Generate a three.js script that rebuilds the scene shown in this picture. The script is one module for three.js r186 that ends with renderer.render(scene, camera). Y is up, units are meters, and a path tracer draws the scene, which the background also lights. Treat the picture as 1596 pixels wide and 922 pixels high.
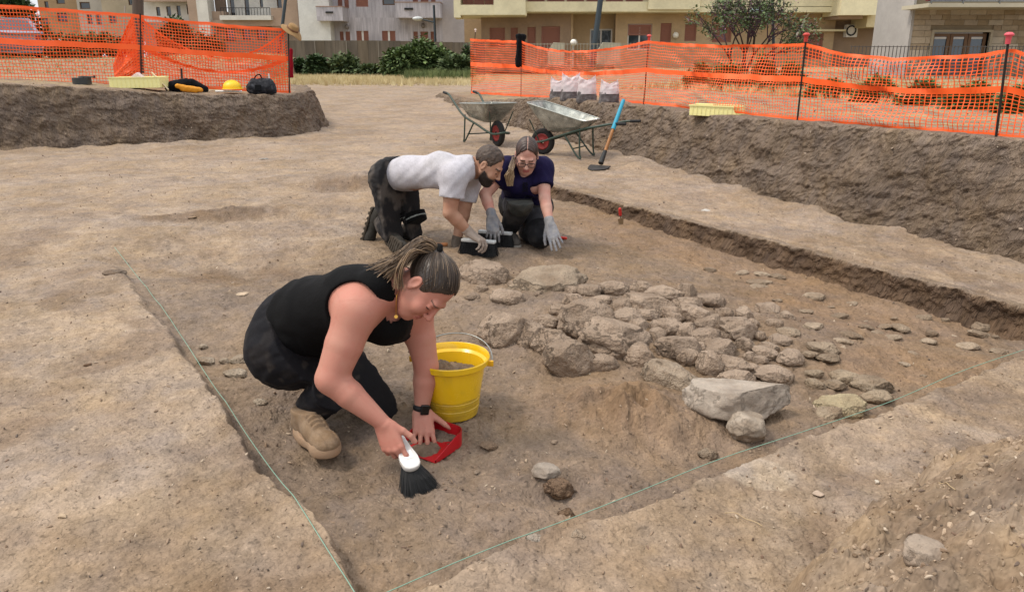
import * as THREE from 'three';
import { ImprovedNoise } from 'three/addons/math/ImprovedNoise.js';
import { mergeGeometries, toCreasedNormals } from 'three/addons/utils/BufferGeometryUtils.js';
import { RoundedBoxGeometry } from 'three/addons/geometries/RoundedBoxGeometry.js';

// ---------------------------------------------------------------- camera, sky, sun, exposure
const scene = new THREE.Scene();
const CAM_H = 1.5, FOC = 1200, PITCH = Math.atan(376 / 1200);
const camera = new THREE.PerspectiveCamera(2 * Math.atan(461 / FOC) * 180 / Math.PI, 1596 / 922, 0.05, 600);
camera.position.set(0, CAM_H, 0);
camera.rotation.x = -PITCH;
const renderer = new THREE.WebGLRenderer({ antialias: true });
renderer.toneMapping = THREE.LinearToneMapping;
renderer.toneMappingExposure = 1.48;
renderer.shadowMap.enabled = true;
renderer.shadowMap.type = THREE.PCFSoftShadowMap;
{ // thin bright overcast: soft grey-white everywhere, a little brighter high up and round the veiled sun
  const W = 256, Hh = 128, d = new Float32Array(W * Hh * 4), sd = new THREE.Vector3(-0.62, 1.0, 0.1).normalize();
  const nz = new ImprovedNoise();
  for (let j = 0; j < Hh; j++) for (let i = 0; i < W; i++) {
    const th = (j + 0.5) / Hh * Math.PI - Math.PI / 2, ph = ((i + 0.5) / W - 0.5) * 2 * Math.PI;
    const v = new THREE.Vector3(Math.cos(th) * Math.cos(ph), Math.sin(th), Math.cos(th) * Math.sin(ph));
    const up = Math.max(0, v.y), g = Math.pow(Math.max(0, v.dot(sd)), 6);
    const n = 1 + 0.12 * nz.noise(v.x * 3, v.y * 5, v.z * 3) + 0.06 * nz.noise(v.x * 9, v.y * 14, v.z * 9);
    const L = (0.62 + 0.38 * up + 0.5 * g) * n, k = (j * W + i) * 4;
    d[k] = L * 0.98; d[k + 1] = L * 1.0; d[k + 2] = L * 1.04; d[k + 3] = 1;
  }
  const t = new THREE.DataTexture(d, W, Hh, THREE.RGBAFormat, THREE.FloatType);
  t.mapping = THREE.EquirectangularReflectionMapping; t.magFilter = THREE.LinearFilter; t.minFilter = THREE.LinearFilter; t.needsUpdate = true;
  scene.background = t; scene.environment = t;
  scene.backgroundIntensity = 1; scene.environmentIntensity = 1;
}
const sun = new THREE.DirectionalLight(0xfff1de, 1.5);
sun.position.set(-0.62 * 20, 20, 0.1 * 20 - 5); sun.target.position.set(0, 0, -5);
sun.castShadow = true; sun.shadow.radius = 22; sun.shadow.mapSize.set(2048, 2048);
Object.assign(sun.shadow.camera, { left: -16, right: 16, top: 16, bottom: -16, near: 1, far: 60 });
scene.add(sun, sun.target);

// ---------------------------------------------------------------- helpers
const V = (x, y, z) => new THREE.Vector3(x, y, z);
const NZ = new ImprovedNoise();
const noise = (x, y, z) => NZ.noise(x, y, z);
function fbm(x, y, z, o = 4, g = 0.5) { let s = 0, a = 1; for (let i = 0; i < o; i++) { s += a * NZ.noise(x, y, z); x *= 2.03; y *= 2.03; z *= 2.03; x += 7.1; z += 3.7; a *= g; } return s; }
function rng(seed) { let s = seed >>> 0; return () => { s = (s + 0x6D2B79F5) | 0; let t = Math.imul(s ^ (s >>> 15), 1 | s); t = (t + Math.imul(t ^ (t >>> 7), 61 | t)) ^ t; return ((t ^ (t >>> 14)) >>> 0) / 4294967296; }; }
const clamp = (x, a = 0, b = 1) => x < a ? a : x > b ? b : x;
const lerp = (a, b, t) => a + (b - a) * t;
const sstep = (a, b, x) => { const t = clamp((x - a) / (b - a)); return t * t * (3 - 2 * t); };
const lin = (hex) => { const c = new THREE.Color(hex); return [c.r, c.g, c.b]; };
// direction of the photograph's pixel (px, py), used while measuring where things stand
function ray(px, py) { const X = (px - 798) / FOC, Y = -(py - 461) / FOC, c = Math.cos(PITCH), s = Math.sin(PITCH); return V(X, Y * c - s, -Y * s - c); }
const atH = (px, py, h) => { const r = ray(px, py); return r.multiplyScalar((h - CAM_H) / r.y).add(camera.position); };   // on the level y = h
const atZ = (px, py, z) => { const r = ray(px, py); return r.multiplyScalar(z / r.z).add(camera.position); };            // on the plane z = z
const usedNames = {};
function numbered(n) { const k = usedNames[n] = (usedNames[n] ?? -1) + 1; return k ? n + '_' + String(k).padStart(3, '0') : n; }
function tag(o, label, category, group, kind) {
  if (label) o.userData.label = label; if (category) o.userData.category = category;
  if (group) o.userData.group = group; if (kind) o.userData.kind = kind; return o;
}
function shadows(o) { o.castShadow = true; o.receiveShadow = true; return o; }
function mesh(name, geo, mat, parent) {   // a part under parent, or a top-level thing
  const m = shadows(new THREE.Mesh(Array.isArray(geo) ? merge(geo) : geo, mat));
  m.name = parent ? name : numbered(name); (parent ?? scene).add(m); return m;
}
function group(name, pos = [0, 0, 0], turn = 0) { const g = new THREE.Group(); g.name = numbered(name); g.position.set(...pos); g.rotation.y = turn; scene.add(g); return g; }
function struct(name, geo, mat) { const m = mesh(name, geo, mat); m.userData.kind = 'structure'; return m; }
function merge(list) {
  const a = list.map(g => { let q = g.index ? g.toNonIndexed() : g; for (const k of Object.keys(q.attributes)) if (!['position', 'normal', 'uv', 'color'].includes(k)) q.deleteAttribute(k); return q; });
  const col = a.some(g => g.attributes.color), uv = a.every(g => g.attributes.uv);
  for (const g of a) {
    if (!uv && g.attributes.uv) g.deleteAttribute('uv');
    if (col && !g.attributes.color) g.setAttribute('color', new THREE.BufferAttribute(new Float32Array(g.attributes.position.count * 3).fill(1), 3));
  }
  return mergeGeometries(a);
}
function box(w, h, d, x = 0, y = 0, z = 0, ry = 0, rx = 0, rz = 0) { const g = new THREE.BoxGeometry(w, h, d); if (rx) g.rotateX(rx); if (rz) g.rotateZ(rz); if (ry) g.rotateY(ry); g.translate(x, y, z); return g; }
function rbox(w, h, d, r, x = 0, y = 0, z = 0, s = 2) { const g = new RoundedBoxGeometry(w, h, d, s, r); g.translate(x, y, z); return g; }
function bar(a, b, r, r2 = r, seg = 8) { // round bar between two points
  const A = a.isVector3 ? a : V(...a), B = b.isVector3 ? b : V(...b), d = B.clone().sub(A), g = new THREE.CylinderGeometry(r2, r, d.length(), seg);
  g.applyQuaternion(new THREE.Quaternion().setFromUnitVectors(V(0, 1, 0), d.clone().normalize())); const m = A.clone().add(B).multiplyScalar(0.5); g.translate(m.x, m.y, m.z); return g;
}
function sq(a, b, w, h) { // square bar between two points
  const A = V(...a), B = V(...b), d = B.clone().sub(A), g = new THREE.BoxGeometry(w, d.length(), h);
  g.applyQuaternion(new THREE.Quaternion().setFromUnitVectors(V(0, 1, 0), d.clone().normalize())); const m = A.clone().add(B).multiplyScalar(0.5); g.translate(m.x, m.y, m.z); return g;
}
function tube(pts, r, seg = 40, rs = 8, closed = false) { return new THREE.TubeGeometry(new THREE.CatmullRomCurve3(pts.map(p => p.isVector3 ? p : V(...p)), closed), seg, r, rs, closed); }
function std(color, rough = 0.8, o = {}) { return new THREE.MeshStandardMaterial({ color, roughness: rough, ...o }); }
function vcol(g, f) { const p = g.attributes.position, n = g.attributes.normal, c = new Float32Array(p.count * 3); for (let i = 0; i < p.count; i++) { const q = f(p.getX(i), p.getY(i), p.getZ(i), n ? n.getY(i) : 1, i); c[i * 3] = q[0]; c[i * 3 + 1] = q[1]; c[i * 3 + 2] = q[2]; } g.setAttribute('color', new THREE.BufferAttribute(c, 3)); return g; }
// square texture from f(u, v) -> [r, g, b] (sRGB 0..1) or grey number (data), tiled noise helpers below
function tex(n, f, srgb = true, rep) {
  const d = new Uint8Array(n * n * 4);
  for (let j = 0; j < n; j++) for (let i = 0; i < n; i++) { const q = f(i / n, j / n), k = (j * n + i) * 4, a = Array.isArray(q) ? q : [q, q, q]; d[k] = clamp(a[0]) * 255; d[k + 1] = clamp(a[1]) * 255; d[k + 2] = clamp(a[2]) * 255; d[k + 3] = 255; }
  const t = new THREE.DataTexture(d, n, n); t.wrapS = t.wrapT = THREE.RepeatWrapping; t.magFilter = THREE.LinearFilter; t.minFilter = THREE.LinearMipmapLinearFilter; t.generateMipmaps = true;
  if (srgb) t.colorSpace = THREE.SRGBColorSpace; if (rep) t.repeat.set(rep, rep); t.needsUpdate = true; return t;
}
// noise that tiles over u, v in 0..1 (period f cells), made on a lattice with wrap
function tileNoise(seed) {
  const r = rng(seed), N = 4096, tb = new Float32Array(N); for (let i = 0; i < N; i++) tb[i] = r() * 2 - 1;
  return (u, v, f) => { const x = u * f, y = v * f, xi = Math.floor(x), yi = Math.floor(y), a = x - xi, b = y - yi, sa = a * a * (3 - 2 * a), sb = b * b * (3 - 2 * b);
    const h = (i, j) => tb[(((i % f + f) % f) * 131 + ((j % f + f) % f) * 1031 + f * 17) & 4095];
    return lerp(lerp(h(xi, yi), h(xi + 1, yi), sa), lerp(h(xi, yi + 1), h(xi + 1, yi + 1), sa), sb); };
}
const boxUV = (g, s) => { const p = g.attributes.position, n = g.attributes.normal, uv = new Float32Array(p.count * 2); for (let i = 0; i < p.count; i++) { const ax = Math.abs(n.getX(i)), ay = Math.abs(n.getY(i)), az = Math.abs(n.getZ(i)); if (ay > ax && ay > az) { uv[i * 2] = p.getX(i) / s; uv[i * 2 + 1] = p.getZ(i) / s; } else if (ax > az) { uv[i * 2] = p.getZ(i) / s; uv[i * 2 + 1] = p.getY(i) / s; } else { uv[i * 2] = p.getX(i) / s; uv[i * 2 + 1] = p.getY(i) / s; } } g.setAttribute('uv', new THREE.BufferAttribute(uv, 2)); return g; };
// ---------------------------------------------------------------- the ground
const TN = [-0.38, -1.73], TL = [-2.86, -5.25], TF = [0.3, -7.7], TR = [3.17, -3.9];
const heapPoly = [[0.36, -1.05], [0.5, -1.46], [0.68, -1.72], [0.94, -1.95], [1.4, -2.18], [2.3, -2.58], [3.2, -2.72], [4, -1.5], [4, 1], [0.45, 0.3]];
const trench = [TN, TL, TF, TR];
const bankRLine = [[5.6, -0.6], [4.35, -3.0], [3.47, -5.04], [2.72, -6.45], [2.1, -8.0], [1.55, -9.4], [0.85, -11.0], [0.35, -12.6], [-0.3, -15], [-1.3, -18.5], [-2.2, -22]];
const bankLLine = [[-13, -7.6], [-9, -9.1], [-6.66, -10.1], [-4.9, -11.1], [-3.75, -11.75], [-3.25, -12.6], [-3.35, -14.0], [-4.2, -16.5], [-6, -20]];
const bankRPoly = [...bankRLine, [6, -40], [60, -60], [60, 10], [8, 4]];
const bankLPoly = [...bankLLine, [-9, -30], [-13, -60], [-90, -60], [-60, 0], [-30, -3]];
function sdPoly(poly, x, z) { // negative inside
  let d = 1e9, inside = false;
  for (let i = 0, j = poly.length - 1; i < poly.length; j = i++) {
    const ax = poly[j][0], az = poly[j][1], bx = poly[i][0], bz = poly[i][1], ex = bx - ax, ez = bz - az, wx = x - ax, wz = z - az;
    const t = clamp((wx * ex + wz * ez) / (ex * ex + ez * ez)), qx = wx - ex * t, qz = wz - ez * t; d = Math.min(d, qx * qx + qz * qz);
    if ((az > z) !== (bz > z) && x < (bx - ax) * (z - az) / (bz - az) + ax) inside = !inside;
  }
  return (inside ? -1 : 1) * Math.sqrt(d);
}
function sdSeg(x, z, a, b) { const ex = b[0] - a[0], ez = b[1] - a[1], t = clamp(((x - a[0]) * ex + (z - a[1]) * ez) / (ex * ex + ez * ez)); return Math.hypot(x - a[0] - ex * t, z - a[1] - ez * t); }
function trenchUV(x, z) { // u from the near corner to the left one, v to the right one
  const ax = TL[0] - TN[0], az = TL[1] - TN[1], bx = TR[0] - TN[0], bz = TR[1] - TN[1], px = x - TN[0], pz = z - TN[1], D = ax * bz - az * bx;
  return [(px * bz - pz * bx) / D, (ax * pz - az * px) / D];
}
const bump = (x, z, cx, cz, rx, rz, a = 0) => { const c = Math.cos(a), s = Math.sin(a), dx = x - cx, dz = z - cz, u = (dx * c + dz * s) / rx, w = (-dx * s + dz * c) / rz; return Math.exp(-(u * u + w * w) * 1.4); };
function midLevel(x, z) {
  let [u, v] = trenchUV(x, z); u = clamp(u, -0.4, 1.4); v = clamp(v, -1.5, 1.6);
  return 0.10 + 0.15 * u + 0.02 * v - 0.01 * u * v - (z < -9 ? clamp((-z - 9) / 6) * 0.05 : 0);
}
// all that shapes the ground at (x, z): height and what it is made of (t trench floor, up upper field)
function ground(x, z, detail = true) {
  const r = Math.hypot(x, z), mid = midLevel(x, z) + sstep(14, 30, -z) * 0.22;
  let h = mid, t = 0, wet = 0;
  const far = sstep(25, 12, r);
  // trench
  if (r < 11) {
    const wob = 0.05 * noise(x * 1.7, 3, z * 1.7) + 0.022 * noise(x * 6.5, 9, z * 6.5) + 0.012 * noise(x * 19, 5, z * 19);
    const sd = sdPoly(trench, x, z) + wob, [u, v] = trenchUV(x, z);
    if (sd < 0.5) {
      const back = sstep(0.8, 1.0, u);                         // the far left side is only scraped
      const w = lerp(lerp(0.022, 0.3, back * sstep(0.95, 0.6, v)), 0.05, sstep(0.9, 0.97, v) * (1 - back));
      t = sstep(w, -w, sd);
      let depth = lerp(lerp(0.115, 0.035, sstep(0.05, 0.7, u)), lerp(0.165, 0.10, sstep(0.3, 1, u)), sstep(0.45, 1, v));
      depth += 0.035 * bump(x, z, -0.75, -2.55, 0.5, 0.35) + 0.02 * fbm(x * 1.6, 1, z * 1.6, 3);
      depth += 0.05 * bump(x, z, -1.75, -4.7, 0.6, 0.25, 0.1);          // shallow hollow by the left string
      depth += 0.03 * bump(x, z, 0.15, -5.0, 0.7, 0.18);
      h = mid - t * depth;
      // rubble core of the old wall rises from the floor
      h += t * (0.115 * bump(x, z, 0.62, -4.0, 0.95, 0.62, 0.5) + 0.05 * bump(x, z, 1.6, -4.0, 0.8, 0.5, 0.3));
      // brown lump with a scooped front
      const lb = bump(x, z, 0.47, -3.0, 0.34, 0.2, 0.25); h += t * (0.14 * lb * (0.75 + 0.5 * fbm(x * 9, 2, z * 9, 3)));
      h -= t * 0.05 * bump(x, z, 0.66, -2.74, 0.34, 0.15, 0.3);
      h -= t * 0.045 * bump(x, z, 0.16, -2.4, 0.16, 0.12);               // hole with a clod on its rim
      h += t * 0.05 * bump(x, z, 0.16, -2.5, 0.09, 0.05);
      h += t * 0.025 * bump(x, z, -0.25, -2.4, 0.1, 0.07);               // heap swept to the pan
    }
    // crumbly rim on the unexcavated side
    h += 0.012 * Math.exp(-Math.pow((sd - 0.05) / 0.06, 2)) * (0.5 + noise(x * 8, 1, z * 8));
    // scraped bank near the far left and the dark notch behind the man
    h += (0.03 * bump(x, z, -2.35, -6.2, 0.8, 0.11, -0.33)) * (1 + noise(x * 7, 0, z * 7) + 0.8 * noise(x * 19, 0, z * 19)) - 0.045 * bump(x, z, -2.25, -5.98, 0.8, 0.1, -0.33);
    h += 0.10 * bump(x, z, -1.5, -7.55, 0.65, 0.16, -0.1) * (1 + 0.6 * noise(x * 6, 0, z * 6)) - 0.07 * bump(x, z, -1.5, -7.22, 0.6, 0.12, -0.1);
  }
  // banks: upper fields left and right
  let sr = 9, sl = 9, up = 0;
  if (x > -4 && z < 1) { sr = sdPoly(bankRPoly, x, z); }
  if (x < -2) sl = sdPoly(bankLPoly, x, z);
  if (sr < 0.6) { const top = upperR(x, z), a = sstep(-0.12, -0.3, sr); h = lerp(h, top, a); up = Math.max(up, a); h += (1 - a) * 0.05 * sstep(0.6, 0, sr) * (0.6 + noise(x * 3, 4, z * 3)); }
  if (sl < 0.6) { const top = upperL(x, z), a = sstep(-0.12, -0.3, sl); h = lerp(h, top, a); up = Math.max(up, a); h += (1 - a) * 0.05 * sstep(0.6, 0, sl) * (0.6 + noise(x * 3, 4, z * 3)); }
  // spoil heap, near right
  let hp = 0;
  if (z > -3.4 && x > 0 && z < 1.5) {
    const hd = -sdPoly(heapPoly, x, z) + 0.07 * noise(x * 2.3, 6, z * 2.3) + 0.035 * noise(x * 7, 2, z * 7);
    if (hd > -0.05) { hp = sstep(-0.05, 0.06, hd); const d = Math.max(0, hd), top = 0.31 + 0.2 * clamp(x - 0.5, 0, 2); h += top * (0.55 * sstep(0, 0.17, d) + 0.45 * (1 - Math.exp(-d * d * 14))) + 0.16 * Math.max(0, d - 0.25) + hp * (0.035 * fbm(x * 4, 8, z * 4, 3) + 0.014 * sstep(0.0, 0.5, noise(x * 13, 4, z * 13)) + 0.009 * noise(x * 29, 4, z * 29) + 0.004 * noise(x * 62, 4, z * 62)); }
  }
  if (detail) {
    const rough = 1 + 1.6 * hp + 0.5 * t;
    h += far * 0.022 * fbm(x * 1.1, 11, z * 1.1, 2);
    if (r < 14) h += rough * (0.009 * fbm(x * 5.5, 6, z * 5.5, 2) + 0.0055 * noise(x * 23, 2, z * 23) + 0.004 * Math.max(0, noise(x * 41, 7, z * 41) - 0.12) * 3);
    if (r < 6) h += rough * (0.0022 * noise(x * 75, 3, z * 75) + 0.004 * Math.max(0, noise(x * 120, 1, z * 120) - 0.33));
  }
  return { h, t, up, hp, sr, sl };
}
function upperR(x, z) { return lerp(0.93, 0.88, sstep(-5, -10, z)) - 0.4 * sstep(-10.5, -19, z) * sstep(4, -1, x) + 0.02 * noise(x * 0.7, 2, z * 0.7); }
function upperL(x, z) { return 0.90 + 0.25 * sstep(-3.6, -7.5, x) + 0.22 * sstep(-15, -34, z) * sstep(-4, -12, x) - 0.45 * sstep(-15, -22, z) * sstep(-9, -5, x) + 0.02 * noise(x * 0.7, 2, z * 0.7); }
const gH = (x, z) => ground(x, z).h;
// where the ray through a pixel meets the ground
function onGround(px, py) { const d = ray(px, py); let t = 0.5, p; for (let i = 0; i < 4000; i++) { p = d.clone().multiplyScalar(t).add(camera.position); const g = p.y - ground(p.x, p.z, false).h; if (g < 0.002) break; t += Math.max(0.003, g * 0.35); if (t > 200) break; } return p; }

const tnA = tileNoise(11), tnB = tileNoise(23);
const soilMap = tex(1024, (u, v) => {
  let s = 0.5 * tnA(u, v, 6) + 0.42 * tnA(u, v, 17) + 0.4 * tnB(u, v, 48) + 0.45 * tnA(u, v, 130) + 0.5 * tnB(u, v, 300);
  const pale = Math.max(0, tnB(u, v, 90) * 0.6 + tnA(u, v, 210) * 0.7 - 0.72) * 1.5, dark = Math.max(0, tnA(u, v, 70) * 0.6 + tnB(u, v, 180) * 0.7 - 0.62) * 1.2;
  const q = 0.86 + 0.095 * s + 0.32 * pale - 0.38 * dark; const hue = 0.03 * tnB(u, v, 9) + 0.02 * tnB(u, v, 33);
  return [q + hue * 0.4, q, q - hue];
});
const soilBump = tex(1024, (u, v) => { const a = tnA(u, v, 40), b = tnB(u, v, 95), c = tnA(u, v, 220), d = tnB(u, v, 420); return 0.5 + 0.16 * a + 0.15 * b + 0.13 * c + 0.1 * d + 0.3 * Math.max(0, tnB(u, v, 140) - 0.55); }, false);
const soilMat = new THREE.MeshPhysicalMaterial({ specularIntensity: 0.35, vertexColors: true, map: soilMap, bumpMap: soilBump, bumpScale: 0.012, roughness: 0.97 });
const C_PALE = [0.41, 0.312, 0.226], C_MID = [0.318, 0.232, 0.162], C_DARK = [0.215, 0.145, 0.094], C_BROWN = [0.27, 0.187, 0.122], C_GREY = [0.255, 0.195, 0.145], C_STRAW = [0.46, 0.37, 0.2];
const mix3 = (a, b, t) => [lerp(a[0], b[0], t), lerp(a[1], b[1], t), lerp(a[2], b[2], t)];
function soilColor(x, z, g) {
  const n1 = fbm(x * 0.9, 31, z * 0.9, 4, 0.6), n2 = fbm(x * 3.4, 17, z * 3.4, 3, 0.6), n3 = noise(x * 14, 3, z * 14);
  let c = mix3(C_PALE, C_MID, clamp(0.38 + 0.85 * n1 + 0.55 * n2 + 0.2 * n3));
  if (-z > 5) c = mix3(c, C_PALE, 0.35 * sstep(5, 9, -z));
  const patch = sstep(0.12, 0.42, fbm(x * 1.6 + 5, 41, z * 1.6, 3, 0.6)); c = mix3(c, C_DARK, 0.5 * patch * sstep(7, 4, -z));  // damp-brown trampled patches
  if (g.t > 0) { // freshly scraped soil of the trench: browner, greyer towards the near corner
    const grey = sstep(0.5, -0.3, n1 + (x + 0.4) * 0.35);
    let f = mix3(mix3(C_BROWN, C_DARK, clamp(0.35 + 0.8 * n2)), C_GREY, clamp(0.25 + 0.5 * grey + 0.3 * n1));
    f = mix3(f, C_MID, clamp(0.25 + 0.6 * n1)); { const [uu, vv] = trenchUV(x, z); f = mix3(f, mix3(C_PALE, C_MID, clamp(0.5 + n2)), 0.9 * sstep(0.6, 0.85, uu + 0.12 * n1) * sstep(0.75, 0.45, vv + 0.1 * n1)); }
    f = mix3(f, [0.295, 0.185, 0.105], 0.7 * bump(x, z, 0.47, -3.0, 0.42, 0.26, 0.25));
    f = mix3(f, [0.3, 0.19, 0.11], 0.5 * sstep(0.1, 0.4, bump(x, z, 2.2, -4.5, 0.7, 0.6) + bump(x, z, 1.3, -6.0, 1.2, 0.5, 0.9) + bump(x, z, 2.1, -3.55, 0.6, 0.2)));
    c = mix3(c, f, g.t);
  }
  if (g.up > 0) { const s = mix3(C_MID, C_STRAW, clamp(0.35 + 0.9 * n2 + 0.4 * n1) * sstep(-0.3, -1.2, Math.min(g.sr, g.sl))); c = mix3(c, s, g.up); }
  if (-z > 24) c = mix3(c, C_STRAW, sstep(26, 34, -z + 3 * n1) * 0.8);
  if (g.hp > 0) c = mix3(c, mix3([0.37, 0.275, 0.19], [0.23, 0.16, 0.105], clamp(0.4 + n2 + 0.6 * n3)), g.hp * 0.85);
  const loose = bump(x, z, -2.35, -6.12, 0.85, 0.16, -0.33) + bump(x, z, -1.5, -7.4, 0.6, 0.14, -0.1) + 0.7 * bump(x, z, -1.75, -4.75, 0.75, 0.3, 0.1); c = mix3(c, C_DARK, 0.75 * sstep(0.25, 0.75, loose + 0.3 * n2 + 0.15 * n3)); // fresh loose soil
  const crust = Math.exp(-Math.pow((x - 0.88) / 0.16, 2) - Math.pow((z + 2.38) / 0.1, 2)) + 0.35 * n2; if (-z < 4) c = mix3(c, [0.5, 0.4, 0.3], 0.8 * sstep(0.45, 0.6, crust) * (1 - g.t)); // pale crust beside the near string
  const k = 1 + 0.15 * n3 + 0.07 * noise(x * 37, 5, z * 37); return [c[0] * k, c[1] * k, c[2] * k];
}
{
  const ang = []; const push = (a, b, n) => { for (let i = 0; i < n; i++) ang.push(lerp(a, b, i / n)); };
  push(-180, -80, 24); push(-80, -42, 90); push(-42, 42, 720); push(42, 80, 90); push(80, 180, 24); ang.push(180);
  const rad = [0]; const rp = (a, b, n) => { for (let i = 0; i < n; i++) rad.push(a * Math.pow(b / a, i / n)); };
  rp(0.25, 1.1, 30); rp(1.1, 3.6, 330); rp(3.6, 9.5, 330); rp(9.5, 40, 150); rp(40, 260, 30); rad.push(260);
  const nC = ang.length, nR = rad.length, pos = new Float32Array(nC * nR * 3), col = new Float32Array(nC * nR * 3), uv = new Float32Array(nC * nR * 2);
  for (let j = 0; j < nR; j++) for (let i = 0; i < nC; i++) {
    const a = ang[i] * Math.PI / 180, x = rad[j] * Math.sin(a), z = -rad[j] * Math.cos(a), k = j * nC + i, g = ground(x, z), c = soilColor(x, z, g);
    pos[k * 3] = x; pos[k * 3 + 1] = g.h; pos[k * 3 + 2] = z; col[k * 3] = c[0]; col[k * 3 + 1] = c[1]; col[k * 3 + 2] = c[2]; uv[k * 2] = x / 1.7; uv[k * 2 + 1] = z / 1.7;
  }
  const idx = new Uint32Array((nC - 1) * (nR - 1) * 6); let q = 0;
  for (let j = 0; j < nR - 1; j++) for (let i = 0; i < nC - 1; i++) { const a = j * nC + i, b = a + 1, c = a + nC, d = c + 1; idx[q++] = a; idx[q++] = b; idx[q++] = c; idx[q++] = b; idx[q++] = d; idx[q++] = c; }
  const g = new THREE.BufferGeometry(); g.setAttribute('position', new THREE.BufferAttribute(pos, 3)); g.setAttribute('color', new THREE.BufferAttribute(col, 3)); g.setAttribute('uv', new THREE.BufferAttribute(uv, 2)); g.setIndex(new THREE.BufferAttribute(idx, 1)); g.computeVertexNormals();
  tag(struct('ground', g, soilMat), 'bare beige and brown soil of the dig with a shallow trench');
}
// cut earth faces: a strip along a line, rough in three dimensions
function bankFace(name, label, line, i0, i1, baseF, topF, nU, nV, seed, lean = 0.2) {
  const c = new THREE.CatmullRomCurve3(line.slice(i0, i1 + 1).map(p => V(p[0], 0, p[1])), false, 'catmullrom', 0.4), L = c.getLength();
  const pos = [], col = [], uv = [], idx = [];
  for (let i = 0; i <= nU; i++) {
    const t = i / nU, p = c.getPointAt(t), tg = c.getTangentAt(t), nx = -tg.z, nz_ = tg.x; // nx points out of the bank (set by the order of the line)
    const s = (sdPoly(line === bankRLine ? bankRPoly : bankLPoly, p.x + nx * 0.2, p.z + nz_ * 0.2) > 0) ? 1 : -1;
    const y0 = baseF(p.x, p.z) - 0.06, y1 = topF(p.x - nx * s * 0.3, p.z - nz_ * s * 0.3);
    for (let j = 0; j <= nV; j++) {
      const v = j / nV; let off, y;
      if (v < 0.72) { const w = v / 0.72; y = lerp(y0, y1 + 0.012, w); off = 0.10 * Math.pow(1 - w, 2.2) - lean * w + 0.03 * Math.sin(w * 3.1); }
      else { const w = (v - 0.72) / 0.28; y = y1 + 0.012 - 0.05 * w * w * w; off = -lean - w * 0.42; }
      const cut = v < 0.72 ? 1 : 1 - (v - 0.72) / 0.28, X = p.x * 1, Z = p.z;
      const n = fbm(X * 1.5 + seed, y * 2.0, Z * 1.5, 3) * 0.05 + fbm(X * 5.5, y * 5, Z * 5.5 + seed, 3) * 0.032 + 0.022 * Math.abs(noise(X * 17, y * 21, Z * 17)) + 0.018 * noise(X * 36, y * 38, Z * 36) + 0.009 * noise(X * 75, y * 80, Z * 75);
      const ledge = 0.022 * Math.max(0, noise(X * 2.2, y * 16, Z * 2.2)) ;
      off += (n + ledge) * (0.25 + 0.75 * cut);
      const yy = y + cut * 0.03 * fbm(X * 4, seed + y * 3, Z * 4, 2) + (v > 0.7 ? 0.02 * noise(X * 9, 3, Z * 9) * cut : 0);
      pos.push(p.x + nx * s * off, yy, p.z + nz_ * s * off);
      const a = fbm(X * 2, y * 6 + seed, Z * 2, 4, 0.6), b = noise(X * 26, y * 26, Z * 26), hgt = (y - y0) / (y1 - y0);
      let cc = mix3([0.26, 0.195, 0.143], [0.155, 0.112, 0.08], clamp(0.42 + 0.8 * a + 0.3 * b));
      cc = mix3(cc, [0.36, 0.27, 0.19], clamp(sstep(0.80, 1.02, hgt + 0.12 * a) * 0.65 + 0.35 * sstep(0.32, 0.5, b + 0.5 * a)));   // pale dry crust of the topsoil, pale grit
      col.push(...cc); uv.push(t * L / 1.3, (y + off) / 1.3);
    }
  }
  for (let i = 0; i < nU; i++) for (let j = 0; j < nV; j++) { const a = i * (nV + 1) + j, b = a + 1, d = a + nV + 1, e = d + 1; idx.push(a, d, b, b, d, e); }
  const g = new THREE.BufferGeometry(); g.setAttribute('position', new THREE.Float32BufferAttribute(pos, 3)); g.setAttribute('color', new THREE.Float32BufferAttribute(col, 3)); g.setAttribute('uv', new THREE.Float32BufferAttribute(uv, 2)); g.setIndex(idx); g.computeVertexNormals();
  const m = struct(name, g, bankMat); m.userData.label = label; return m;
}
const bankMat = new THREE.MeshPhysicalMaterial({ specularIntensity: 0.35, vertexColors: true, map: soilMap, bumpMap: soilBump, bumpScale: 0.03, roughness: 0.98, side: THREE.DoubleSide });
const baseH = (x, z) => midLevel(x, z) + sstep(14, 30, -z) * 0.22;
const bankR = bankFace('bank', 'long cut earth bank below the fence with the red-capped posts', bankRLine, 1, 10, baseH, upperR, 1000, 76, 3);
const bankL = bankFace('bank', 'cut earth bank below the fence with the straw hat', bankLLine, 1, 8, baseH, upperL, 640, 64, 9);

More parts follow.
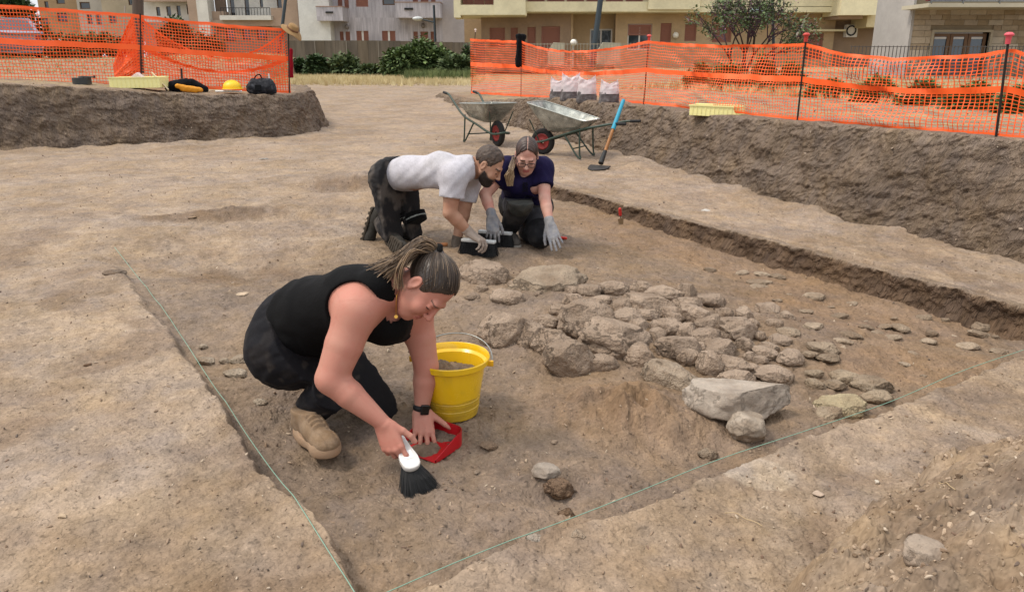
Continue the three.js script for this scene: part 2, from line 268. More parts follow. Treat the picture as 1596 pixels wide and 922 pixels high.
{ // the trench's far right side: a low dark cut
  const nU = 520, nV = 26, pos = [], col = [], uv = [], idx = [], a = [TR[0] + 0.05, TR[1] + 0.15], b = [TF[0] + 0.05, TF[1] + 0.05], dx = b[0] - a[0], dz = b[1] - a[1], L = Math.hypot(dx, dz), nx = dz / L, nz = -dx / L; // nx, nz point into the trench
  for (let i = 0; i <= nU; i++) {
    const t = i / nU, w = -0.05 * noise((a[0] + dx * t) * 1.7, 3, (a[1] + dz * t) * 1.7) - 0.022 * noise((a[0] + dx * t) * 6.5, 9, (a[1] + dz * t) * 6.5), x = a[0] + dx * t - nx * w, z = a[1] + dz * t - nz * w;
    const y0 = ground(x + nx * 0.14, z + nz * 0.14, false).h - 0.02, y1 = ground(x - nx * 0.14, z - nz * 0.14, false).h + 0.006;
    for (let j = 0; j <= nV; j++) {
      const v = j / nV; let o, y; if (v < 0.7) { const q = v / 0.7; y = lerp(y0, y1, q); o = 0.075 - 0.03 * q + 0.05 * Math.pow(1 - q, 3); } else { const q = (v - 0.7) / 0.3; y = y1 - 0.03 * q * q * q; o = 0.045 - 0.15 * q; }
      const k = v < 0.7 ? 1 : 1 - (v - 0.7) / 0.3; o += k * (0.03 * fbm(x * 6, y * 9, z * 6, 3) + 0.014 * noise(x * 26, y * 30, z * 26) + 0.008 * noise(x * 60, y * 60, z * 60));
      pos.push(x + nx * o, y + 0.008 * k * noise(x * 14, 4, z * 14), z + nz * o); const n = fbm(x * 5, y * 9, z * 5, 3), bb = noise(x * 38, y * 38, z * 38);
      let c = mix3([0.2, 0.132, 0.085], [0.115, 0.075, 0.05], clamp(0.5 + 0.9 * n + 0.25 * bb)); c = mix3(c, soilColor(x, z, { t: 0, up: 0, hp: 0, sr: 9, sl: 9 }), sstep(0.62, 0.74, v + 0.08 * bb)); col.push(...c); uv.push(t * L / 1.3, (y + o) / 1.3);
    }
  }
  for (let i = 0; i < nU; i++) for (let j = 0; j < nV; j++) { const p = i * (nV + 1) + j, q = p + 1, r = p + nV + 1, e = r + 1; idx.push(p, q, r, q, e, r); }
  const g = new THREE.BufferGeometry(); g.setAttribute('position', new THREE.Float32BufferAttribute(pos, 3)); g.setAttribute('color', new THREE.Float32BufferAttribute(col, 3)); g.setAttribute('uv', new THREE.Float32BufferAttribute(uv, 2)); g.setIndex(idx); g.computeVertexNormals();
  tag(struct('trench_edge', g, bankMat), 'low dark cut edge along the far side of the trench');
}
// ---------------------------------------------------------------- stones
const stoneMap = tex(512, (u, v) => { const s = 0.5 * tnA(u, v, 5) + 0.4 * tnB(u, v, 14) + 0.35 * tnA(u, v, 40) + 0.35 * tnB(u, v, 110); const pit = Math.max(0, tnA(u, v, 60) * 0.6 + tnB(u, v, 150) * 0.6 - 0.6); const q = 0.87 + 0.07 * s - 0.35 * pit; return [q, q - 0.006 * s, q - 0.012 * s]; });
const stoneBump = tex(512, (u, v) => 0.55 + 0.2 * tnA(u, v, 16) + 0.15 * tnB(u, v, 45) + 0.12 * tnA(u, v, 120) - 0.35 * Math.max(0, tnB(u, v, 70) - 0.45), false);
const stoneMat = new THREE.MeshPhysicalMaterial({ specularIntensity: 0.45, vertexColors: true, map: stoneMap, bumpMap: stoneBump, bumpScale: 0.014, roughness: 0.95 });
const smoothStone = stoneMat.clone(); smoothStone.bumpScale = 0.004;
const icoCache = {};
function rockGeo(w, h, d, seed, o = {}) {
  const det = o.det ?? (Math.max(w, d) > 0.16 ? 14 : 8), src = icoCache[det] ??= new THREE.IcosahedronGeometry(1, det), g = src.clone(), p = g.attributes.position, R = rng(seed * 977 + 13), pl = [];
  const nP = o.planes ?? 9; for (let i = 0; i < nP; i++) { const n = V(R() - 0.5, (R() - 0.5) * 0.9 + (i === 0 ? 2 : 0), R() - 0.5).normalize(); pl.push([n, (o.cut ?? 0.66) + R() * 0.26]); }
  const sx = seed * 3.7, rough = o.rough ?? 1, round = o.round ?? 0.5, q = V();
  for (let i = 0; i < p.count; i++) {
    q.fromBufferAttribute(p, i); const ux = q.x, uy = q.y, uz = q.z; let k = 1 + 0.16 * fbm(ux * 1.3 + sx, uy * 1.3, uz * 1.3, 2); q.multiplyScalar(k);
    for (const [n, dd] of pl) { const e = q.dot(n) - dd; if (e > 0) q.addScaledVector(n, -e * (1 - 0.18 * round)); }
    k = 1 + rough * (0.075 * fbm(ux * 3.2 + sx, uy * 3.2, uz * 3.2, 3) + 0.03 * noise(ux * 9, uy * 9 + sx, uz * 9) + 0.014 * noise(ux * 21, uy * 21 + sx, uz * 21)); q.multiplyScalar(k);
    p.setXYZ(i, q.x * w / 2, q.y * h / 2, q.z * d / 2);
  }
  const m = g; m.deleteAttribute('normal'); m.deleteAttribute('uv');
  // weld for smooth normals
  const map = new Map(), idx = [], vs = []; for (let i = 0; i < p.count; i++) { const key = p.getX(i).toFixed(5) + ',' + p.getY(i).toFixed(5) + ',' + p.getZ(i).toFixed(5); let id = map.get(key); if (id === undefined) { id = vs.length / 3; map.set(key, id); vs.push(p.getX(i), p.getY(i), p.getZ(i)); } idx.push(id); }
  const r = new THREE.BufferGeometry(); r.setAttribute('position', new THREE.Float32BufferAttribute(vs, 3)); r.setIndex(idx); r.computeVertexNormals();
  const base = o.color ?? [0.40, 0.315, 0.225], soil = o.soil ?? [0.27, 0.178, 0.11], dt = o.dirt ?? 0.5;
  vcol(r, (x, y, z) => { const n = fbm(x * 9 + sx, y * 9, z * 9, 3), f = noise(x * 45, y * 45, z * 45 + sx); return mix3(mix3(base, base.map(v => v * 0.72), clamp(0.3 + n)), soil, clamp(dt * (0.25 + 1.1 * n + 0.5 * f + 0.9 * sstep(0.1, -0.6, y / (h / 2) + 0.3 * n)))); });   // soil still clinging round the foot
  return boxUV(r, 0.35);
}
function placeRock(name, px, py, w, h, seed, o = {}, parent) {
  const p = onGround(px, py + h * 0.30), s = FOC / (-(p.z) * Math.cos(PITCH) + (CAM_H - p.y) * Math.sin(PITCH)), W = w / s, Hh = Math.max(0.4 * W * (o.flat ?? 1), h / s * 0.95) * (o.tall ?? 1), D = W * (o.deep ?? 0.8);
  const g = rockGeo(W, Hh, D, seed, o), R = rng(seed + 5); g.rotateZ((R() - 0.5) * 0.35); g.rotateY(o.turn ?? (R() - 0.5) * 1.0);
  const y = ground(p.x, p.z, false).h + Hh * (o.sink ?? 0.02), m = mesh(name, g, o.smooth ? smoothStone : stoneMat, parent);
  if (parent) m.position.set(p.x - parent.position.x, y - parent.position.y, p.z - parent.position.z); else m.position.set(p.x, y, p.z); return m;
}
{ // what is left of the old wall
  const c = onGround(960, 500), wall = group('ruined_wall', [c.x, ground(c.x, c.z, false).h, c.z]); tag(wall, 'low ruined wall of pale field stones across the trench floor', 'ruined wall');
  const Z = (x, y) => [680 + x / 2.712, 380 + y / 2.712];
  const L = [[205, 110, 200, 100, { sink: 0.1 }], [328, 170, 50, 35], [300, 220, 130, 60], [190, 185, 50, 35], [155, 218, 60, 25], [430, 208, 40, 30], [645, 188, 95, 55], [575, 190, 60, 30], [745, 180, 120, 60], [865, 180, 75, 55], [960, 205, 145, 75], [1060, 190, 80, 60], [1155, 235, 115, 70], [900, 245, 175, 75], [790, 255, 90, 60], [985, 283, 90, 34], [1060, 250, 105, 65], [1090, 290, 130, 85], [635, 300, 215, 140], [580, 235, 85, 65], [800, 300, 155, 70], [850, 335, 90, 60], [885, 295, 105, 44], [970, 340, 125, 66], [1060, 360, 85, 64], [1155, 325, 120, 60], [1260, 345, 155, 84], [1135, 380, 120, 70], [1300, 290, 75, 64], [770, 380, 280, 110], [930, 380, 85, 64], [290, 340, 200, 145], [410, 370, 130, 115], [490, 400, 150, 105], [555, 470, 185, 155], [650, 420, 95, 55], [700, 490, 115, 72], [755, 440, 110, 64], [860, 460, 125, 84], [1025, 420, 175, 90], [1070, 470, 95, 64], [1155, 490, 100, 105], [1195, 435, 145, 58], [1305, 420, 80, 58], [1385, 450, 95, 48], [1405, 430, 75, 38], [1265, 500, 145, 74], [1325, 470, 55, 44], [1370, 485, 64, 38], [1490, 470, 115, 58], [1420, 545, 145, 58], [1265, 560, 135, 64], [1400, 270, 95, 34], [1470, 300, 75, 38], [1430, 330, 64, 44], [1230, 375, 55, 38], [1360, 380, 55, 38], [525, 275, 90, 40], [700, 235, 80, 40], [1010, 305, 70, 40], [1220, 285, 70, 44], [1330, 330, 60, 36], [960, 450, 60, 36], [1110, 430, 60, 40], [690, 340, 90, 44], [470, 320, 110, 50], [1450, 400, 90, 40], [1330, 520, 70, 40]];
  L.forEach(([x, y, w, h, o], i) => { const [px, py] = Z(x, y), q = rng(i + 77)(); placeRock('stone', px, py, w / 2.712 * 1.22, h / 2.712 * 1.12, i + 1, { color: mix3([0.46, 0.35, 0.262], [0.37, 0.28, 0.208], q), tall: 1.3, sink: 0.1, soil: [0.33, 0.237, 0.165], dirt: 0.35 + 0.3 * rng(i + 3)(), planes: 6 + (i % 6), ...o }, wall); });
}
const S1 = (name, label, ...a) => tag(placeRock(name, ...a), label, 'stone');
S1('boulder', 'wide flat-topped boulder nearest the kneeling pair', 852, 427, 124, 46, 201, { deep: 0.85, planes: 7, cut: 0.72, rough: 0.8, color: [0.42, 0.33, 0.24], dirt: 0.35 });
S1('stone_slab', 'long pale stone slab lying behind the big grey boulder', 1050, 576, 106, 58, 202, { deep: 0.55, turn: -0.55, planes: 6, color: [0.44, 0.35, 0.26], dirt: 0.4 });
S1('boulder', 'largest angular grey boulder at the near end of the old wall', 1148, 622, 168, 78, 207, { deep: 0.62, turn: -0.28, planes: 7, cut: 0.58, round: 0.15, rough: 0.6, smooth: 1, tall: 1.3, color: [0.47, 0.4, 0.33], dirt: 0.22, sink: 0.22, det: 20 });
S1('stone', 'rounded grey stone leaning on the front of the largest boulder', 1165, 664, 68, 54, 204, { deep: 0.9, planes: 6, rough: 0.8, smooth: 1, color: [0.47, 0.395, 0.315], dirt: 0.3, sink: 0.32 });
S1('stone', 'pale yellowish stone under the green string at the trench side', 1310, 622, 84, 46, 205, { deep: 0.8, color: [0.52, 0.43, 0.27], dirt: 0.3 });
S1('stone', 'grey stone lying alone on the floor between bucket and string', 852, 727, 46, 30, 206, { deep: 0.9, smooth: 1, color: [0.4, 0.34, 0.28], dirt: 0.3 });
S1('stone', 'brown crumbly clod standing on the rim of a small hole', 872, 758, 50, 32, 208, { color: [0.2, 0.13, 0.085], dirt: 0.6, rough: 2, tall: 1.1, sink: 0.3 });
S1('stone', 'small stone near the string, in front of the rounded grey stone', 1103, 702, 32, 22, 209, { color: [0.34, 0.27, 0.2] });
S1('stone', 'flat stone half buried to the right of the red dustpan', 762, 690, 30, 16, 210, { color: [0.27, 0.19, 0.13] });
S1('stone', 'pale flat stone set in the corner of the green strings', 834, 834, 28, 14, 211, { color: [0.46, 0.4, 0.33], flat: 0.6 });
S1('stone', 'pale triangular slab in the path beside the near string', 903, 829, 32, 13, 212, { color: [0.45, 0.36, 0.27], flat: 0.5 });
S1('stone', 'grey rock sitting in the spoil heap at the picture corner', 1443, 849, 88, 54, 213, { color: [0.4, 0.32, 0.25], smooth: 1, dirt: 0.4, sink: 0.05 });
S1('stone', 'dark stone on the left side of the string near its far corner', 178, 422, 36, 12, 214, { color: [0.22, 0.17, 0.13], flat: 0.6 });
S1('stone', 'flat reddish stone standing in the cut below the near string', 884, 796, 30, 24, 216, { color: [0.24, 0.165, 0.115], deep: 0.4, tall: 1.3 });
{
  const Q = (x, y) => [1100 + x / 3.073, 380 + y / 3.073];
  const A = [[515, 245, 115, 50], [395, 240, 45, 25], [340, 268, 55, 20], [700, 280, 60, 22], [375, 195, 32, 24], [600, 298, 40, 16], [520, 385, 110, 45], [400, 415, 130, 40], [765, 395, 90, 45], [820, 420, 75, 28], [895, 445, 95, 28], [700, 430, 115, 48], [660, 460, 100, 48], [930, 395, 100, 50], [1080, 420, 75, 42], [1065, 460, 80, 30], [1150, 360, 45, 30], [1045, 345, 90, 38], [905, 352, 36, 24], [555, 485, 165, 78], [585, 535, 125, 42], [650, 495, 80, 34], [500, 520, 85, 42], [1335, 385, 130, 62], [1470, 355, 90, 44], [1500, 310, 80, 50], [1460, 400, 66, 34], [1515, 420, 60, 40], [1310, 425, 110, 42], [1390, 440, 40, 20], [1255, 485, 110, 26], [1405, 508, 90, 36], [1175, 530, 36, 16], [955, 572, 75, 28], [990, 520, 62, 22], [1045, 628, 36, 16], [270, 140, 90, 36], [255, 180, 125, 40], [345, 150, 80, 34], [170, 135, 80, 24], [250, 205, 110, 26], [20, 120, 70, 40], [505, 183, 50, 16], [345, 268, 50, 18], [640, 345, 90, 20], [1250, 350, 70, 16], [480, 320, 70, 24], [740, 500, 60, 24], [800, 490, 60, 22], [860, 390, 70, 26]];
  const named = []; A.forEach(([x, y, w, h], i) => { const [px, py] = Q(x, y), m_ = placeRock('stone', px, py, w / 3.073, h / 3.073 * 0.85, i + 300, { color: mix3([0.46, 0.36, 0.26], [0.31, 0.235, 0.165], [0, 0.5, 1][i % 3]), dirt: 0.45, sink: 0.12, flat: 0.8 }); named.push([px, m_]); tag(m_, `${w * h > 4600 ? 'large' : w * h > 2000 ? 'medium' : 'small'} ${['pale', 'tan', 'dull brown'][i % 3]} ${h / w > 0.42 ? 'rounded' : h / w > 0.34 ? 'oval' : 'flat'} stone ${px > 1500 ? 'near the right edge of the picture' : py < 450 ? 'far behind the old wall' : py > 550 ? 'close to the green string on the right' : px > 1340 ? 'on the open right trench floor' : 'just right of the old wall'}`, 'stone', 'stones scattered right of the old wall'); });
  const same = {}; named.forEach(q => (same[q[1].userData.label] ??= []).push(q)); for (const l in same) { const q = same[l].sort((a, b) => a[0] - b[0]); if (q.length > 1) q.forEach((e, i) => { e[1].userData.label = (q.length === 2 ? ['left-hand', 'right-hand'] : q.length === 3 ? ['left-hand', 'middle', 'right-hand'] : ['leftmost', 'second leftmost', 'second rightmost', 'rightmost'])[i] + ' ' + l; }); }
  const B = [[520, 605, 95, 58], [525, 655, 100, 58], [665, 615, 155, 64], [790, 655, 205, 68], [620, 660, 115, 48], [815, 710, 155, 74], [585, 790, 155, 84]];
  B.forEach(([x, y, w, h], i) => { const [px, py] = Q(x, y); tag(placeRock('stone', px, py, w / 3.073, h / 3.073, i + 400, { color: mix3([0.42, 0.33, 0.23], [0.35, 0.27, 0.19], rng(i + 950)()), dirt: 0.4 }), ['small upright stone at the far end of the cluster by the right string', 'rounded stone second from the far end of the string-side cluster', 'broad flat stone at the back of the cluster by the right string', 'longest stone of the cluster beside the right string', 'oval stone in the middle of the string-side cluster', 'stone furthest right in the cluster, touching the string', 'pale stone nearest the camera in the string-side cluster'][i], 'stone', 'stones clustered at the right string'); });
  const C = [[820, 120, 75, 40], [700, 128, 64, 26], [690, 80, 34, 22], [805, 170, 85, 28], [885, 268, 54, 22], [765, 130, 40, 22]];
  C.forEach(([x, y, w, h], i) => tag(placeRock('stone', x / 2.186, 500 + y / 2.186, w / 2.186, h / 2.186, i + 430, { color: [0.44, 0.36, 0.27], dirt: 0.4, flat: 0.7 }), ['rounded pale stone closest behind the crouching woman', 'flat pale stone beside the left string', 'smallest pale stone on the left string, furthest away', 'long flat stone just behind the woman\'s hips', 'flat pale stone nearest the woman\'s shoe', 'little stone between the flat and the rounded pale stones'][i], 'stone', 'stones by the left string'));
}
{ // flat pottery and tile sherds
  const sherdMat = stoneMat.clone(); sherdMat.bumpScale = 0.004; const sh = (px, py, w, col, label, turn = 0) => { const p = onGround(px, py), s = FOC / (-p.z * Math.cos(PITCH) + (CAM_H - p.y) * Math.sin(PITCH)), g = rockGeo(w / s, 0.016, w / s * 0.7, Math.round(px), { det: 5, planes: 12, cut: 0.5, round: 0.1, rough: 0.6, color: lin(col), dirt: 0.25 }); g.rotateX(0.12); g.rotateY(turn + px); const m = mesh('sherd', g, sherdMat); m.position.set(p.x, gH(p.x, p.z) + 0.004, p.z); tag(m, label, 'sherd'); };
  sh(378, 461, 22, 0xcdb79d, 'pale flat sherd lying behind the crouching woman'); sh(412, 247, 15, 0xd8d6d0, 'small whitish sherd on the open ground behind the man'); sh(299, 338, 16, 0xb89c80, 'flat tan sherd on the scraped ridge left of the man'); sh(1276, 769, 24, 0xcdb8a4, 'pale rectangular sherd on the path below the near string'); sh(1368, 754, 12, 0xd2c8b8, 'small cream sherd near the foot of the spoil heap'); sh(743, 733, 15, 0x9c8a78, 'light grey sherd to the right of the sweeping brush'); sh(865, 692, 16, 0xb09a84, 'pale thin sherd on the floor in front of the bucket'); sh(136, 568, 14, 0x6d5643, 'dark sherd on the trampled soil at far left'); sh(97, 806, 20, 0xcbb497, 'pale sherd in the soil at the lower left'); sh(296, 278, 14, 0xc3a98c, 'light sherd on the soil above the scraped ridge');
  sh(1100, 329, 18, 0xd8d4cc, 'small white sherd on the shelf below the long bank');
}
{ // gravel, crumbs of soil
  const R = rng(42), N = 12000, g = rockGeo(1, 0.6, 0.85, 3, { det: 1, planes: 9, cut: 0.5, rough: 2.5 }); g.deleteAttribute('color'); g.deleteAttribute('uv');
  const im = new THREE.InstancedMesh(g, std(0xffffff, 0.95, { flatShading: true }), N), M = new THREE.Matrix4(), c = new THREE.Color(), q = new THREE.Quaternion();
  for (let i = 0; i < N; i++) {
    const r = 1.0 * Math.pow(13, Math.pow(R(), 0.8)), a = (R() - 0.5) * 1.5, cl = 0.1 * noise(i, 0, 0), x = r * Math.sin(a), z = -r * Math.cos(a), gr = ground(x, z);
    let s = 0.003 + 0.011 * Math.pow(R(), 5) + (gr.hp > 0.5 ? 0.012 * Math.pow(R(), 4) : 0); if (gr.up > 0.4) s *= 1.4; s *= 1 + r * 0.05;
    q.setFromEuler(new THREE.Euler(R() * 6, R() * 6, R() * 6)); M.compose(V(x, gr.h + s * 0.12, z), q, V(s * (1 + R()), s, s)); im.setMatrixAt(i, M);
    const t = R(); const k = t < 0.2 ? mix3([0.36, 0.27, 0.19], [0.45, 0.37, 0.28], R()) : t < 0.75 ? mix3(C_MID, C_DARK, R()) : mix3([0.1, 0.08, 0.065], [0.2, 0.13, 0.09], R()); im.setColorAt(i, c.setRGB(...k));
  }
  shadows(im); im.name = 'gravel'; tag(im, 'loose gravel and crumbs of soil strewn over the dig', 'gravel', null, 'stuff'); scene.add(im);
}

{ // grit and small stones caught in the cut faces
  const R = rng(66), g = rockGeo(1, 0.6, 0.85, 5, { det: 1, planes: 9, cut: 0.5, rough: 2.5 }), N = 1500; g.deleteAttribute('color'); g.deleteAttribute('uv'); const im = new THREE.InstancedMesh(g, std(0xffffff, 0.95, { flatShading: true }), N), M = new THREE.Matrix4(), c = new THREE.Color();
  for (let i = 0; i < N; i++) { const b = R() < 0.65 ? bankR : bankL, p = b.geometry.attributes.position, k = Math.floor(R() * p.count), s = 0.006 + 0.022 * Math.pow(R(), 3); M.compose(V(p.getX(k), p.getY(k), p.getZ(k)), new THREE.Quaternion().setFromEuler(new THREE.Euler(R() * 6, R() * 6, R() * 6)), V(s * (1 + R()), s, s)); im.setMatrixAt(i, M); im.setColorAt(i, c.setRGB(...mix3([0.17, 0.12, 0.085], [0.42, 0.34, 0.26], R()))); }
  shadows(im); im.name = 'bank_grit'; tag(im, 'grit and small stones caught in the cut banks', 'grit', null, 'stuff'); scene.add(im);
}

{ // crumbs of the spoil heap
  const R = rng(67), g = rockGeo(1, 0.7, 0.9, 8, { det: 1, planes: 7, cut: 0.55, rough: 3 }), N = 9000; g.deleteAttribute('color'); g.deleteAttribute('uv'); const im = new THREE.InstancedMesh(g, std(0xffffff, 0.97, { flatShading: true }), N), M = new THREE.Matrix4(), c = new THREE.Color(); let i = 0;
  while (i < N) { const x = 0.3 + 2.2 * R(), z = -2.7 + 2.3 * R(), gr = ground(x, z); if (gr.hp < 0.4) continue; const s = 0.003 + 0.016 * Math.pow(R(), 7); M.compose(V(x, gr.h + s * 0.1, z), new THREE.Quaternion().setFromEuler(new THREE.Euler(R() * 6, R() * 6, R() * 6)), V(s * (1 + 0.6 * R()), s, s)); im.setMatrixAt(i, M); im.setColorAt(i, c.setRGB(...mix3([0.2, 0.14, 0.09], [0.4, 0.3, 0.21], R()))); i++; }
  shadows(im); im.name = 'heap_crumbs'; tag(im, 'crumbs of soil on the spoil heap', 'soil crumbs', null, 'stuff'); scene.add(im);
}
// ---------------------------------------------------------------- bodies: smooth-blended tapered bones, meshed with surface nets
class Field {
  constructor() { this.p = []; }
  cone(a, b, ra, rb = ra, k = 0.03) { this.p.push({ t: 0, a, b, ra, rb, k, dx: b.x - a.x, dy: b.y - a.y, dz: b.z - a.z, l2: Math.max(1e-9, a.distanceToSquared(b)) }); return this; }
  chain(pts, rs, k = 0.03) { for (let i = 0; i + 1 < pts.length; i++) this.cone(pts[i], pts[i + 1], rs[i], rs[i + 1], i ? 0.006 : k); return this; }
  ell(c, r, B, k = 0.03, sub = false) { B = B ?? [V(1, 0, 0), V(0, 1, 0), V(0, 0, 1)]; this.p.push({ t: 1, c, r, B, k, sub }); return this; }
  d(x, y, z) {
    let d = 1e3;
    for (const q of this.p) {
      let e;
      if (q.t === 0) {
        const wx = x - q.a.x, wy = y - q.a.y, wz = z - q.a.z; let h = (wx * q.dx + wy * q.dy + wz * q.dz) / q.l2; h = h < 0 ? 0 : h > 1 ? 1 : h;
        const ex = wx - q.dx * h, ey = wy - q.dy * h, ez = wz - q.dz * h; e = Math.sqrt(ex * ex + ey * ey + ez * ez) - (q.ra + (q.rb - q.ra) * h);
      } else {
        const wx = x - q.c.x, wy = y - q.c.y, wz = z - q.c.z, B = q.B;
        const u = (wx * B[0].x + wy * B[0].y + wz * B[0].z) / q.r[0], v = (wx * B[1].x + wy * B[1].y + wz * B[1].z) / q.r[1], w = (wx * B[2].x + wy * B[2].y + wz * B[2].z) / q.r[2];
        const k0 = Math.sqrt(u * u + v * v + w * w), k1 = Math.sqrt(u * u / (q.r[0] * q.r[0]) + v * v / (q.r[1] * q.r[1]) + w * w / (q.r[2] * q.r[2])); e = k1 < 1e-9 ? -Math.min(...q.r) : k0 * (k0 - 1) / k1;
      }
      if (q.sub) { const h = clamp(0.5 - 0.5 * (d + e) / q.k); d = d + (-e - d) * h + q.k * h * (1 - h); }
      else { const s = d - e; if (s > q.k) d = e; else if (s > -q.k) { const h = 0.5 + 0.5 * s / q.k; d = d + (e - d) * h - q.k * h * (1 - h); } }
    }
    return d;
  }
}
function netMesh(f, lo, hi, c) { // surface nets of f over the box lo..hi with cells of c
  const n = [0, 1, 2].map(i => Math.ceil((hi[i] - lo[i]) / c) + 1), [nx, ny, nz] = n, S = new Float32Array(nx * ny * nz).fill(9);
  const Bk = 6, R = Bk * c * 0.87 * 1.35 + c;
  for (let bz = 0; bz < nz; bz += Bk) for (let by = 0; by < ny; by += Bk) for (let bx = 0; bx < nx; bx += Bk) {
    const m = f(lo[0] + (bx + Bk / 2) * c, lo[1] + (by + Bk / 2) * c, lo[2] + (bz + Bk / 2) * c);
    const far = Math.abs(m) > R;
    for (let z = bz; z < Math.min(nz, bz + Bk); z++) for (let y = by; y < Math.min(ny, by + Bk); y++) for (let x = bx; x < Math.min(nx, bx + Bk); x++)
      S[(z * ny + y) * nx + x] = far ? (m > 0 ? 9 : -9) : f(lo[0] + x * c, lo[1] + y * c, lo[2] + z * c);
  }
  const id = new Int32Array(nx * ny * nz).fill(-1), pos = [], idx = [];
  const E = [[0, 1], [0, 2], [0, 4], [1, 3], [1, 5], [2, 3], [2, 6], [3, 7], [4, 5], [4, 6], [5, 7], [6, 7]];
  for (let z = 0; z < nz - 1; z++) for (let y = 0; y < ny - 1; y++) for (let x = 0; x < nx - 1; x++) {
    const b = (z * ny + y) * nx + x, s = [S[b], S[b + 1], S[b + nx], S[b + nx + 1], S[b + nx * ny], S[b + nx * ny + 1], S[b + nx * ny + nx], S[b + nx * ny + nx + 1]];
    let k = 0; for (let i = 0; i < 8; i++) if (s[i] < 0) k++; if (k === 0 || k === 8) continue;
    let px = 0, py = 0, pz = 0, m = 0;
    for (const [i, j] of E) if ((s[i] < 0) !== (s[j] < 0)) { const t = s[i] / (s[i] - s[j]); px += lerp(i & 1, j & 1, t); py += lerp(i >> 1 & 1, j >> 1 & 1, t); pz += lerp(i >> 2, j >> 2, t); m++; }
    id[b] = pos.length / 3; pos.push(lo[0] + (x + px / m) * c, lo[1] + (y + py / m) * c, lo[2] + (z + pz / m) * c);
  }
  const st = [1, nx, nx * ny];
  for (let z = 1; z < nz - 1; z++) for (let y = 1; y < ny - 1; y++) for (let x = 1; x < nx - 1; x++) {
    const b = (z * ny + y) * nx + x;
    for (let a = 0; a < 3; a++) {
      const p = S[b] < 0, q = S[b + st[a]] < 0; if (p === q) continue;
      const u = st[(a + 1) % 3], w = st[(a + 2) % 3], i0 = id[b], i1 = id[b - u], i2 = id[b - u - w], i3 = id[b - w];
      if (i0 < 0 || i1 < 0 || i2 < 0 || i3 < 0) continue;
      if (p) idx.push(i0, i1, i2, i0, i2, i3); else idx.push(i0, i2, i1, i0, i3, i2);
    }
  }
  const g = new THREE.BufferGeometry(); g.setAttribute('position', new THREE.Float32BufferAttribute(pos, 3)); g.setIndex(idx); g.computeVertexNormals(); return g;
}
function fieldNormals(g, F, e = 0.0025) { const p = g.attributes.position, n = g.attributes.normal; for (let i = 0; i < p.count; i++) { const x = p.getX(i), y = p.getY(i), z = p.getZ(i), a = F.d(x + e, y, z) - F.d(x - e, y, z), b = F.d(x, y + e, z) - F.d(x, y - e, z), c = F.d(x, y, z + e) - F.d(x, y, z - e), l = Math.hypot(a, b, c) || 1; n.setXYZ(i, a / l, b / l, c / l); } return g; }
function bounds(pts, pad) { const lo = [1e9, 1e9, 1e9], hi = [-1e9, -1e9, -1e9]; for (const p of pts) [p.x, p.y, p.z].forEach((v, i) => { lo[i] = Math.min(lo[i], v - pad); hi[i] = Math.max(hi[i], v + pad); }); return [lo, hi]; }
// a frame of three unit vectors: right, up, forward
function frame(F, U) { const f = V(...F).normalize(), u0 = V(...U), u = u0.clone().addScaledVector(f, -u0.dot(f)).normalize(), r = f.clone().cross(u).normalize(); return [r, u, f]; }
const inFrame = (o, B, x, y, z) => o.clone().addScaledVector(B[0], x).addScaledVector(B[1], y).addScaledVector(B[2], z);
const toFrame = (o, B, x, y, z) => { const d = V(x - o.x, y - o.y, z - o.z); return [d.dot(B[0]), d.dot(B[1]), d.dot(B[2])]; };
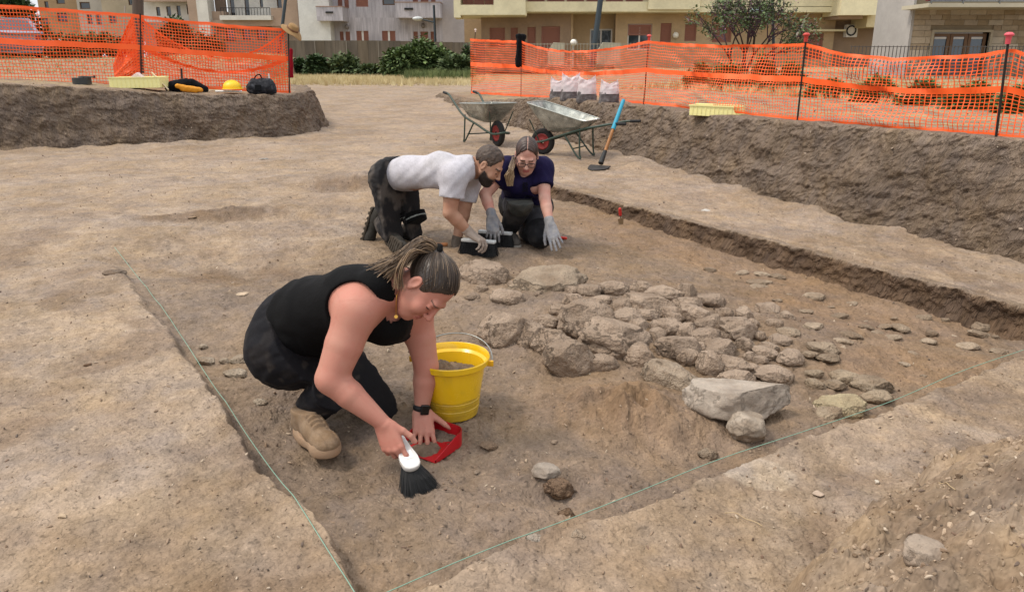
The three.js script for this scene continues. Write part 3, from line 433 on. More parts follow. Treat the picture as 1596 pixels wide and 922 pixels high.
// head in its own frame (x right, y up, z forward), s scales it
function headField(F, o, B, s = 1, sex = 'f', neckTo, neckR = 0.055) {
  const P = (x, y, z) => inFrame(o, B, x * s, y * s, z * s), e = (x, y, z, r, k, sub) => F.ell(P(x, y, z), r.map(v => v * s), B, k * s, sub);
  const j = sex === 'm' ? 1.08 : 1;
  e(0, 0.036, -0.014, [0.074, 0.086, 0.094], 0.02);
  if (neckTo) F.cone(P(0, -0.045, -0.028), neckTo, neckR * 0.93, neckR * 1.08, 0.03);
  e(0, -0.03, 0.03, [0.062 * j, 0.075, 0.06], 0.03);
  e(0, -0.075, 0.04, [0.046 * j, 0.04, 0.045], 0.025);
  e(0, -0.104, 0.067, [0.021 * j, 0.018, 0.018], 0.024);
  for (const q of [-1, 1]) { e(q * 0.037, -0.035, 0.062, [0.026, 0.026, 0.024], 0.02); F.cone(P(q * 0.052 * j, -0.05, 0.0), P(q * 0.026 * j, -0.1, 0.052), 0.017 * s, 0.015 * s, 0.025 * s); }
  F.cone(P(-0.034, 0.021, 0.078), P(0.034, 0.021, 0.078), 0.013 * s, 0.013 * s, 0.016 * s);
  for (const q of [-1, 1]) { e(q * 0.033, 0.002, 0.093, [0.017, 0.010, 0.012], 0.010, true); e(q * 0.032, 0.0, 0.076, [0.0145, 0.012, 0.013], 0.004); }
  F.cone(P(0, 0.012, 0.088), P(0, -0.028, 0.108), 0.0078 * s, 0.0115 * s, 0.010 * s); e(0, -0.031, 0.110, [0.0115, 0.0095, 0.0105], 0.006);
  for (const q of [-1, 1]) e(q * 0.0125, -0.035, 0.098, [0.0075, 0.0065, 0.009], 0.006);
  F.cone(P(-0.019, -0.061, 0.085), P(0.019, -0.061, 0.085), 0.0055 * s, 0.0055 * s, 0.007 * s); e(0, -0.060, 0.092, [0.017, 0.0055, 0.0065], 0.005);
  e(0, -0.073, 0.088, [0.018, 0.007, 0.008], 0.006); e(0, -0.0665, 0.099, [0.022, 0.0014, 0.008], 0.002, true);
  for (const q of [-1, 1]) { F.ell(P(q * 0.077, -0.004, -0.012), [0.009, 0.031, 0.019].map(v => v * s), B, 0.006 * s); F.ell(P(q * 0.086, 0.0, -0.008), [0.006, 0.019, 0.0105].map(v => v * s), B, 0.005 * s, true); F.ell(P(q * 0.078, -0.026, -0.006), [0.007, 0.011, 0.009].map(v => v * s), B, 0.005 * s); }
}
// hand: wrist w, frame B = [towards the thumb, back of the hand, along the fingers]
function handField(F, w, B, s, curls, o = {}) {
  const P = (x, y, z) => inFrame(w, B, x * s, y * s, z * s), kn = [[0.031, 0.002, 0.092], [0.0105, 0.005, 0.096], [-0.0105, 0.003, 0.090], [-0.029, -0.002, 0.080]], len = [0.075, 0.083, 0.077, 0.06], rad = [0.0093, 0.0095, 0.009, 0.008], sp = o.spread ?? [0.12, 0.03, -0.07, -0.2];
  for (let i = 0; i < 4; i++) { F.cone(P(kn[i][0] * 0.62, 0, 0.012), P(...kn[i]), 0.0165 * s, 0.0118 * s, 0.014 * s); }
  F.cone(P(0.02, -0.006, 0.025), P(0.026, -0.006, 0.07), 0.016 * s, 0.012 * s, 0.012 * s); F.cone(P(-0.022, -0.006, 0.02), P(-0.026, -0.005, 0.06), 0.015 * s, 0.012 * s, 0.012 * s);
  const tips = [];
  for (let i = 0; i < 4; i++) {
    let p = P(...kn[i]), a = 0; const cs = curls[i], seg = [0.44, 0.31, 0.25];
    for (let k = 0; k < 3; k++) {
      a += cs[k]; const dir = B[2].clone().multiplyScalar(Math.cos(a) * Math.cos(sp[i])).addScaledVector(B[0], Math.cos(a) * Math.sin(sp[i])).addScaledVector(B[1], -Math.sin(a)).normalize();
      const q = p.clone().addScaledVector(dir, len[i] * seg[k] * s), r0 = rad[i] * (1 - 0.08 * k) * s, r1 = rad[i] * (1 - 0.08 * (k + 1)) * s; F.cone(p, q, r0 * (k ? 1 : 1.06), r1, k ? 0.003 : 0.008); p = q;
    }
    tips.push(p);
  }
  const t = o.thumb ?? [[0.030, -0.010, 0.022], [0.052, -0.016, 0.055], [0.062, -0.022, 0.085], [0.066, -0.03, 0.108]];
  for (let k = 0; k < 3; k++) F.cone(P(...t[k]), P(...t[k + 1]), [0.0155, 0.0115, 0.0102][k] * s, [0.0115, 0.0102, 0.0085][k] * s, k ? 0.004 : 0.012);
  tips.push(P(...t[3])); return tips;
}
const skinBump = tex(256, (u, v) => 0.5 + 0.25 * tnA(u, v, 60) + 0.25 * tnB(u, v, 110), false);
function skinMat(o = {}) { return new THREE.MeshPhysicalMaterial({ vertexColors: true, specularIntensity: 0.7, roughness: 0.58, sheen: 0.15, sheenRoughness: 0.6, sheenColor: new THREE.Color(0.5, 0.25, 0.2), bumpMap: skinBump, bumpScale: 0.0006, ...o }); }
const clothBump = tex(256, (u, v) => 0.5 + 0.2 * Math.sin(u * 2 * Math.PI * 64) * Math.sin(v * 2 * Math.PI * 64) + 0.2 * tnA(u, v, 24) + 0.15 * tnB(u, v, 70), false);
const clothMap = tex(256, (u, v) => 0.92 + 0.03 * tnA(u, v, 7) + 0.03 * tnB(u, v, 31) + 0.04 * tnA(u, v, 120));
function cloth(color, o = {}) { return new THREE.MeshPhysicalMaterial({ color, specularIntensity: 0.35, map: clothMap, bumpMap: clothBump, bumpScale: 0.0012, roughness: 0.9, sheen: 0.25, sheenRoughness: 0.7, sheenColor: new THREE.Color(0.25, 0.25, 0.26), ...o }); }
function dusty(g, base, dust, f) { return vcol(g, (x, y, z, ny) => { const t = f(x, y, z, ny); return mix3(base, dust, clamp(t)); }); }

// cut the body off beyond w (seen from a), only within the radius r of w: negative where kept; without r the bare plane
function beyond(w, a) { const n = w.clone().sub(a).normalize(); return (x, y, z, r) => { const p = (x - w.x) * n.x + (y - w.y) * n.y + (z - w.z) * n.z; return r ? Math.min(p, r - Math.hypot(x - w.x, y - w.y, z - w.z)) : p; }; }
// negative where hair grows, in the head's frame
function hairline(lx, ly, lz, short = 0) {
  const K = [[-0.2, -0.075], [-0.07, -0.062 + short], [-0.035, -0.03 + short * 0.6], [-0.022, 0.024], [0.004, 0.024], [0.012, -0.002], [0.03, 0.0], [0.04, 0.035], [0.06, 0.056], [0.075, 0.083], [0.2, 0.1]];
  let i = 0; while (i < K.length - 2 && lz > K[i + 1][0]) i++; const t = clamp((lz - K[i][0]) / (K[i + 1][0] - K[i][0]));
  let line = lerp(K[i][1], K[i + 1][1], t); if (lz > 0.045) line = lerp(line, 0.1 - 0.6 * Math.abs(lx), sstep(0.045, 0.06, lz));
  return line - ly;
}
// ---------------------------------------------------------------- the woman crouching in front
{
  const J = (px, py, z) => atZ(px, py, z);
  const hipR = J(452, 540, -2.92), hipL = J(472, 525, -3.10), kneeR = J(566, 566, -2.70), ankR = J(490, 632, -2.84), kneeL = V(-0.545, 0.10, -2.96), ankL = V(-0.86, 0.09, -3.2);
  const shR = J(556, 484, -2.66), elR = J(516, 590, -2.58), wrR = J(598, 660, -2.55), shL = J(646, 482, -2.95), elL = J(664, 570, -2.91), wrL = J(657, 638, -2.87);
  const neck = J(607, 446, -2.78), chest = J(572, 466, -2.83), waist = J(498, 492, -2.96), pelvis = J(458, 520, -3.02), head = J(664, 446, -2.72);
  const lat = shR.clone().sub(shL).normalize(), HB = frame([0.34, -0.84, 0.42], [0.85, 0.42, 0.13]);
  const base = V(-0.62, gH(-0.62, -2.8), -2.8), who = group('person', [base.x, base.y, base.z]);
  tag(who, 'woman in a black sleeveless top crouching to sweep soil, beside the yellow bucket', 'person');
  const put = (name, g, m, parent = who) => { g.translate(-base.x, -base.y, -base.z); return mesh(name, g, m, parent); };
  const off = (p, d, k) => p.clone().addScaledVector(d, k);
  // trunk, shared by skin and clothing
  const trunk = (F, e = 0) => {
    for (const s of [-1, 1]) { F.cone(off(waist, lat, s * 0.055), off(chest, lat, s * 0.06), 0.134 + e, 0.118 + e, 0.05); F.cone(off(pelvis, lat, s * 0.05), off(waist, lat, s * 0.055), (e < 0 ? 0.125 : 0.15) + e, 0.134 + e, 0.06); }
    F.cone(off(chest, lat, 0.06), off(neck, lat, 0.05), 0.118 + e, 0.075 + e, 0.05); F.cone(off(chest, lat, -0.06), off(neck, lat, -0.05), 0.118 + e, 0.075 + e, 0.05);
    F.ell(J(604, 502, -2.80), [0.08 + e, 0.078 + e, 0.085 + e], null, 0.08); F.ell(J(618, 500, -2.93), [0.078 + e, 0.078 + e, 0.08 + e], null, 0.08);
    return F;
  };
  const arms = (F) => {
    F.cone(off(neck, V(0, 0.005, 0), 1), shR, 0.068, 0.073, 0.05); F.cone(neck, shL, 0.066, 0.07, 0.05);
    const mR = shR.clone().lerp(elR, 0.5), mfR = elR.clone().lerp(wrR, 0.35), mL = shL.clone().lerp(elL, 0.5), mfL = elL.clone().lerp(wrL, 0.35);
    F.chain([shR, mR, elR], [0.074, 0.07, 0.057], 0.04).chain([elR, mfR, wrR], [0.056, 0.052, 0.029], 0.016);
    F.chain([shL, mL, elL], [0.067, 0.062, 0.049], 0.04).chain([elL, mfL, wrL], [0.048, 0.047, 0.029], 0.016);
    return F;
  };
  const skinF = arms(trunk(new Field(), -0.006)); skinF.cone(head.clone().lerp(neck, 0.35), neck, 0.054, 0.066, 0.04);
  const HR = frame([0, 0, 0], [0, 1, 0]);
  // right hand grips the brush from above-left, left hand lies spread on the pan
  const fR = V(0.36, -0.84, 0.36).normalize(), fL = V(0.12, -0.62, 0.62).normalize();
  const mk = (f, thumb) => { const t = thumb.clone().addScaledVector(f, -thumb.dot(f)).normalize(); return t; };
  const tR = mk(fR, V(0.85, 0.35, 0.1)), bR = fR.clone().cross(tR).normalize(); if (bR.z < 0) bR.negate();
  const tL = mk(fL, V(0.95, 0.02, -0.1)), bL = fL.clone().cross(tL).normalize(); if (bL.y < 0) bL.negate();
  const BR = [tR, bR, fR], BL = [tL, bL, fL];
  const handR = new Field(), handL = new Field();
  handR.cone(elR.clone().lerp(wrR, 0.35), wrR, 0.051, 0.029, 0.02); handL.cone(elL.clone().lerp(wrL, 0.35), wrL, 0.046, 0.029, 0.02);
  handField(handR, wrR, BR, 1.08, [[0.12, 0.2, 0.12], [0.5, 0.6, 0.4], [0.65, 0.75, 0.5], [0.7, 0.8, 0.5]], { thumb: [[0.026, -0.006, 0.02], [0.05, -0.013, 0.046], [0.065, -0.022, 0.072], [0.07, -0.032, 0.095]] });
  handField(handL, wrL, BL, 1.06, [[0.05, 0.25, 0.2], [0.1, 0.25, 0.2], [0.1, 0.25, 0.2], [0.05, 0.2, 0.15]], { spread: [0.16, 0.02, -0.14, -0.34], thumb: [[0.03, -0.006, 0.02], [0.06, -0.008, 0.045], [0.084, -0.012, 0.066], [0.103, -0.018, 0.08]] });
  const HS = 1.05, headF = new Field(); headField(headF, head, HB, HS, 'f', neck, 0.054);
  const clip = beyond;
  const cR = clip(elR.clone().lerp(wrR, 0.8), elR), cL = clip(elL.clone().lerp(wrL, 0.8), elL), nk = head.clone().lerp(neck, 0.62), cN = clip(nk, neck);
  const [lo, hi] = bounds([pelvis, neck, shR, shL, elR, elL, wrR, wrL, head], 0.2);
  const gBody = netMesh((x, y, z) => Math.max(skinF.d(x, y, z), cR(x, y, z, 0.2), cL(x, y, z, 0.2), cN(x, y, z, 0.2)), lo, hi, 0.0075);
  const bR2 = bounds([elR.clone().lerp(wrR, 0.7), wrR, inFrame(wrR, BR, 0, 0, 0.19)], 0.1), bL2 = bounds([elL.clone().lerp(wrL, 0.7), wrL, inFrame(wrL, BL, 0, 0, 0.19)], 0.12);
  const gHR = netMesh((x, y, z) => Math.max(handR.d(x, y, z), -cR(x, y, z) - 0.014), ...bR2, 0.003), gHL = netMesh((x, y, z) => Math.max(handL.d(x, y, z), -cL(x, y, z) - 0.014), ...bL2, 0.003);
  const gHd = netMesh((x, y, z) => Math.max(headF.d(x, y, z), -cN(x, y, z) - 0.012), ...bounds([head, nk], 0.165), 0.003);
  fieldNormals(gBody, skinF); fieldNormals(gHR, handR, 0.0015); fieldNormals(gHL, handL, 0.0015); fieldNormals(gHd, headF, 0.0012);
  const S0 = [0.465, 0.225, 0.166], SR = [0.46, 0.178, 0.13], S1 = [0.45, 0.21, 0.145];
  const skinC = (x, y, z) => { const n = fbm(x * 9, y * 9, z * 9, 3) + 0.5 * noise(x * 70, y * 70, z * 70); return mix3(S0, SR, clamp(0.45 + 0.5 * n)); };   // sun-reddened skin, mottled
  for (const g of [gBody, gHR, gHL]) vcol(g, skinC);
  const brow = (lx, ly, lz) => { const ax = Math.abs(lx); return (ax > 0.012 && ax < 0.052 && Math.abs(ly - (0.024 - 6 * Math.pow(ax - 0.034, 2))) < 0.003 && lz > 0.05) ? 1 : 0; };
  vcol(gHd, (x, y, z) => {
    const [lx, ly, lz] = toFrame(head, HB, x, y, z), ax = Math.abs(lx); let c = skinC(x, y, z);
    if (lz > 0.07 && Math.abs(lx) < 0.023 && ly < -0.053 && ly > -0.081) c = mix3(c, [0.42, 0.13, 0.11], 0.75);
    if (brow(lx, ly, lz)) c = mix3(c, [0.05, 0.03, 0.022], 0.8);
    if (lz > 0.055 && ax > 0.018 && ax < 0.048 && Math.abs(ly + 0.006 - 4 * Math.pow(ax - 0.033, 2)) < 0.0032) c = [0.03, 0.018, 0.014]; // lashes of the lowered lids
    return c;
  });
  for (const g of [gBody, gHR, gHL, gHd]) boxUV(g, 0.12);
  put('body', merge([gBody, gHR, gHL, gHd]), skinMat());
  // sleeveless top
  {
    const F = trunk(new Field(), 0.006); F.cone(off(neck, lat, 0.095), off(chest, lat, 0.06), 0.062, 0.12, 0.03); F.cone(off(neck, lat, -0.095), off(chest, lat, -0.06), 0.062, 0.12, 0.03);
    const hole = new Field().ell(off(shR, lat, 0.04), [0.11, 0.11, 0.11]).ell(off(shL, lat, 0.04), [0.104, 0.104, 0.104], null, 0.001);
    const up = chest.clone().sub(waist).normalize(), front = up.clone().cross(lat).normalize(); if (front.y > 0) front.negate();
    const neckHole = new Field().cone(inFrame(neck, [lat, up, front], 0, 0.03, -0.01), inFrame(neck, [lat, up, front], 0, -0.05, 0.115), 0.092, 0.052, 0.03);
    const hemC = pelvis.clone().lerp(waist, 0.42);
    const g = netMesh((x, y, z) => {
      const hem = -((x - hemC.x) * up.x + (y - hemC.y) * up.y + (z - hemC.z) * up.z);
      const along = (x - hemC.x) * up.x + (y - hemC.y) * up.y + (z - hemC.z) * up.z;
      const wr = 0.003 * noise(x * 18, y * 18, z * 18) + 0.0035 * Math.sin(along * 70 + 5 * noise(x * 9, y * 9, z * 9)) * sstep(0.28, 0.05, along);
      return Math.max(F.d(x, y, z) - 0.002 + wr, -hole.d(x, y, z), -neckHole.d(x, y, z), hem);
    }, ...bounds([pelvis, neck, shR, shL], 0.2), 0.006);
    boxUV(g, 0.25); put('tank_top', g, cloth(0x08080a, { roughness: 0.85, sheen: 0.06 }));
  }
  // trousers
  {
    const F = new Field(); F.cone(hipR, hipL, 0.152, 0.15, 0.05); F.cone(off(hipR, V(-0.03, -0.02, 0.01), 1), off(hipL, V(-0.03, -0.02, 0), 1), 0.135, 0.135, 0.06); F.cone(pelvis.clone().lerp(waist, 0.35), pelvis, 0.175, 0.16, 0.08);
    F.cone(off(pelvis.clone().lerp(waist, 0.4), lat, 0.05), hipR, 0.15, 0.15, 0.06);
    F.chain([hipR, hipR.clone().lerp(kneeR, 0.5), kneeR], [0.14, 0.118, 0.078], 0.05).chain([kneeR, kneeR.clone().lerp(ankR, 0.45), ankR], [0.076, 0.085, 0.072], 0.03);
    F.chain([hipL, hipL.clone().lerp(kneeL, 0.5), kneeL], [0.14, 0.115, 0.08], 0.05).chain([kneeL, kneeL.clone().lerp(ankL, 0.4), ankL], [0.078, 0.08, 0.065], 0.03);
    const ax = kneeR.clone().sub(ankR).normalize(), cuff = ankR.clone().addScaledVector(ax, -0.045), up = waist.clone().sub(pelvis).normalize(), wl = pelvis.clone().lerp(waist, 0.72);
    const th = kneeR.clone().sub(hipR).normalize();
    const g = netMesh((x, y, z) => {
      const cu = -((x - cuff.x) * ax.x + (y - cuff.y) * ax.y + (z - cuff.z) * ax.z), wb = (x - wl.x) * up.x + (y - wl.y) * up.y + (z - wl.z) * up.z;
      const s = (x - hipR.x) * th.x + (y - hipR.y) * th.y + (z - hipR.z) * th.z;
      const wr = 0.005 * noise(x * 13, y * 13, z * 13) + 0.006 * noise(s * 9, (y - x * 0.5) * 34, z * 20) * sstep(0.3, 0.05, Math.abs(s - 0.1)) + 0.005 * noise(x * 26, y * 44, z * 26) * sstep(0.35, 0.12, y - base.y) + 0.0015 * noise(x * 40, y * 40, z * 40);
      return Math.max(F.d(x, y, z) + wr, cu, wb);
    }, ...bounds([pelvis, waist, hipR, hipL, kneeR, kneeL, ankR, ankL], 0.19), 0.0065);
    boxUV(g, 0.22); const n = (x, y, z) => 0.1 * sstep(0.05, 0.5, fbm(x * 9, y * 9, z * 9, 3)) + 0.5 * sstep(0.25, 0.6, noise(x * 24, y * 24, z * 24)) * sstep(0.5, 0.2, y);
    dusty(g, [0.008, 0.008, 0.011], [0.11, 0.09, 0.075], n); put('trousers', g, cloth(0xffffff, { vertexColors: true, sheen: 0.08, roughness: 0.78 }));
    // a pocket flap on the thigh and the waistband
    const q = hipR.clone().lerp(kneeR, 0.52); q.add(V(0.0, -0.01, 0.118));
  }
  // shoes: chunky soled trainers
  const shoe = (heel, toe, lift) => {
    const d = toe.clone().sub(heel).normalize(), B = frame([d.x, d.y, d.z], [0, 1, 0]), P = (x, y, z) => inFrame(heel, B, x, y, z);
    const F = new Field(); F.cone(P(0, 0.055, 0.035), P(0, 0.05, 0.12), 0.040, 0.041, 0.02); F.cone(P(0, 0.05, 0.12), P(0.006, 0.042, 0.2), 0.042, 0.038, 0.03); F.ell(P(0.005, 0.04, 0.215), [0.046, 0.034, 0.052], B, 0.03); F.cone(P(0, 0.06, 0.035), P(0, 0.11, 0.03), 0.038, 0.041, 0.03); F.cone(P(0, 0.07, 0.12), P(0, 0.115, 0.055), 0.034, 0.038, 0.03);
    const sole = new Field(); sole.cone(P(0, 0.017, 0.03), P(0.0, 0.017, 0.12), 0.046, 0.045, 0.02).cone(P(0, 0.017, 0.12), P(0.006, 0.018, 0.215), 0.045, 0.055, 0.03);
    const [l, h] = bounds([P(0, 0.05, 0), P(0, 0.05, 0.27), P(0, 0.13, 0.04)], 0.08);
    const gU = netMesh((x, y, z) => { const q = toFrame(heel, B, x, y, z); const lace = q[2] > 0.075 && q[2] < 0.175 && Math.abs(q[0]) < 0.026 ? 0.0035 * Math.sin(q[2] * 330) : 0; const panel = 0.003 * Math.tanh(60 * (q[1] - 0.03 - 0.045 * Math.sin(q[2] * 24))); return Math.max(F.d(x, y, z) - 0.002 - lace - panel * (Math.abs(q[0]) > 0.028 ? 1 : 0), q[1] - 0.125, 0.02 - q[1]); }, l, h, 0.004);
    const gS = netMesh((x, y, z) => { const q = toFrame(heel, B, x, y, z), wave = 0.012 * Math.sin(q[2] * 52 + 0.8), top = 0.034 + 0.012 * Math.cos(q[2] * 24) + 0.25 * wave; return Math.max(sole.d(x, Math.max(y, 0), z) - 0.004 + 0.35 * wave, q[1] - top - 0.012, -q[1] - 0.0); }, l, h, 0.004);
    const dust = (x, y, z) => 0.5 + 0.6 * fbm(x * 25, y * 25, z * 25, 3);
    boxUV(gU, 0.1); dusty(gU, [0.27, 0.175, 0.1], [0.34, 0.245, 0.165], dust); boxUV(gS, 0.1); dusty(gS, [0.38, 0.24, 0.145], [0.33, 0.23, 0.15], dust);
    const s = put('shoe', gU, cloth(0xffffff, { vertexColors: true })); put('sole', gS, std(0xffffff, 0.85, { vertexColors: true, bumpMap: clothBump, bumpScale: 0.001 }), s);
    const lg = []; for (let k = 0; k < 5; k++) { const zz = 0.092 + k * 0.019; lg.push(tube([P(-0.027, 0.086 - k * 0.004, zz), P(0, 0.098 - k * 0.0045, zz + 0.006), P(0.027, 0.086 - k * 0.004, zz)], 0.0032, 8, 5)); }
    put('laces', merge(lg), std(0x9a7d5c, 0.95), s);
  };
  { const a = onGround(469, 672), b = onGround(517, 722); a.y = gH(a.x, a.z) + 0.002; b.y = a.y; shoe(a, b); }
  { const a = V(-0.93, 0.12, -3.24), b = V(-0.83, 0.02, -3.08); shoe(a, b); }
  // hair: a tight cap drawn back to the tie, then a loose tail over the nape
  {
    const tie = inFrame(head, HB, 0.0, 0.085, -0.105), strand = (x, y, z) => { const [lx, ly, lz] = toFrame(head, HB, x, y, z); return Math.atan2(lx, Math.max(0.02, (lz + 0.11) * 0.9 + 0.2 * ly)) + 0.35 * ly; };
    const F = new Field(); F.ell(inFrame(head, HB, 0, 0.04, -0.014), [0.0835, 0.094, 0.104], HB); F.cone(inFrame(head, HB, 0, 0.07, -0.08), tie, 0.03, 0.018, 0.03);
    const g = netMesh((x, y, z) => {
      const [lx, ly, lz] = toFrame(head, HB, x, y, z), a = strand(x, y, z);
      return Math.max(F.d(x, y, z) + 0.0006 * Math.sin(a * 150 + 4 * noise(x * 30, y * 30, z * 30)) + 0.0012 * noise(a * 40, ly * 12, 3), hairline(lx, ly, lz));
    }, ...bounds([head, tie], 0.13), 0.003);
    const hairC = (x, y, z) => { const a = strand(x, y, z), s = noise(a * 26, 2, 5) + 0.7 * noise(a * 70, 8, 1); return mix3([0.026, 0.017, 0.012], [0.12, 0.08, 0.05], sstep(0.18, 0.8, s) * 0.9); };
    vcol(g, hairC); put('hair', g, std(0xffffff, 0.42, { vertexColors: true }));
    { // combed strands over the cap
      const Q = rng(15), hs = [], ax = [0.0845, 0.095, 0.105], to = V(0, 0.045, -0.091).divide(V(...ax)).normalize();
      for (let i = 0; i < 620; i++) {
        let s = V((Q() - 0.5) * 2, Q() * 1.6 - 0.6, Q() * 2 - 0.8).normalize(), l = V(s.x * ax[0], 0.04 + s.y * ax[1], -0.014 + s.z * ax[2]); if (hairline(l.x, l.y, l.z) > -0.004 || l.z < -0.06) continue;
        const pts = [], lift = 1.002 + 0.012 * Q(); for (let k = 0; k <= 7; k++) { const u = s.clone().lerp(to, k / 7).normalize(), wv = lift + 0.006 * Math.sin(k + i); pts.push(inFrame(head, HB, u.x * ax[0] * wv, 0.04 + u.y * ax[1] * wv, -0.014 + u.z * ax[2] * wv)); }
        const q = tube(pts, 0.0007 + 0.0006 * Q(), 12, 4), t = Q(), c = t < 0.82 ? mix3([0.024, 0.015, 0.01], [0.06, 0.038, 0.024], Q()) : mix3([0.1, 0.065, 0.038], [0.26, 0.18, 0.11], Q()); vcol(q, () => c); hs.push(q);
      }
      put('hair_strands', merge(hs), std(0xffffff, 0.45, { vertexColors: true }));
    }
    const R = rng(5), tl = [], dn = [];
    const T0 = tie.clone();
    for (let i = 0; i < 520; i++) {
      const e = () => (R() - 0.5), a = T0.clone().add(V(e() * 0.03, e() * 0.03, e() * 0.03));
      const sweep = R(), p1 = a.clone().add(V(-0.045 + e() * 0.02, 0.03 + e() * 0.025, 0.01 + e() * 0.05)), p2 = a.clone().add(V(-0.11 - 0.02 * sweep, 0.0 - 0.03 * sweep + e() * 0.03, 0.03 + e() * 0.09));
      const p3 = a.clone().add(V(-0.17 - 0.07 * sweep + e() * 0.03, -0.045 - 0.05 * R(), 0.02 + e() * 0.13));
      const q = tube([a, p1, p2, p3], 0.0009 + 0.0008 * R(), 14, 4), t = R(), c = mix3([0.06, 0.037, 0.022], [0.30, 0.20, 0.115], t * t);
      vcol(q, () => c); tl.push(q);
    }
    for (let i = 0; i < 26; i++) { // locks hanging in front of the neck
      const e = () => (R() - 0.5), a = T0.clone().add(V(-0.03 + e() * 0.02, 0.0, 0.03)), p1 = a.clone().add(V(-0.05, 0.02 + e() * 0.02, 0.05 + e() * 0.03)), p2 = a.clone().add(V(-0.09 + e() * 0.02, -0.04, 0.07 + e() * 0.03)), p3 = a.clone().add(V(-0.10 + e() * 0.03, -0.11 + e() * 0.03, 0.07 + e() * 0.03));
      const q = tube([a, p1, p2, p3], 0.0014, 14, 4), t = R(), c = mix3([0.07, 0.045, 0.03], [0.30, 0.2, 0.115], t); vcol(q, () => c); tl.push(q);
    }
    put('ponytail', merge(tl), std(0xffffff, 0.5, { vertexColors: true }));
    const TB = frame([-0.75, 0.5, 0.3], [0, 0, 1]); const tg = new THREE.TorusGeometry(0.02, 0.012, 10, 24); tg.applyMatrix4(new THREE.Matrix4().makeBasis(TB[0], TB[1], TB[2])); tg.translate(tie.x, tie.y, tie.z); const pp = tg.attributes.position; for (let i = 0; i < pp.count; i++) { const n = 0.004 * noise(pp.getX(i) * 90, pp.getY(i) * 90, pp.getZ(i) * 90); pp.setXYZ(i, pp.getX(i) + n, pp.getY(i) + n, pp.getZ(i)); } tg.computeVertexNormals();
    put('hair_tie', tg, cloth(0x0c0c0d));
  }
  // watch on the left wrist, chain with a small medal
  {
    const ax = wrL.clone().sub(elL).normalize(), c = wrL.clone().addScaledVector(ax, -0.008), B = [tL.clone(), bL.clone(), ax], t = new THREE.TorusGeometry(0.0325, 0.0045, 8, 40); t.scale(1, 1, 2.6);
    const u = tL.clone().addScaledVector(ax, -tL.dot(ax)).normalize(), w = ax.clone().cross(u).normalize(); t.applyMatrix4(new THREE.Matrix4().makeBasis(u, w, ax)); t.translate(c.x, c.y, c.z);
    const wt = put('wristwatch', t, std(0x111113, 0.6)); const dir = V(0.45, 0.25, 0.85).addScaledVector(ax, -V(0.45, 0.25, 0.85).dot(ax)).normalize(), k = rbox(0.036, 0.042, 0.012, 0.005); const sx = ax.clone().cross(dir).normalize(); k.applyMatrix4(new THREE.Matrix4().makeBasis(sx, ax, dir)); const kp = c.clone().addScaledVector(dir, 0.037); k.translate(kp.x, kp.y, kp.z); put('watch_case', k, std(0x08080a, 0.18), wt);
    const a = J(618, 462, -2.66), b = J(617, 490, -2.655), m = put('necklace', merge([tube([J(622, 452, -2.69), a, b], 0.0011, 14, 5)]), std(0xc9973f, 0.3, { metalness: 0.9 })); const d = new THREE.CylinderGeometry(0.0065, 0.0065, 0.002, 20); d.rotateX(Math.PI / 2 - 0.3); d.translate(b.x, b.y - 0.008, b.z); put('medal', d, std(0xd2a24c, 0.35, { metalness: 0.9 }), m);
  }
  globalThis.__front = { wrR, BR, wrL, BL };
}
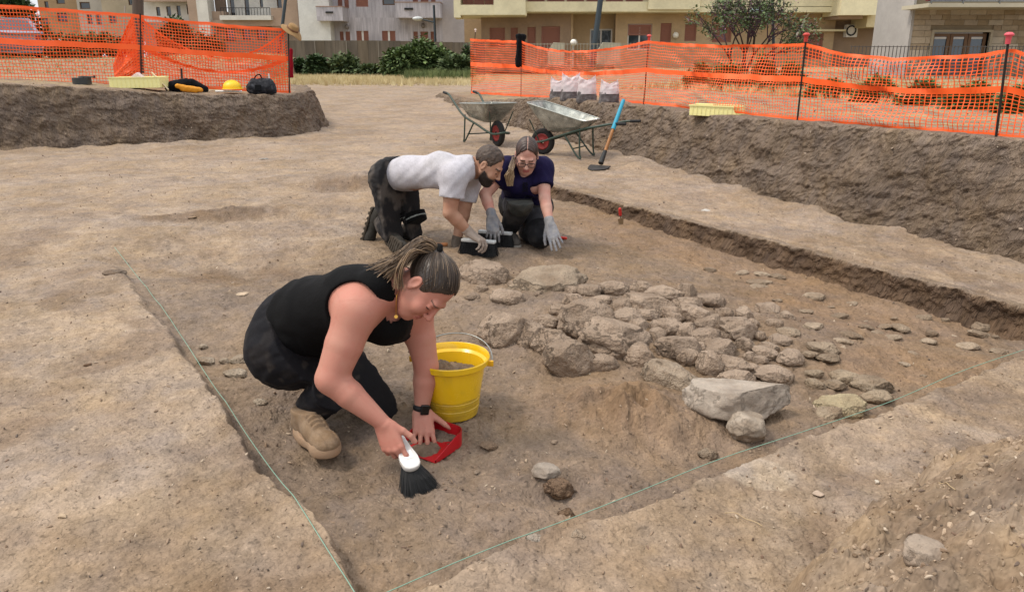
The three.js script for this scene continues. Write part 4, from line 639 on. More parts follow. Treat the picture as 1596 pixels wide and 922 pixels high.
// ---------------------------------------------------------------- the kneeling man
{
  const J = (px, py, z) => atZ(px, py, z), g0 = gH(-0.6, -5.35);
  const hipR = J(604, 280, -5.42), hipL = J(622, 276, -5.68), kneeR = J(619, 366, -5.30), kneeL = J(654, 362, -5.52), ankR = J(595, 346, -5.58), ankL = J(612, 372, -5.8);
  kneeR.y = Math.max(kneeR.y, g0 + 0.07); kneeL.y = Math.max(kneeL.y, gH(kneeL.x, kneeL.z) + 0.075);
  const shR = J(708, 274, -5.16), elR = J(701, 331, -5.12), wrR = J(731, 362, -5.16), shL = J(730, 282, -5.5), elL = J(722, 335, -5.46), wrL = J(711, 376, -5.44);
  const neck = J(731, 262, -5.33), chest = J(692, 268, -5.36), waist = J(640, 272, -5.48), pelvis = J(613, 274, -5.55), head = J(761, 257, -5.28);
  const lat = shR.clone().sub(shL).normalize(), HB = frame([0.76, -0.58, 0.24], [0.55, 0.8, 0.1]), off = (p, d, k) => p.clone().addScaledVector(d, k);
  const base = V(-0.7, gH(-0.7, -5.35), -5.35), who = group('person', [base.x, base.y, base.z]);
  tag(who, 'bearded man in a white t-shirt kneeling to sweep with a black brush', 'person');
  const put = (name, g, m, parent = who) => { g.translate(-base.x, -base.y, -base.z); return mesh(name, g, m, parent); };
  const trunk = (F, e = 0) => { for (const s of [-1, 1]) { F.cone(off(pelvis, lat, s * 0.05), off(waist, lat, s * 0.055), 0.108 + e, 0.108 + e, 0.05); F.cone(off(waist, lat, s * 0.055), off(chest, lat, s * 0.08), 0.108 + e, 0.112 + e, 0.05); F.cone(off(chest, lat, s * 0.08), off(neck, lat, s * 0.06), 0.11 + e, 0.07 + e, 0.05); } return F; };
  const F = trunk(new Field(), -0.012); F.cone(neck, shR, 0.062, 0.07, 0.05); F.cone(neck, shL, 0.062, 0.07, 0.05);
  F.chain([shR, shR.clone().lerp(elR, 0.5), elR], [0.068, 0.06, 0.046], 0.04).chain([elR, elR.clone().lerp(wrR, 0.35), wrR], [0.046, 0.047, 0.03], 0.014);
  F.chain([shL, shL.clone().lerp(elL, 0.5), elL], [0.066, 0.058, 0.045], 0.04).chain([elL, elL.clone().lerp(wrL, 0.35), wrL], [0.045, 0.046, 0.03], 0.014);
  F.cone(head.clone().lerp(neck, 0.3), neck, 0.06, 0.068, 0.04);
  const nk = head.clone().lerp(neck, 0.6), cN = beyond(nk, neck), hf = new Field(); headField(hf, head, HB, 1.04, 'm', neck, 0.06);
  const S0 = [0.42, 0.235, 0.155], S1 = [0.34, 0.165, 0.105];
  const gB = netMesh((x, y, z) => Math.max(F.d(x, y, z), cN(x, y, z, 0.2)), ...bounds([pelvis, neck, elR, elL, wrR, wrL, head], 0.16), 0.009), gHd = netMesh((x, y, z) => Math.max(hf.d(x, y, z), -cN(x, y, z)), ...bounds([head, nk], 0.165), 0.0042);
  fieldNormals(gB, F); fieldNormals(gHd, hf, 0.0018);
  vcol(gB, (x, y, z) => mix3(S0, S1, clamp(0.4 + fbm(x * 12, y * 12, z * 12, 3))));
  vcol(gHd, (x, y, z) => {
    const [lx, ly, lz] = toFrame(head, HB, x, y, z); let c = mix3(S0, S1, clamp(0.4 + fbm(x * 12, y * 12, z * 12, 3)));
    const beard = sstep(0.0, 0.012, -0.045 + 0.02 * sstep(0.07, 0.03, lz) - ly) * sstep(-0.01, 0.01, lz - 0.005 + (ly + 0.06) * -0.2) * sstep(-0.135, -0.125, ly); c = mix3(c, [0.03, 0.019, 0.013], 0.9 * beard * (0.85 + 0.3 * noise(x * 160, y * 160, z * 160)));
    if (lz > 0.075 && Math.abs(lx) < 0.02 && ly < -0.06 && ly > -0.08) c = [0.3, 0.12, 0.095];
    const ax = Math.abs(lx); if (ax > 0.012 && ax < 0.052 && Math.abs(ly - 0.025) < 0.005 && lz > 0.05) c = [0.03, 0.02, 0.015]; if (lz > 0.055 && ax > 0.018 && ax < 0.046 && Math.abs(ly + 0.004) < 0.003) c = [0.03, 0.02, 0.015]; return c;
  });
  for (const g of [gB, gHd]) boxUV(g, 0.12); put('body', merge([gB, gHd]), skinMat());
  { // beard and short hair
    const h = new Field(); h.ell(inFrame(head, HB, 0, 0.04, -0.014), [0.081, 0.094, 0.102], HB);
    const g = netMesh((x, y, z) => { const [lx, ly, lz] = toFrame(head, HB, x, y, z); return Math.max(h.d(x, y, z) + 0.0035 * noise(x * 95, y * 95, z * 95) + 0.004 * noise(x * 40, y * 40, z * 40), hairline(lx, ly, lz, 0.012)); }, ...bounds([head], 0.135), 0.0042);
    vcol(g, (x, y, z) => mix3([0.03, 0.018, 0.012], [0.065, 0.04, 0.026], clamp(0.5 + noise(x * 50, y * 50, z * 50)))); put('hair', g, std(0xffffff, 0.6, { vertexColors: true }));
    const b = new Field(); headField(b, head, HB, 1.04, 'm'); const gb = netMesh((x, y, z) => { const [lx, ly, lz] = toFrame(head, HB, x, y, z); const reg = Math.max(ly + 0.055 - 0.028 * sstep(0.06, 0.01, lz), 0.012 - lz + (ly + 0.06) * 0.1, lz > 0.075 && Math.abs(lx) < 0.024 ? Math.min(1, 0.012 - Math.abs(ly + 0.067)) : -1); return Math.max(b.d(x, y, z) - 0.0065 + 0.003 * noise(x * 130, y * 130, z * 130), reg); }, ...bounds([inFrame(head, HB, 0, -0.07, 0.04)], 0.11), 0.0042);
    put('beard', gb, std(0x1f140e, 0.7));
  }
  { // t-shirt
    const T = trunk(new Field(), 0.004); T.cone(off(neck, lat, 0.03), shR, 0.075, 0.083, 0.05).cone(off(neck, lat, -0.03), shL, 0.075, 0.083, 0.05).cone(shR, shR.clone().lerp(elR, 0.62), 0.086, 0.079, 0.04).cone(shL, shL.clone().lerp(elL, 0.62), 0.084, 0.077, 0.04);
    const aR = elR.clone().sub(shR).normalize(), sR = shR.clone().lerp(elR, 0.6), aL = elL.clone().sub(shL).normalize(), sL = shL.clone().lerp(elL, 0.6), up = chest.clone().sub(waist).normalize(), hem = pelvis.clone().lerp(waist, 0.05), nh = new Field().cone(neck, head, 0.07, 0.1);
    const g = netMesh((x, y, z) => {
      const pl = (c, n) => (x - c.x) * n.x + (y - c.y) * n.y + (z - c.z) * n.z, nr = Math.hypot(x - sR.x, y - sR.y, z - sR.z) < 0.125 ? pl(sR, aR) : -1, nl = Math.hypot(x - sL.x, y - sL.y, z - sL.z) < 0.125 ? pl(sL, aL) : -1, al = pl(hem, up);
      const dr = sstep(-0.02, -0.12, y - waist.y + 0.02);   // cloth hangs from the belly
      const wr = 0.007 * noise(al * 3 + 2, (y + x * 0.7) * 8, z * 3) + 0.006 * noise(al * 2.5, (y - x * 0.9) * 17, z * 4);
      return Math.max(T.d(x, y - 0.035 * dr * sstep(0.0, 0.2, al) * sstep(0.5, 0.3, al), z) - 0.003 + wr, nr, nl, -al, -nh.d(x, y, z));
    }, ...bounds([pelvis, neck, shR, shL, elR, elL], 0.17), 0.009);
    boxUV(g, 0.2); dusty(g, [0.55, 0.535, 0.575], [0.45, 0.42, 0.38], (x, y, z) => 0.22 * sstep(0.1, 0.7, fbm(x * 7, y * 7, z * 7, 3) + 0.3 * sstep(0.3, 0.05, (x - pelvis.x)))); put('t_shirt', g, cloth(0xffffff, { vertexColors: true, bumpScale: 0.0004 }));
  }
  { // work trousers with knee pads
    const T = new Field(); T.cone(hipR, hipL, 0.125, 0.12, 0.05).cone(off(pelvis, lat, 0.04), off(pelvis.clone().lerp(waist, 0.6), lat, 0.04), 0.125, 0.122, 0.06).cone(off(pelvis, lat, -0.04), off(pelvis.clone().lerp(waist, 0.6), lat, -0.04), 0.125, 0.122, 0.06);
    T.chain([hipR, hipR.clone().lerp(kneeR, 0.45), kneeR], [0.125, 0.115, 0.088], 0.05).chain([kneeR, kneeR.clone().lerp(ankR, 0.5), ankR], [0.085, 0.085, 0.066], 0.03).chain([hipL, hipL.clone().lerp(kneeL, 0.45), kneeL], [0.12, 0.105, 0.085], 0.05).chain([kneeL, kneeL.clone().lerp(ankL, 0.5), ankL], [0.082, 0.08, 0.066], 0.03);
    const up = waist.clone().sub(pelvis).normalize(), wl = pelvis.clone().lerp(waist, 0.45);
    const g = netMesh((x, y, z) => Math.max(T.d(x, y, z) + 0.008 * noise(x * 13, y * 9, z * 13) + 0.007 * noise(x * 22, y * 36, z * 22) + 0.003 * noise(x * 50, y * 50, z * 50), (x - wl.x) * up.x + (y - wl.y) * up.y + (z - wl.z) * up.z), ...bounds([waist, hipR, hipL, kneeR, kneeL, ankR, ankL], 0.16), 0.009);
    boxUV(g, 0.2); dusty(g, [0.02, 0.019, 0.02], [0.16, 0.135, 0.115], (x, y, z) => 0.55 * sstep(0.0, 0.55, fbm(x * 8, y * 8, z * 8, 3) + 0.15)); const tr = put('trousers', g, cloth(0xffffff, { vertexColors: true }));
    const ka = hipL.clone().sub(kneeL).normalize(), band = (c, hw, t) => netMesh((x, y, z) => Math.max(T.d(x, y, z) - t, Math.abs((x - kneeL.x) * ka.x + (y - kneeL.y) * ka.y + (z - kneeL.z) * ka.z - c) - hw), ...bounds([kneeL.clone().addScaledVector(ka, c)], 0.14), 0.006), kp = band(0.1, 0.035, -0.006); boxUV(kp, 0.2); put('knee_pad', kp, cloth(0x0e0e0f), tr); put('reflective_strip', band(0.095, 0.006, -0.003), std(0x8a908c, 0.4), tr);
  }
  const boot = (ank, toe) => { // sole turned back, toe on the ground
    const d = toe.clone().sub(ank).normalize(), B = frame([d.x, d.y, d.z], [-1, 0.35, -0.2]), P = (x, y, z) => inFrame(ank, B, x, y, z), f = new Field(); f.cone(P(0, -0.01, -0.06), P(0, -0.005, 0.01), 0.052, 0.05, 0.03).cone(P(0, 0.015, 0.0), P(0, 0.02, 0.17), 0.044, 0.042, 0.03).ell(P(0, 0.02, 0.17), [0.05, 0.036, 0.05], B, 0.03);
    const so = new Field().cone(P(0, 0.045, -0.02), P(0, 0.05, 0.08), 0.044, 0.042).cone(P(0, 0.05, 0.08), P(0, 0.05, 0.18), 0.042, 0.052, 0.03); const bb = bounds([P(0, 0, -0.08), P(0, 0.02, 0.22)], 0.08);
    const g = netMesh((x, y, z) => f.d(x, y, z), ...bb, 0.006), s = netMesh((x, y, z) => { const q = toFrame(ank, B, x, y, z); return Math.max(so.d(x, y, z), 0.042 - q[1], q[1] - 0.066 + 0.006 * Math.sign(Math.sin(q[2] * 160))); }, ...bb, 0.006);
    boxUV(g, 0.1); const b = put('boot', g, std(0x2b2822, 0.85, { bumpMap: clothBump, bumpScale: 0.002 })); put('sole', s, std(0x3a3228, 0.95), b);
  };
  boot(J(589, 338, -5.58), J(579, 372, -5.55)); { const b = J(618, 376, -5.3); b.y = gH(b.x, b.z) + 0.055; boot(b, b.clone().add(V(0.06, -0.01, 0.12))); }
  { // gloves
    const mk = (w, e, f, t, curls, o) => { const Fh = new Field(), fd = f.normalize(), th = t.addScaledVector(fd, -t.dot(fd)).normalize(); let b = fd.clone().cross(th).normalize(); if (b.y < 0) b.negate(); const B = [th, b, fd]; Fh.cone(e.clone().lerp(w, 0.86), w, 0.038, 0.035, 0.02); handField(Fh, w, B, 1.18, curls, o); return Fh; };
    const a = mk(wrR, elR, V(0.75, -0.45, 0.25), V(0.2, -0.1, -1), [[0.5, 0.7, 0.5], [0.6, 0.8, 0.5], [0.7, 0.8, 0.5], [0.7, 0.8, 0.5]]), ga = netMesh((x, y, z) => a.d(x, y, z) + 0.0015 * noise(x * 90, y * 90, z * 90), ...bounds([wrR, wrR.clone().add(V(0.1, -0.08, 0.04))], 0.13), 0.0045);
    const b = mk(wrL, elL, V(0.1, -0.6, 0.5), V(0.3, 0, -1), [[0.9, 0.6, 0.3], [0.9, 0.6, 0.3], [0.9, 0.6, 0.3], [0.9, 0.6, 0.3]]), gb = netMesh((x, y, z) => b.d(x, y, z) + 0.0015 * noise(x * 90, y * 90, z * 90), ...bounds([wrL, wrL.clone().add(V(0.02, -0.08, 0.05))], 0.13), 0.0045);
    for (const [g, c] of [[ga, 0xa5968a], [gb, 0x6c6157]]) { boxUV(g, 0.08); put('glove', g, cloth(c)); }
  }
}
// ---------------------------------------------------------------- the woman with glasses
{
  const J = (px, py, z) => atZ(px, py, z);
  const hipR = J(803, 318, -5.78), hipL = J(836, 322, -5.8), kneeR = J(812, 316, -5.42), ankR = J(792, 350, -5.62), kneeL = J(842, 358, -5.46), ankL = J(820, 368, -5.75);
  kneeL.y = gH(kneeL.x, kneeL.z) + 0.085; ankL.y = gH(ankL.x, ankL.z) + 0.06; ankR.y = gH(ankR.x, ankR.z) + 0.1;
  const shR = J(789, 262, -5.58), elR = J(756, 303, -5.5), wrR = J(767, 337, -5.34), shL = J(846, 262, -5.62), elL = J(849, 308, -5.48), wrL = J(857, 350, -5.36);
  const neck = J(818, 258, -5.62), chest = J(818, 280, -5.66), waist = J(818, 304, -5.72), pelvis = J(819, 318, -5.78), head = J(821, 242, -5.48);
  const lat = shR.clone().sub(shL).normalize(), HB = frame([-0.02, -0.52, 0.84], [0.04, 0.84, 0.52]), off = (p, d, k) => p.clone().addScaledVector(d, k);
  const base = V(0.12, gH(0.12, -5.6), -5.6), who = group('person', [base.x, base.y, base.z]);
  tag(who, 'woman with glasses and a side ponytail kneeling in a navy top', 'person');
  const put = (name, g, m, parent = who) => { g.translate(-base.x, -base.y, -base.z); return mesh(name, g, m, parent); };
  const trunk = (F, e = 0) => { for (const s of [-1, 1]) { F.cone(off(pelvis, lat, s * 0.05), off(waist, lat, s * 0.05), 0.115 + e, 0.105 + e, 0.05).cone(off(waist, lat, s * 0.05), off(chest, lat, s * 0.06), 0.105 + e, 0.105 + e, 0.05).cone(off(chest, lat, s * 0.06), off(neck, lat, s * 0.05), 0.098 + e, 0.06 + e, 0.05); F.ell(off(chest, lat, s * 0.065).add(V(0, -0.03, 0.09)), [0.07 + e, 0.07 + e, 0.06 + e], null, 0.05); } return F; };
  const F = trunk(new Field(), -0.012); F.cone(neck, shR, 0.055, 0.058, 0.05).cone(neck, shL, 0.055, 0.058, 0.05);
  F.chain([shR, shR.clone().lerp(elR, 0.5), elR], [0.058, 0.05, 0.041], 0.04).chain([elR, elR.clone().lerp(wrR, 0.35), wrR], [0.041, 0.041, 0.026], 0.012).chain([shL, shL.clone().lerp(elL, 0.5), elL], [0.058, 0.05, 0.041], 0.04).chain([elL, elL.clone().lerp(wrL, 0.35), wrL], [0.041, 0.041, 0.026], 0.012);
  F.cone(head.clone().lerp(neck, 0.3), neck, 0.05, 0.058, 0.04);
  const nk = head.clone().lerp(neck, 0.6), cN = beyond(nk, neck), hf = new Field(); headField(hf, head, HB, 1.0, 'f', neck, 0.05);
  const S0 = [0.56, 0.325, 0.255], S1 = [0.52, 0.24, 0.185];
  const gB = netMesh((x, y, z) => Math.max(F.d(x, y, z), cN(x, y, z, 0.18)), ...bounds([pelvis, neck, elR, elL, wrR, wrL, head], 0.16), 0.009), gHd = netMesh((x, y, z) => Math.max(hf.d(x, y, z), -cN(x, y, z)), ...bounds([head, nk], 0.155), 0.004);
  fieldNormals(gB, F); fieldNormals(gHd, hf, 0.0018);
  vcol(gB, (x, y, z) => mix3(S0, S1, clamp(0.35 + fbm(x * 12, y * 12, z * 12, 3))));
  vcol(gHd, (x, y, z) => { const [lx, ly, lz] = toFrame(head, HB, x, y, z), ax = Math.abs(lx); let c = mix3(S0, S1, clamp(0.35 + fbm(x * 12, y * 12, z * 12, 3))); if (lz > 0.07 && ax < 0.022 && ly < -0.053 && ly > -0.081) c = [0.42, 0.13, 0.12]; if (ax > 0.012 && ax < 0.05 && Math.abs(ly - 0.024) < 0.004 && lz > 0.05) c = [0.08, 0.05, 0.035]; if (lz > 0.055 && ax > 0.018 && ax < 0.046 && Math.abs(ly + 0.004) < 0.003) c = [0.03, 0.02, 0.015]; return c; });
  for (const g of [gB, gHd]) boxUV(g, 0.12); put('body', merge([gB, gHd]), skinMat());
  { // navy top with short sleeves
    const T = trunk(new Field(), 0.004); T.cone(off(neck, lat, 0.04), shR, 0.064, 0.074, 0.04).cone(off(neck, lat, -0.04), shL, 0.064, 0.074, 0.04).cone(shR, shR.clone().lerp(elR, 0.7), 0.076, 0.068, 0.04).cone(shL, shL.clone().lerp(elL, 0.75), 0.076, 0.068, 0.04);
    const aR = elR.clone().sub(shR).normalize(), sR = shR.clone().lerp(elR, 0.56), aL = elL.clone().sub(shL).normalize(), sL = shL.clone().lerp(elL, 0.62), nh = new Field().cone(neck.clone().add(V(0, 0.02, 0.02)), chest.clone().add(V(0, 0.04, 0.15)), 0.068, 0.028).cone(neck, head, 0.065, 0.09), hem = pelvis.y - 0.05;
    const g = netMesh((x, y, z) => { const pl = (c, n) => (x - c.x) * n.x + (y - c.y) * n.y + (z - c.z) * n.z, nr = Math.hypot(x - sR.x, y - sR.y, z - sR.z) < 0.1 ? pl(sR, aR) : -1, nl = Math.hypot(x - sL.x, y - sL.y, z - sL.z) < 0.1 ? pl(sL, aL) : -1; return Math.max(T.d(x, y, z) - 0.003 + 0.006 * noise(x * 16, y * 10, z * 16) + 0.006 * noise(x * 30, y * 14, z * 30), nr, nl, hem - y, -nh.d(x, y, z)); }, ...bounds([pelvis, neck, shR, shL, elR, elL], 0.16), 0.008);
    boxUV(g, 0.2); const tp = put('top', g, cloth(0x19133a, { roughness: 0.85 }));
    const lg = []; const c0 = chest.clone().add(V(0, 0.0, 0.165)); for (let k = 0; k < 4; k++) { const y = -0.02 - k * 0.018 + 0.03; lg.push(bar([c0.x - 0.02, c0.y + y, c0.z], [c0.x + 0.02, c0.y + y - 0.018, c0.z], 0.0025), bar([c0.x + 0.02, c0.y + y, c0.z], [c0.x - 0.02, c0.y + y - 0.018, c0.z], 0.0025)); } put('lacing', merge(lg), cloth(0x0b0a12), tp);
  }
  { // two-tone work trousers
    const T = new Field(); T.cone(hipR, hipL, 0.125, 0.125, 0.05).cone(pelvis, waist, 0.12, 0.115, 0.05).chain([hipR, hipR.clone().lerp(kneeR, 0.5), kneeR], [0.115, 0.105, 0.085], 0.04).chain([kneeR, kneeR.clone().lerp(ankR, 0.5), ankR], [0.085, 0.08, 0.065], 0.02).chain([hipL, hipL.clone().lerp(kneeL, 0.5), kneeL], [0.115, 0.105, 0.088], 0.04).chain([kneeL, kneeL.clone().lerp(ankL, 0.5), ankL], [0.086, 0.08, 0.06], 0.02);
    const g = netMesh((x, y, z) => Math.max(T.d(x, y, z) + 0.006 * noise(x * 14, y * 14, z * 14) + 0.006 * noise(x * 30, y * 26, z * 30), y - waist.y), ...bounds([waist, hipR, hipL, kneeR, kneeL, ankR, ankL], 0.15), 0.008);
    boxUV(g, 0.2); vcol(g, (x, y, z) => { const p = V(x, y, z), kR = p.distanceTo(kneeR), kL = p.distanceTo(kneeL), n = fbm(x * 9, y * 9, z * 9, 3); let c = mix3([0.014, 0.014, 0.016], [0.05, 0.045, 0.042], clamp(0.2 + n)); const midR = hipR.clone().lerp(kneeR, 0.55), midL = hipL.clone().lerp(kneeL, 0.45); if (p.distanceTo(midR) < 0.14 && x < midR.x && kR > 0.11) c = [0.055, 0.055, 0.062]; if (p.distanceTo(midL) < 0.16 && kL > 0.13 && y < waist.y - 0.07) c = [0.055, 0.055, 0.062]; if (kR < 0.1) c = mix3([0.03, 0.033, 0.031], [0.075, 0.07, 0.06], clamp(0.3 + n)); return c; });
    put('trousers', g, cloth(0xffffff, { vertexColors: true }));
  }
  { // shoe with a red tongue
    const a = V(ankR.x + 0.0, gH(ankR.x, ankR.z), ankR.z - 0.03), B = frame([0.3, 0, 1], [0, 1, 0]), P = (x, y, z) => inFrame(a, B, x, y, z), f = new Field().cone(P(0, 0.05, 0), P(0, 0.045, 0.1), 0.042, 0.042).cone(P(0, 0.045, 0.1), P(0, 0.035, 0.2), 0.042, 0.036, 0.03).cone(P(0, 0.06, 0), P(0, 0.11, -0.01), 0.04, 0.042, 0.03), bb = bounds([P(0, 0, -0.05), P(0, 0.1, 0.25)], 0.07);
    const s = put('shoe', netMesh((x, y, z) => Math.max(f.d(x, y, z), a.y + 0.02 - y), ...bb, 0.006), std(0x4a4540, 0.9)); put('sole', netMesh((x, y, z) => Math.max(f.d(x, Math.max(y, a.y + 0.035), z) - 0.004, y - a.y - 0.024, a.y - y), ...bb, 0.006), std(0x86817a, 0.9), s);
    const q = P(0, 0.085, 0.1); const t = rbox(0.04, 0.012, 0.05, 0.005); t.rotateX(0.5); t.translate(q.x, q.y, q.z); put('tongue', t, std(0xb5271e, 0.8), s);
  }
  { // hair: centre parting, drawn to a tail over the shoulder
    const h = new Field(); h.ell(inFrame(head, HB, 0, 0.04, -0.014), [0.079, 0.0905, 0.1], HB);
    const g = netMesh((x, y, z) => { const [lx, ly, lz] = toFrame(head, HB, x, y, z); return Math.max(h.d(x, y, z) + 0.0016 * Math.sin((lz + ly * 0.3) * 420 + 3 * noise(x * 40, y * 40, z * 40)) + 0.006 * Math.exp(-Math.pow(lx / 0.004, 2)) * (ly > 0.05 ? 1 : 0), hairline(lx, ly, lz)); }, ...bounds([head], 0.135), 0.004);
    vcol(g, (x, y, z) => { const [lx, ly, lz] = toFrame(head, HB, x, y, z); if (Math.abs(lx) < 0.0018 && ly > 0.06 && lz > -0.05) return S0; return mix3([0.022, 0.011, 0.008], [0.075, 0.038, 0.026], clamp(0.35 + 0.8 * noise((lz + ly) * 60, lx * 6, 4))); }); put('hair', g, std(0xffffff, 0.45, { vertexColors: true }));
    const R = rng(8), tl = []; for (let i = 0; i < 110; i++) { const e = () => R() - 0.5, a = J(801, 246, -5.5).add(V(e() * 0.03, e() * 0.02, e() * 0.04)), b = J(797, 262, -5.42).add(V(e() * 0.04, 0, e() * 0.04)), c = J(794 + e() * 6, 275, -5.42).add(V(e() * 0.05, 0, e() * 0.03)), d = J(795 + e() * 9, 284 + R() * 6, -5.43); const q = tube([a, b, c, d], 0.0028, 10, 5), t = R(), cc = mix3([0.2, 0.13, 0.07], [0.5, 0.37, 0.22], t); vcol(q, (x, y) => mix3([0.09, 0.055, 0.035], cc, sstep(a.y, c.y, y))); tl.push(q); } put('ponytail', merge(tl), std(0xffffff, 0.5, { vertexColors: true }));
  }
  { // glasses
    const P = (x, y, z) => inFrame(head, HB, x, y, z), rim = (s) => { const pts = []; for (let i = 0; i < 16; i++) { const a = i / 16 * Math.PI * 2, c = Math.cos(a), n = Math.sin(a); pts.push(P(s * 0.033 + 0.026 * Math.sign(c) * Math.pow(Math.abs(c), 0.7), -0.004 + 0.018 * Math.sign(n) * Math.pow(Math.abs(n), 0.7), 0.104 - Math.abs(c) * 0.002)); } return tube(pts, 0.0024, 40, 6, true); };
    const gl = put('glasses', merge([rim(-1), rim(1), bar(P(-0.009, 0.002, 0.105), P(0.009, 0.002, 0.105), 0.002), bar(P(0.059, 0.004, 0.1), P(0.08, 0.006, 0.0), 0.002), bar(P(-0.059, 0.004, 0.1), P(-0.08, 0.006, 0.0), 0.002)]), std(0x0d0b0c, 0.3));
    for (const s of [-1, 1]) { const l = new THREE.CircleGeometry(0.024, 20); l.scale(1, 0.72, 1); l.applyMatrix4(new THREE.Matrix4().makeBasis(HB[0].clone(), HB[1].clone(), HB[0].clone().cross(HB[1]))); const c = P(s * 0.033, -0.004, 0.104); l.translate(c.x, c.y, c.z); put('lens', l, new THREE.MeshPhysicalMaterial({ transmission: 1, thickness: 0, roughness: 0.02, color: 0xf2f4f4 }), gl); }
  }
  { // grey gloves
    const mk = (w, e, f, t, curls, o) => { const Fh = new Field(), fd = f.normalize(), th = t.addScaledVector(fd, -t.dot(fd)).normalize(); let b = fd.clone().cross(th).normalize(); if (b.z < 0) b.negate(); Fh.cone(e.clone().lerp(w, 0.82), w, 0.036, 0.033, 0.02); handField(Fh, w, [th, b, fd], 1.12, curls, o); return Fh; };
    const a = mk(wrR, elR, V(0.05, -0.85, 0.35), V(1, -0.1, -0.1), [[0.2, 0.3, 0.3], [0.2, 0.4, 0.3], [0.3, 0.4, 0.3], [0.3, 0.4, 0.3]]), b = mk(wrL, elL, V(0.28, -0.75, 0.55), V(-1, -0.35, 0.1), [[0, 0.15, 0.1], [0, 0.15, 0.1], [0.05, 0.15, 0.1], [0.1, 0.15, 0.1]]);
    for (const [q, w, c] of [[a, wrR, 0x7d7f86], [b, wrL, 0x8f9198]]) { const g = netMesh((x, y, z) => q.d(x, y, z) + 0.001 * noise(x * 90, y * 90, z * 90), ...bounds([w, w.clone().add(V(0.04, -0.13, 0.09))], 0.11), 0.0045); boxUV(g, 0.06); dusty(g, lin(c), [0.42, 0.39, 0.36], (x, y, z) => 0.3 + 0.5 * noise(x * 30, y * 30, z * 30)); put('glove', g, cloth(0xffffff, { vertexColors: true })); }
  }
}
// ---------------------------------------------------------------- bucket, brushes, pans
const scratch = tex(256, (u, v) => 0.55 + 0.2 * tnA(u, v, 9) + 0.15 * tnB(u, v, 40) + 0.12 * tnA(u, v, 128), false);
{
  const p = onGround(705, 640), y = gH(p.x, p.z) - 0.004, b = group('bucket', [p.x, y, p.z], 0.4); tag(b, 'yellow plastic bucket with soil in it, wire handle folded to the rim', 'bucket');
  const pr = [[0.004, 0.004], [0.102, 0.0], [0.109, 0.006], [0.113, 0.03], [0.1145, 0.031], [0.1165, 0.048], [0.1150, 0.050], [0.1170, 0.066], [0.1195, 0.068], [0.1205, 0.083], [0.1190, 0.085], [0.1205, 0.09], [0.1215, 0.095], [0.1222, 0.1], [0.1231, 0.105], [0.124, 0.11], [0.1265, 0.125], [0.1295, 0.143], [0.133, 0.165], [0.143, 0.225], [0.153, 0.23], [0.160, 0.235], [0.1635, 0.258], [0.1605, 0.262], [0.1565, 0.258], [0.151, 0.235], [0.139, 0.225], [0.120, 0.105], [0.108, 0.02], [0.004, 0.014]];
  const g = new THREE.LatheGeometry(pr.map(q => new THREE.Vector2(...q)), 72); const gc = toCreasedNormals(g, 0.6);
  vcol(gc, (x, yy, z) => { const n = fbm(x * 16, yy * 16, z * 16, 3), edge = 0.094 + 0.012 * noise(x * 7, 2, z * 7) + 0.004 * noise(x * 60, 2, z * 60); const mud = yy < edge ? 0.55 + 0.25 * n : sstep(0.35, 0.6, n) * 0.25; return mix3([0.80, 0.50, 0.012], [0.33, 0.225, 0.035], clamp(mud)); });   // dried mud up to a tide line
  const shell = mesh('shell', gc, new THREE.MeshPhysicalMaterial({ vertexColors: true, roughness: 0.42, clearcoat: 0.12, clearcoatRoughness: 0.4, roughnessMap: scratch }), b);
  const s = new THREE.CircleGeometry(0.146, 48); const sg = new THREE.PlaneGeometry(0.292, 0.292, 60, 60); sg.rotateX(-Math.PI / 2); const sp = sg.attributes.position, keep = [];
  for (let i = 0; i < sp.count; i++) { const x = sp.getX(i), z = sp.getZ(i), r = Math.hypot(x, z), k = r > 0.124 ? 0.124 / r : 1; sp.setXYZ(i, x * k, 0.192 + 0.045 * bump(x, z, -0.05, -0.02, 0.07, 0.06) + 0.014 * fbm(x * 22, 3, z * 22, 3) + 0.006 * noise(x * 90, 1, z * 90) - 0.022 * sstep(0.08, 0.14, r), z * k); } sg.computeVertexNormals();
  vcol(sg, (x, yy, z) => mix3([0.3, 0.215, 0.145], [0.2, 0.14, 0.09], clamp(0.5 + fbm(x * 30, yy * 30, z * 30, 3)))); mesh('soil_fill', sg, new THREE.MeshStandardMaterial({ vertexColors: true, roughness: 1, bumpMap: soilBump, bumpScale: 0.01 }), b);
  // handle: a wire bow lying back on the rim
  const hp = []; for (let i = 0; i <= 24; i++) { const a = i / 24 * Math.PI; hp.push(V(0.172 * Math.cos(a), 0.236 + 0.062 * Math.sin(a), -0.168 * Math.sin(a) - 0.004)); }
  const hg = tube(hp, 0.0028, 60, 8); hg.rotateY(-0.55); mesh('handle', hg, std(0x8d8f8c, 0.35, { metalness: 0.85 }), b);
  for (const sx of [-1, 1]) { const e = rbox(0.03, 0.026, 0.012, 0.004); e.translate(sx * 0.166, 0.236, 0); e.rotateY(-0.55); mesh('handle_lug', e, std(0xd9a412, 0.45), b); }
}
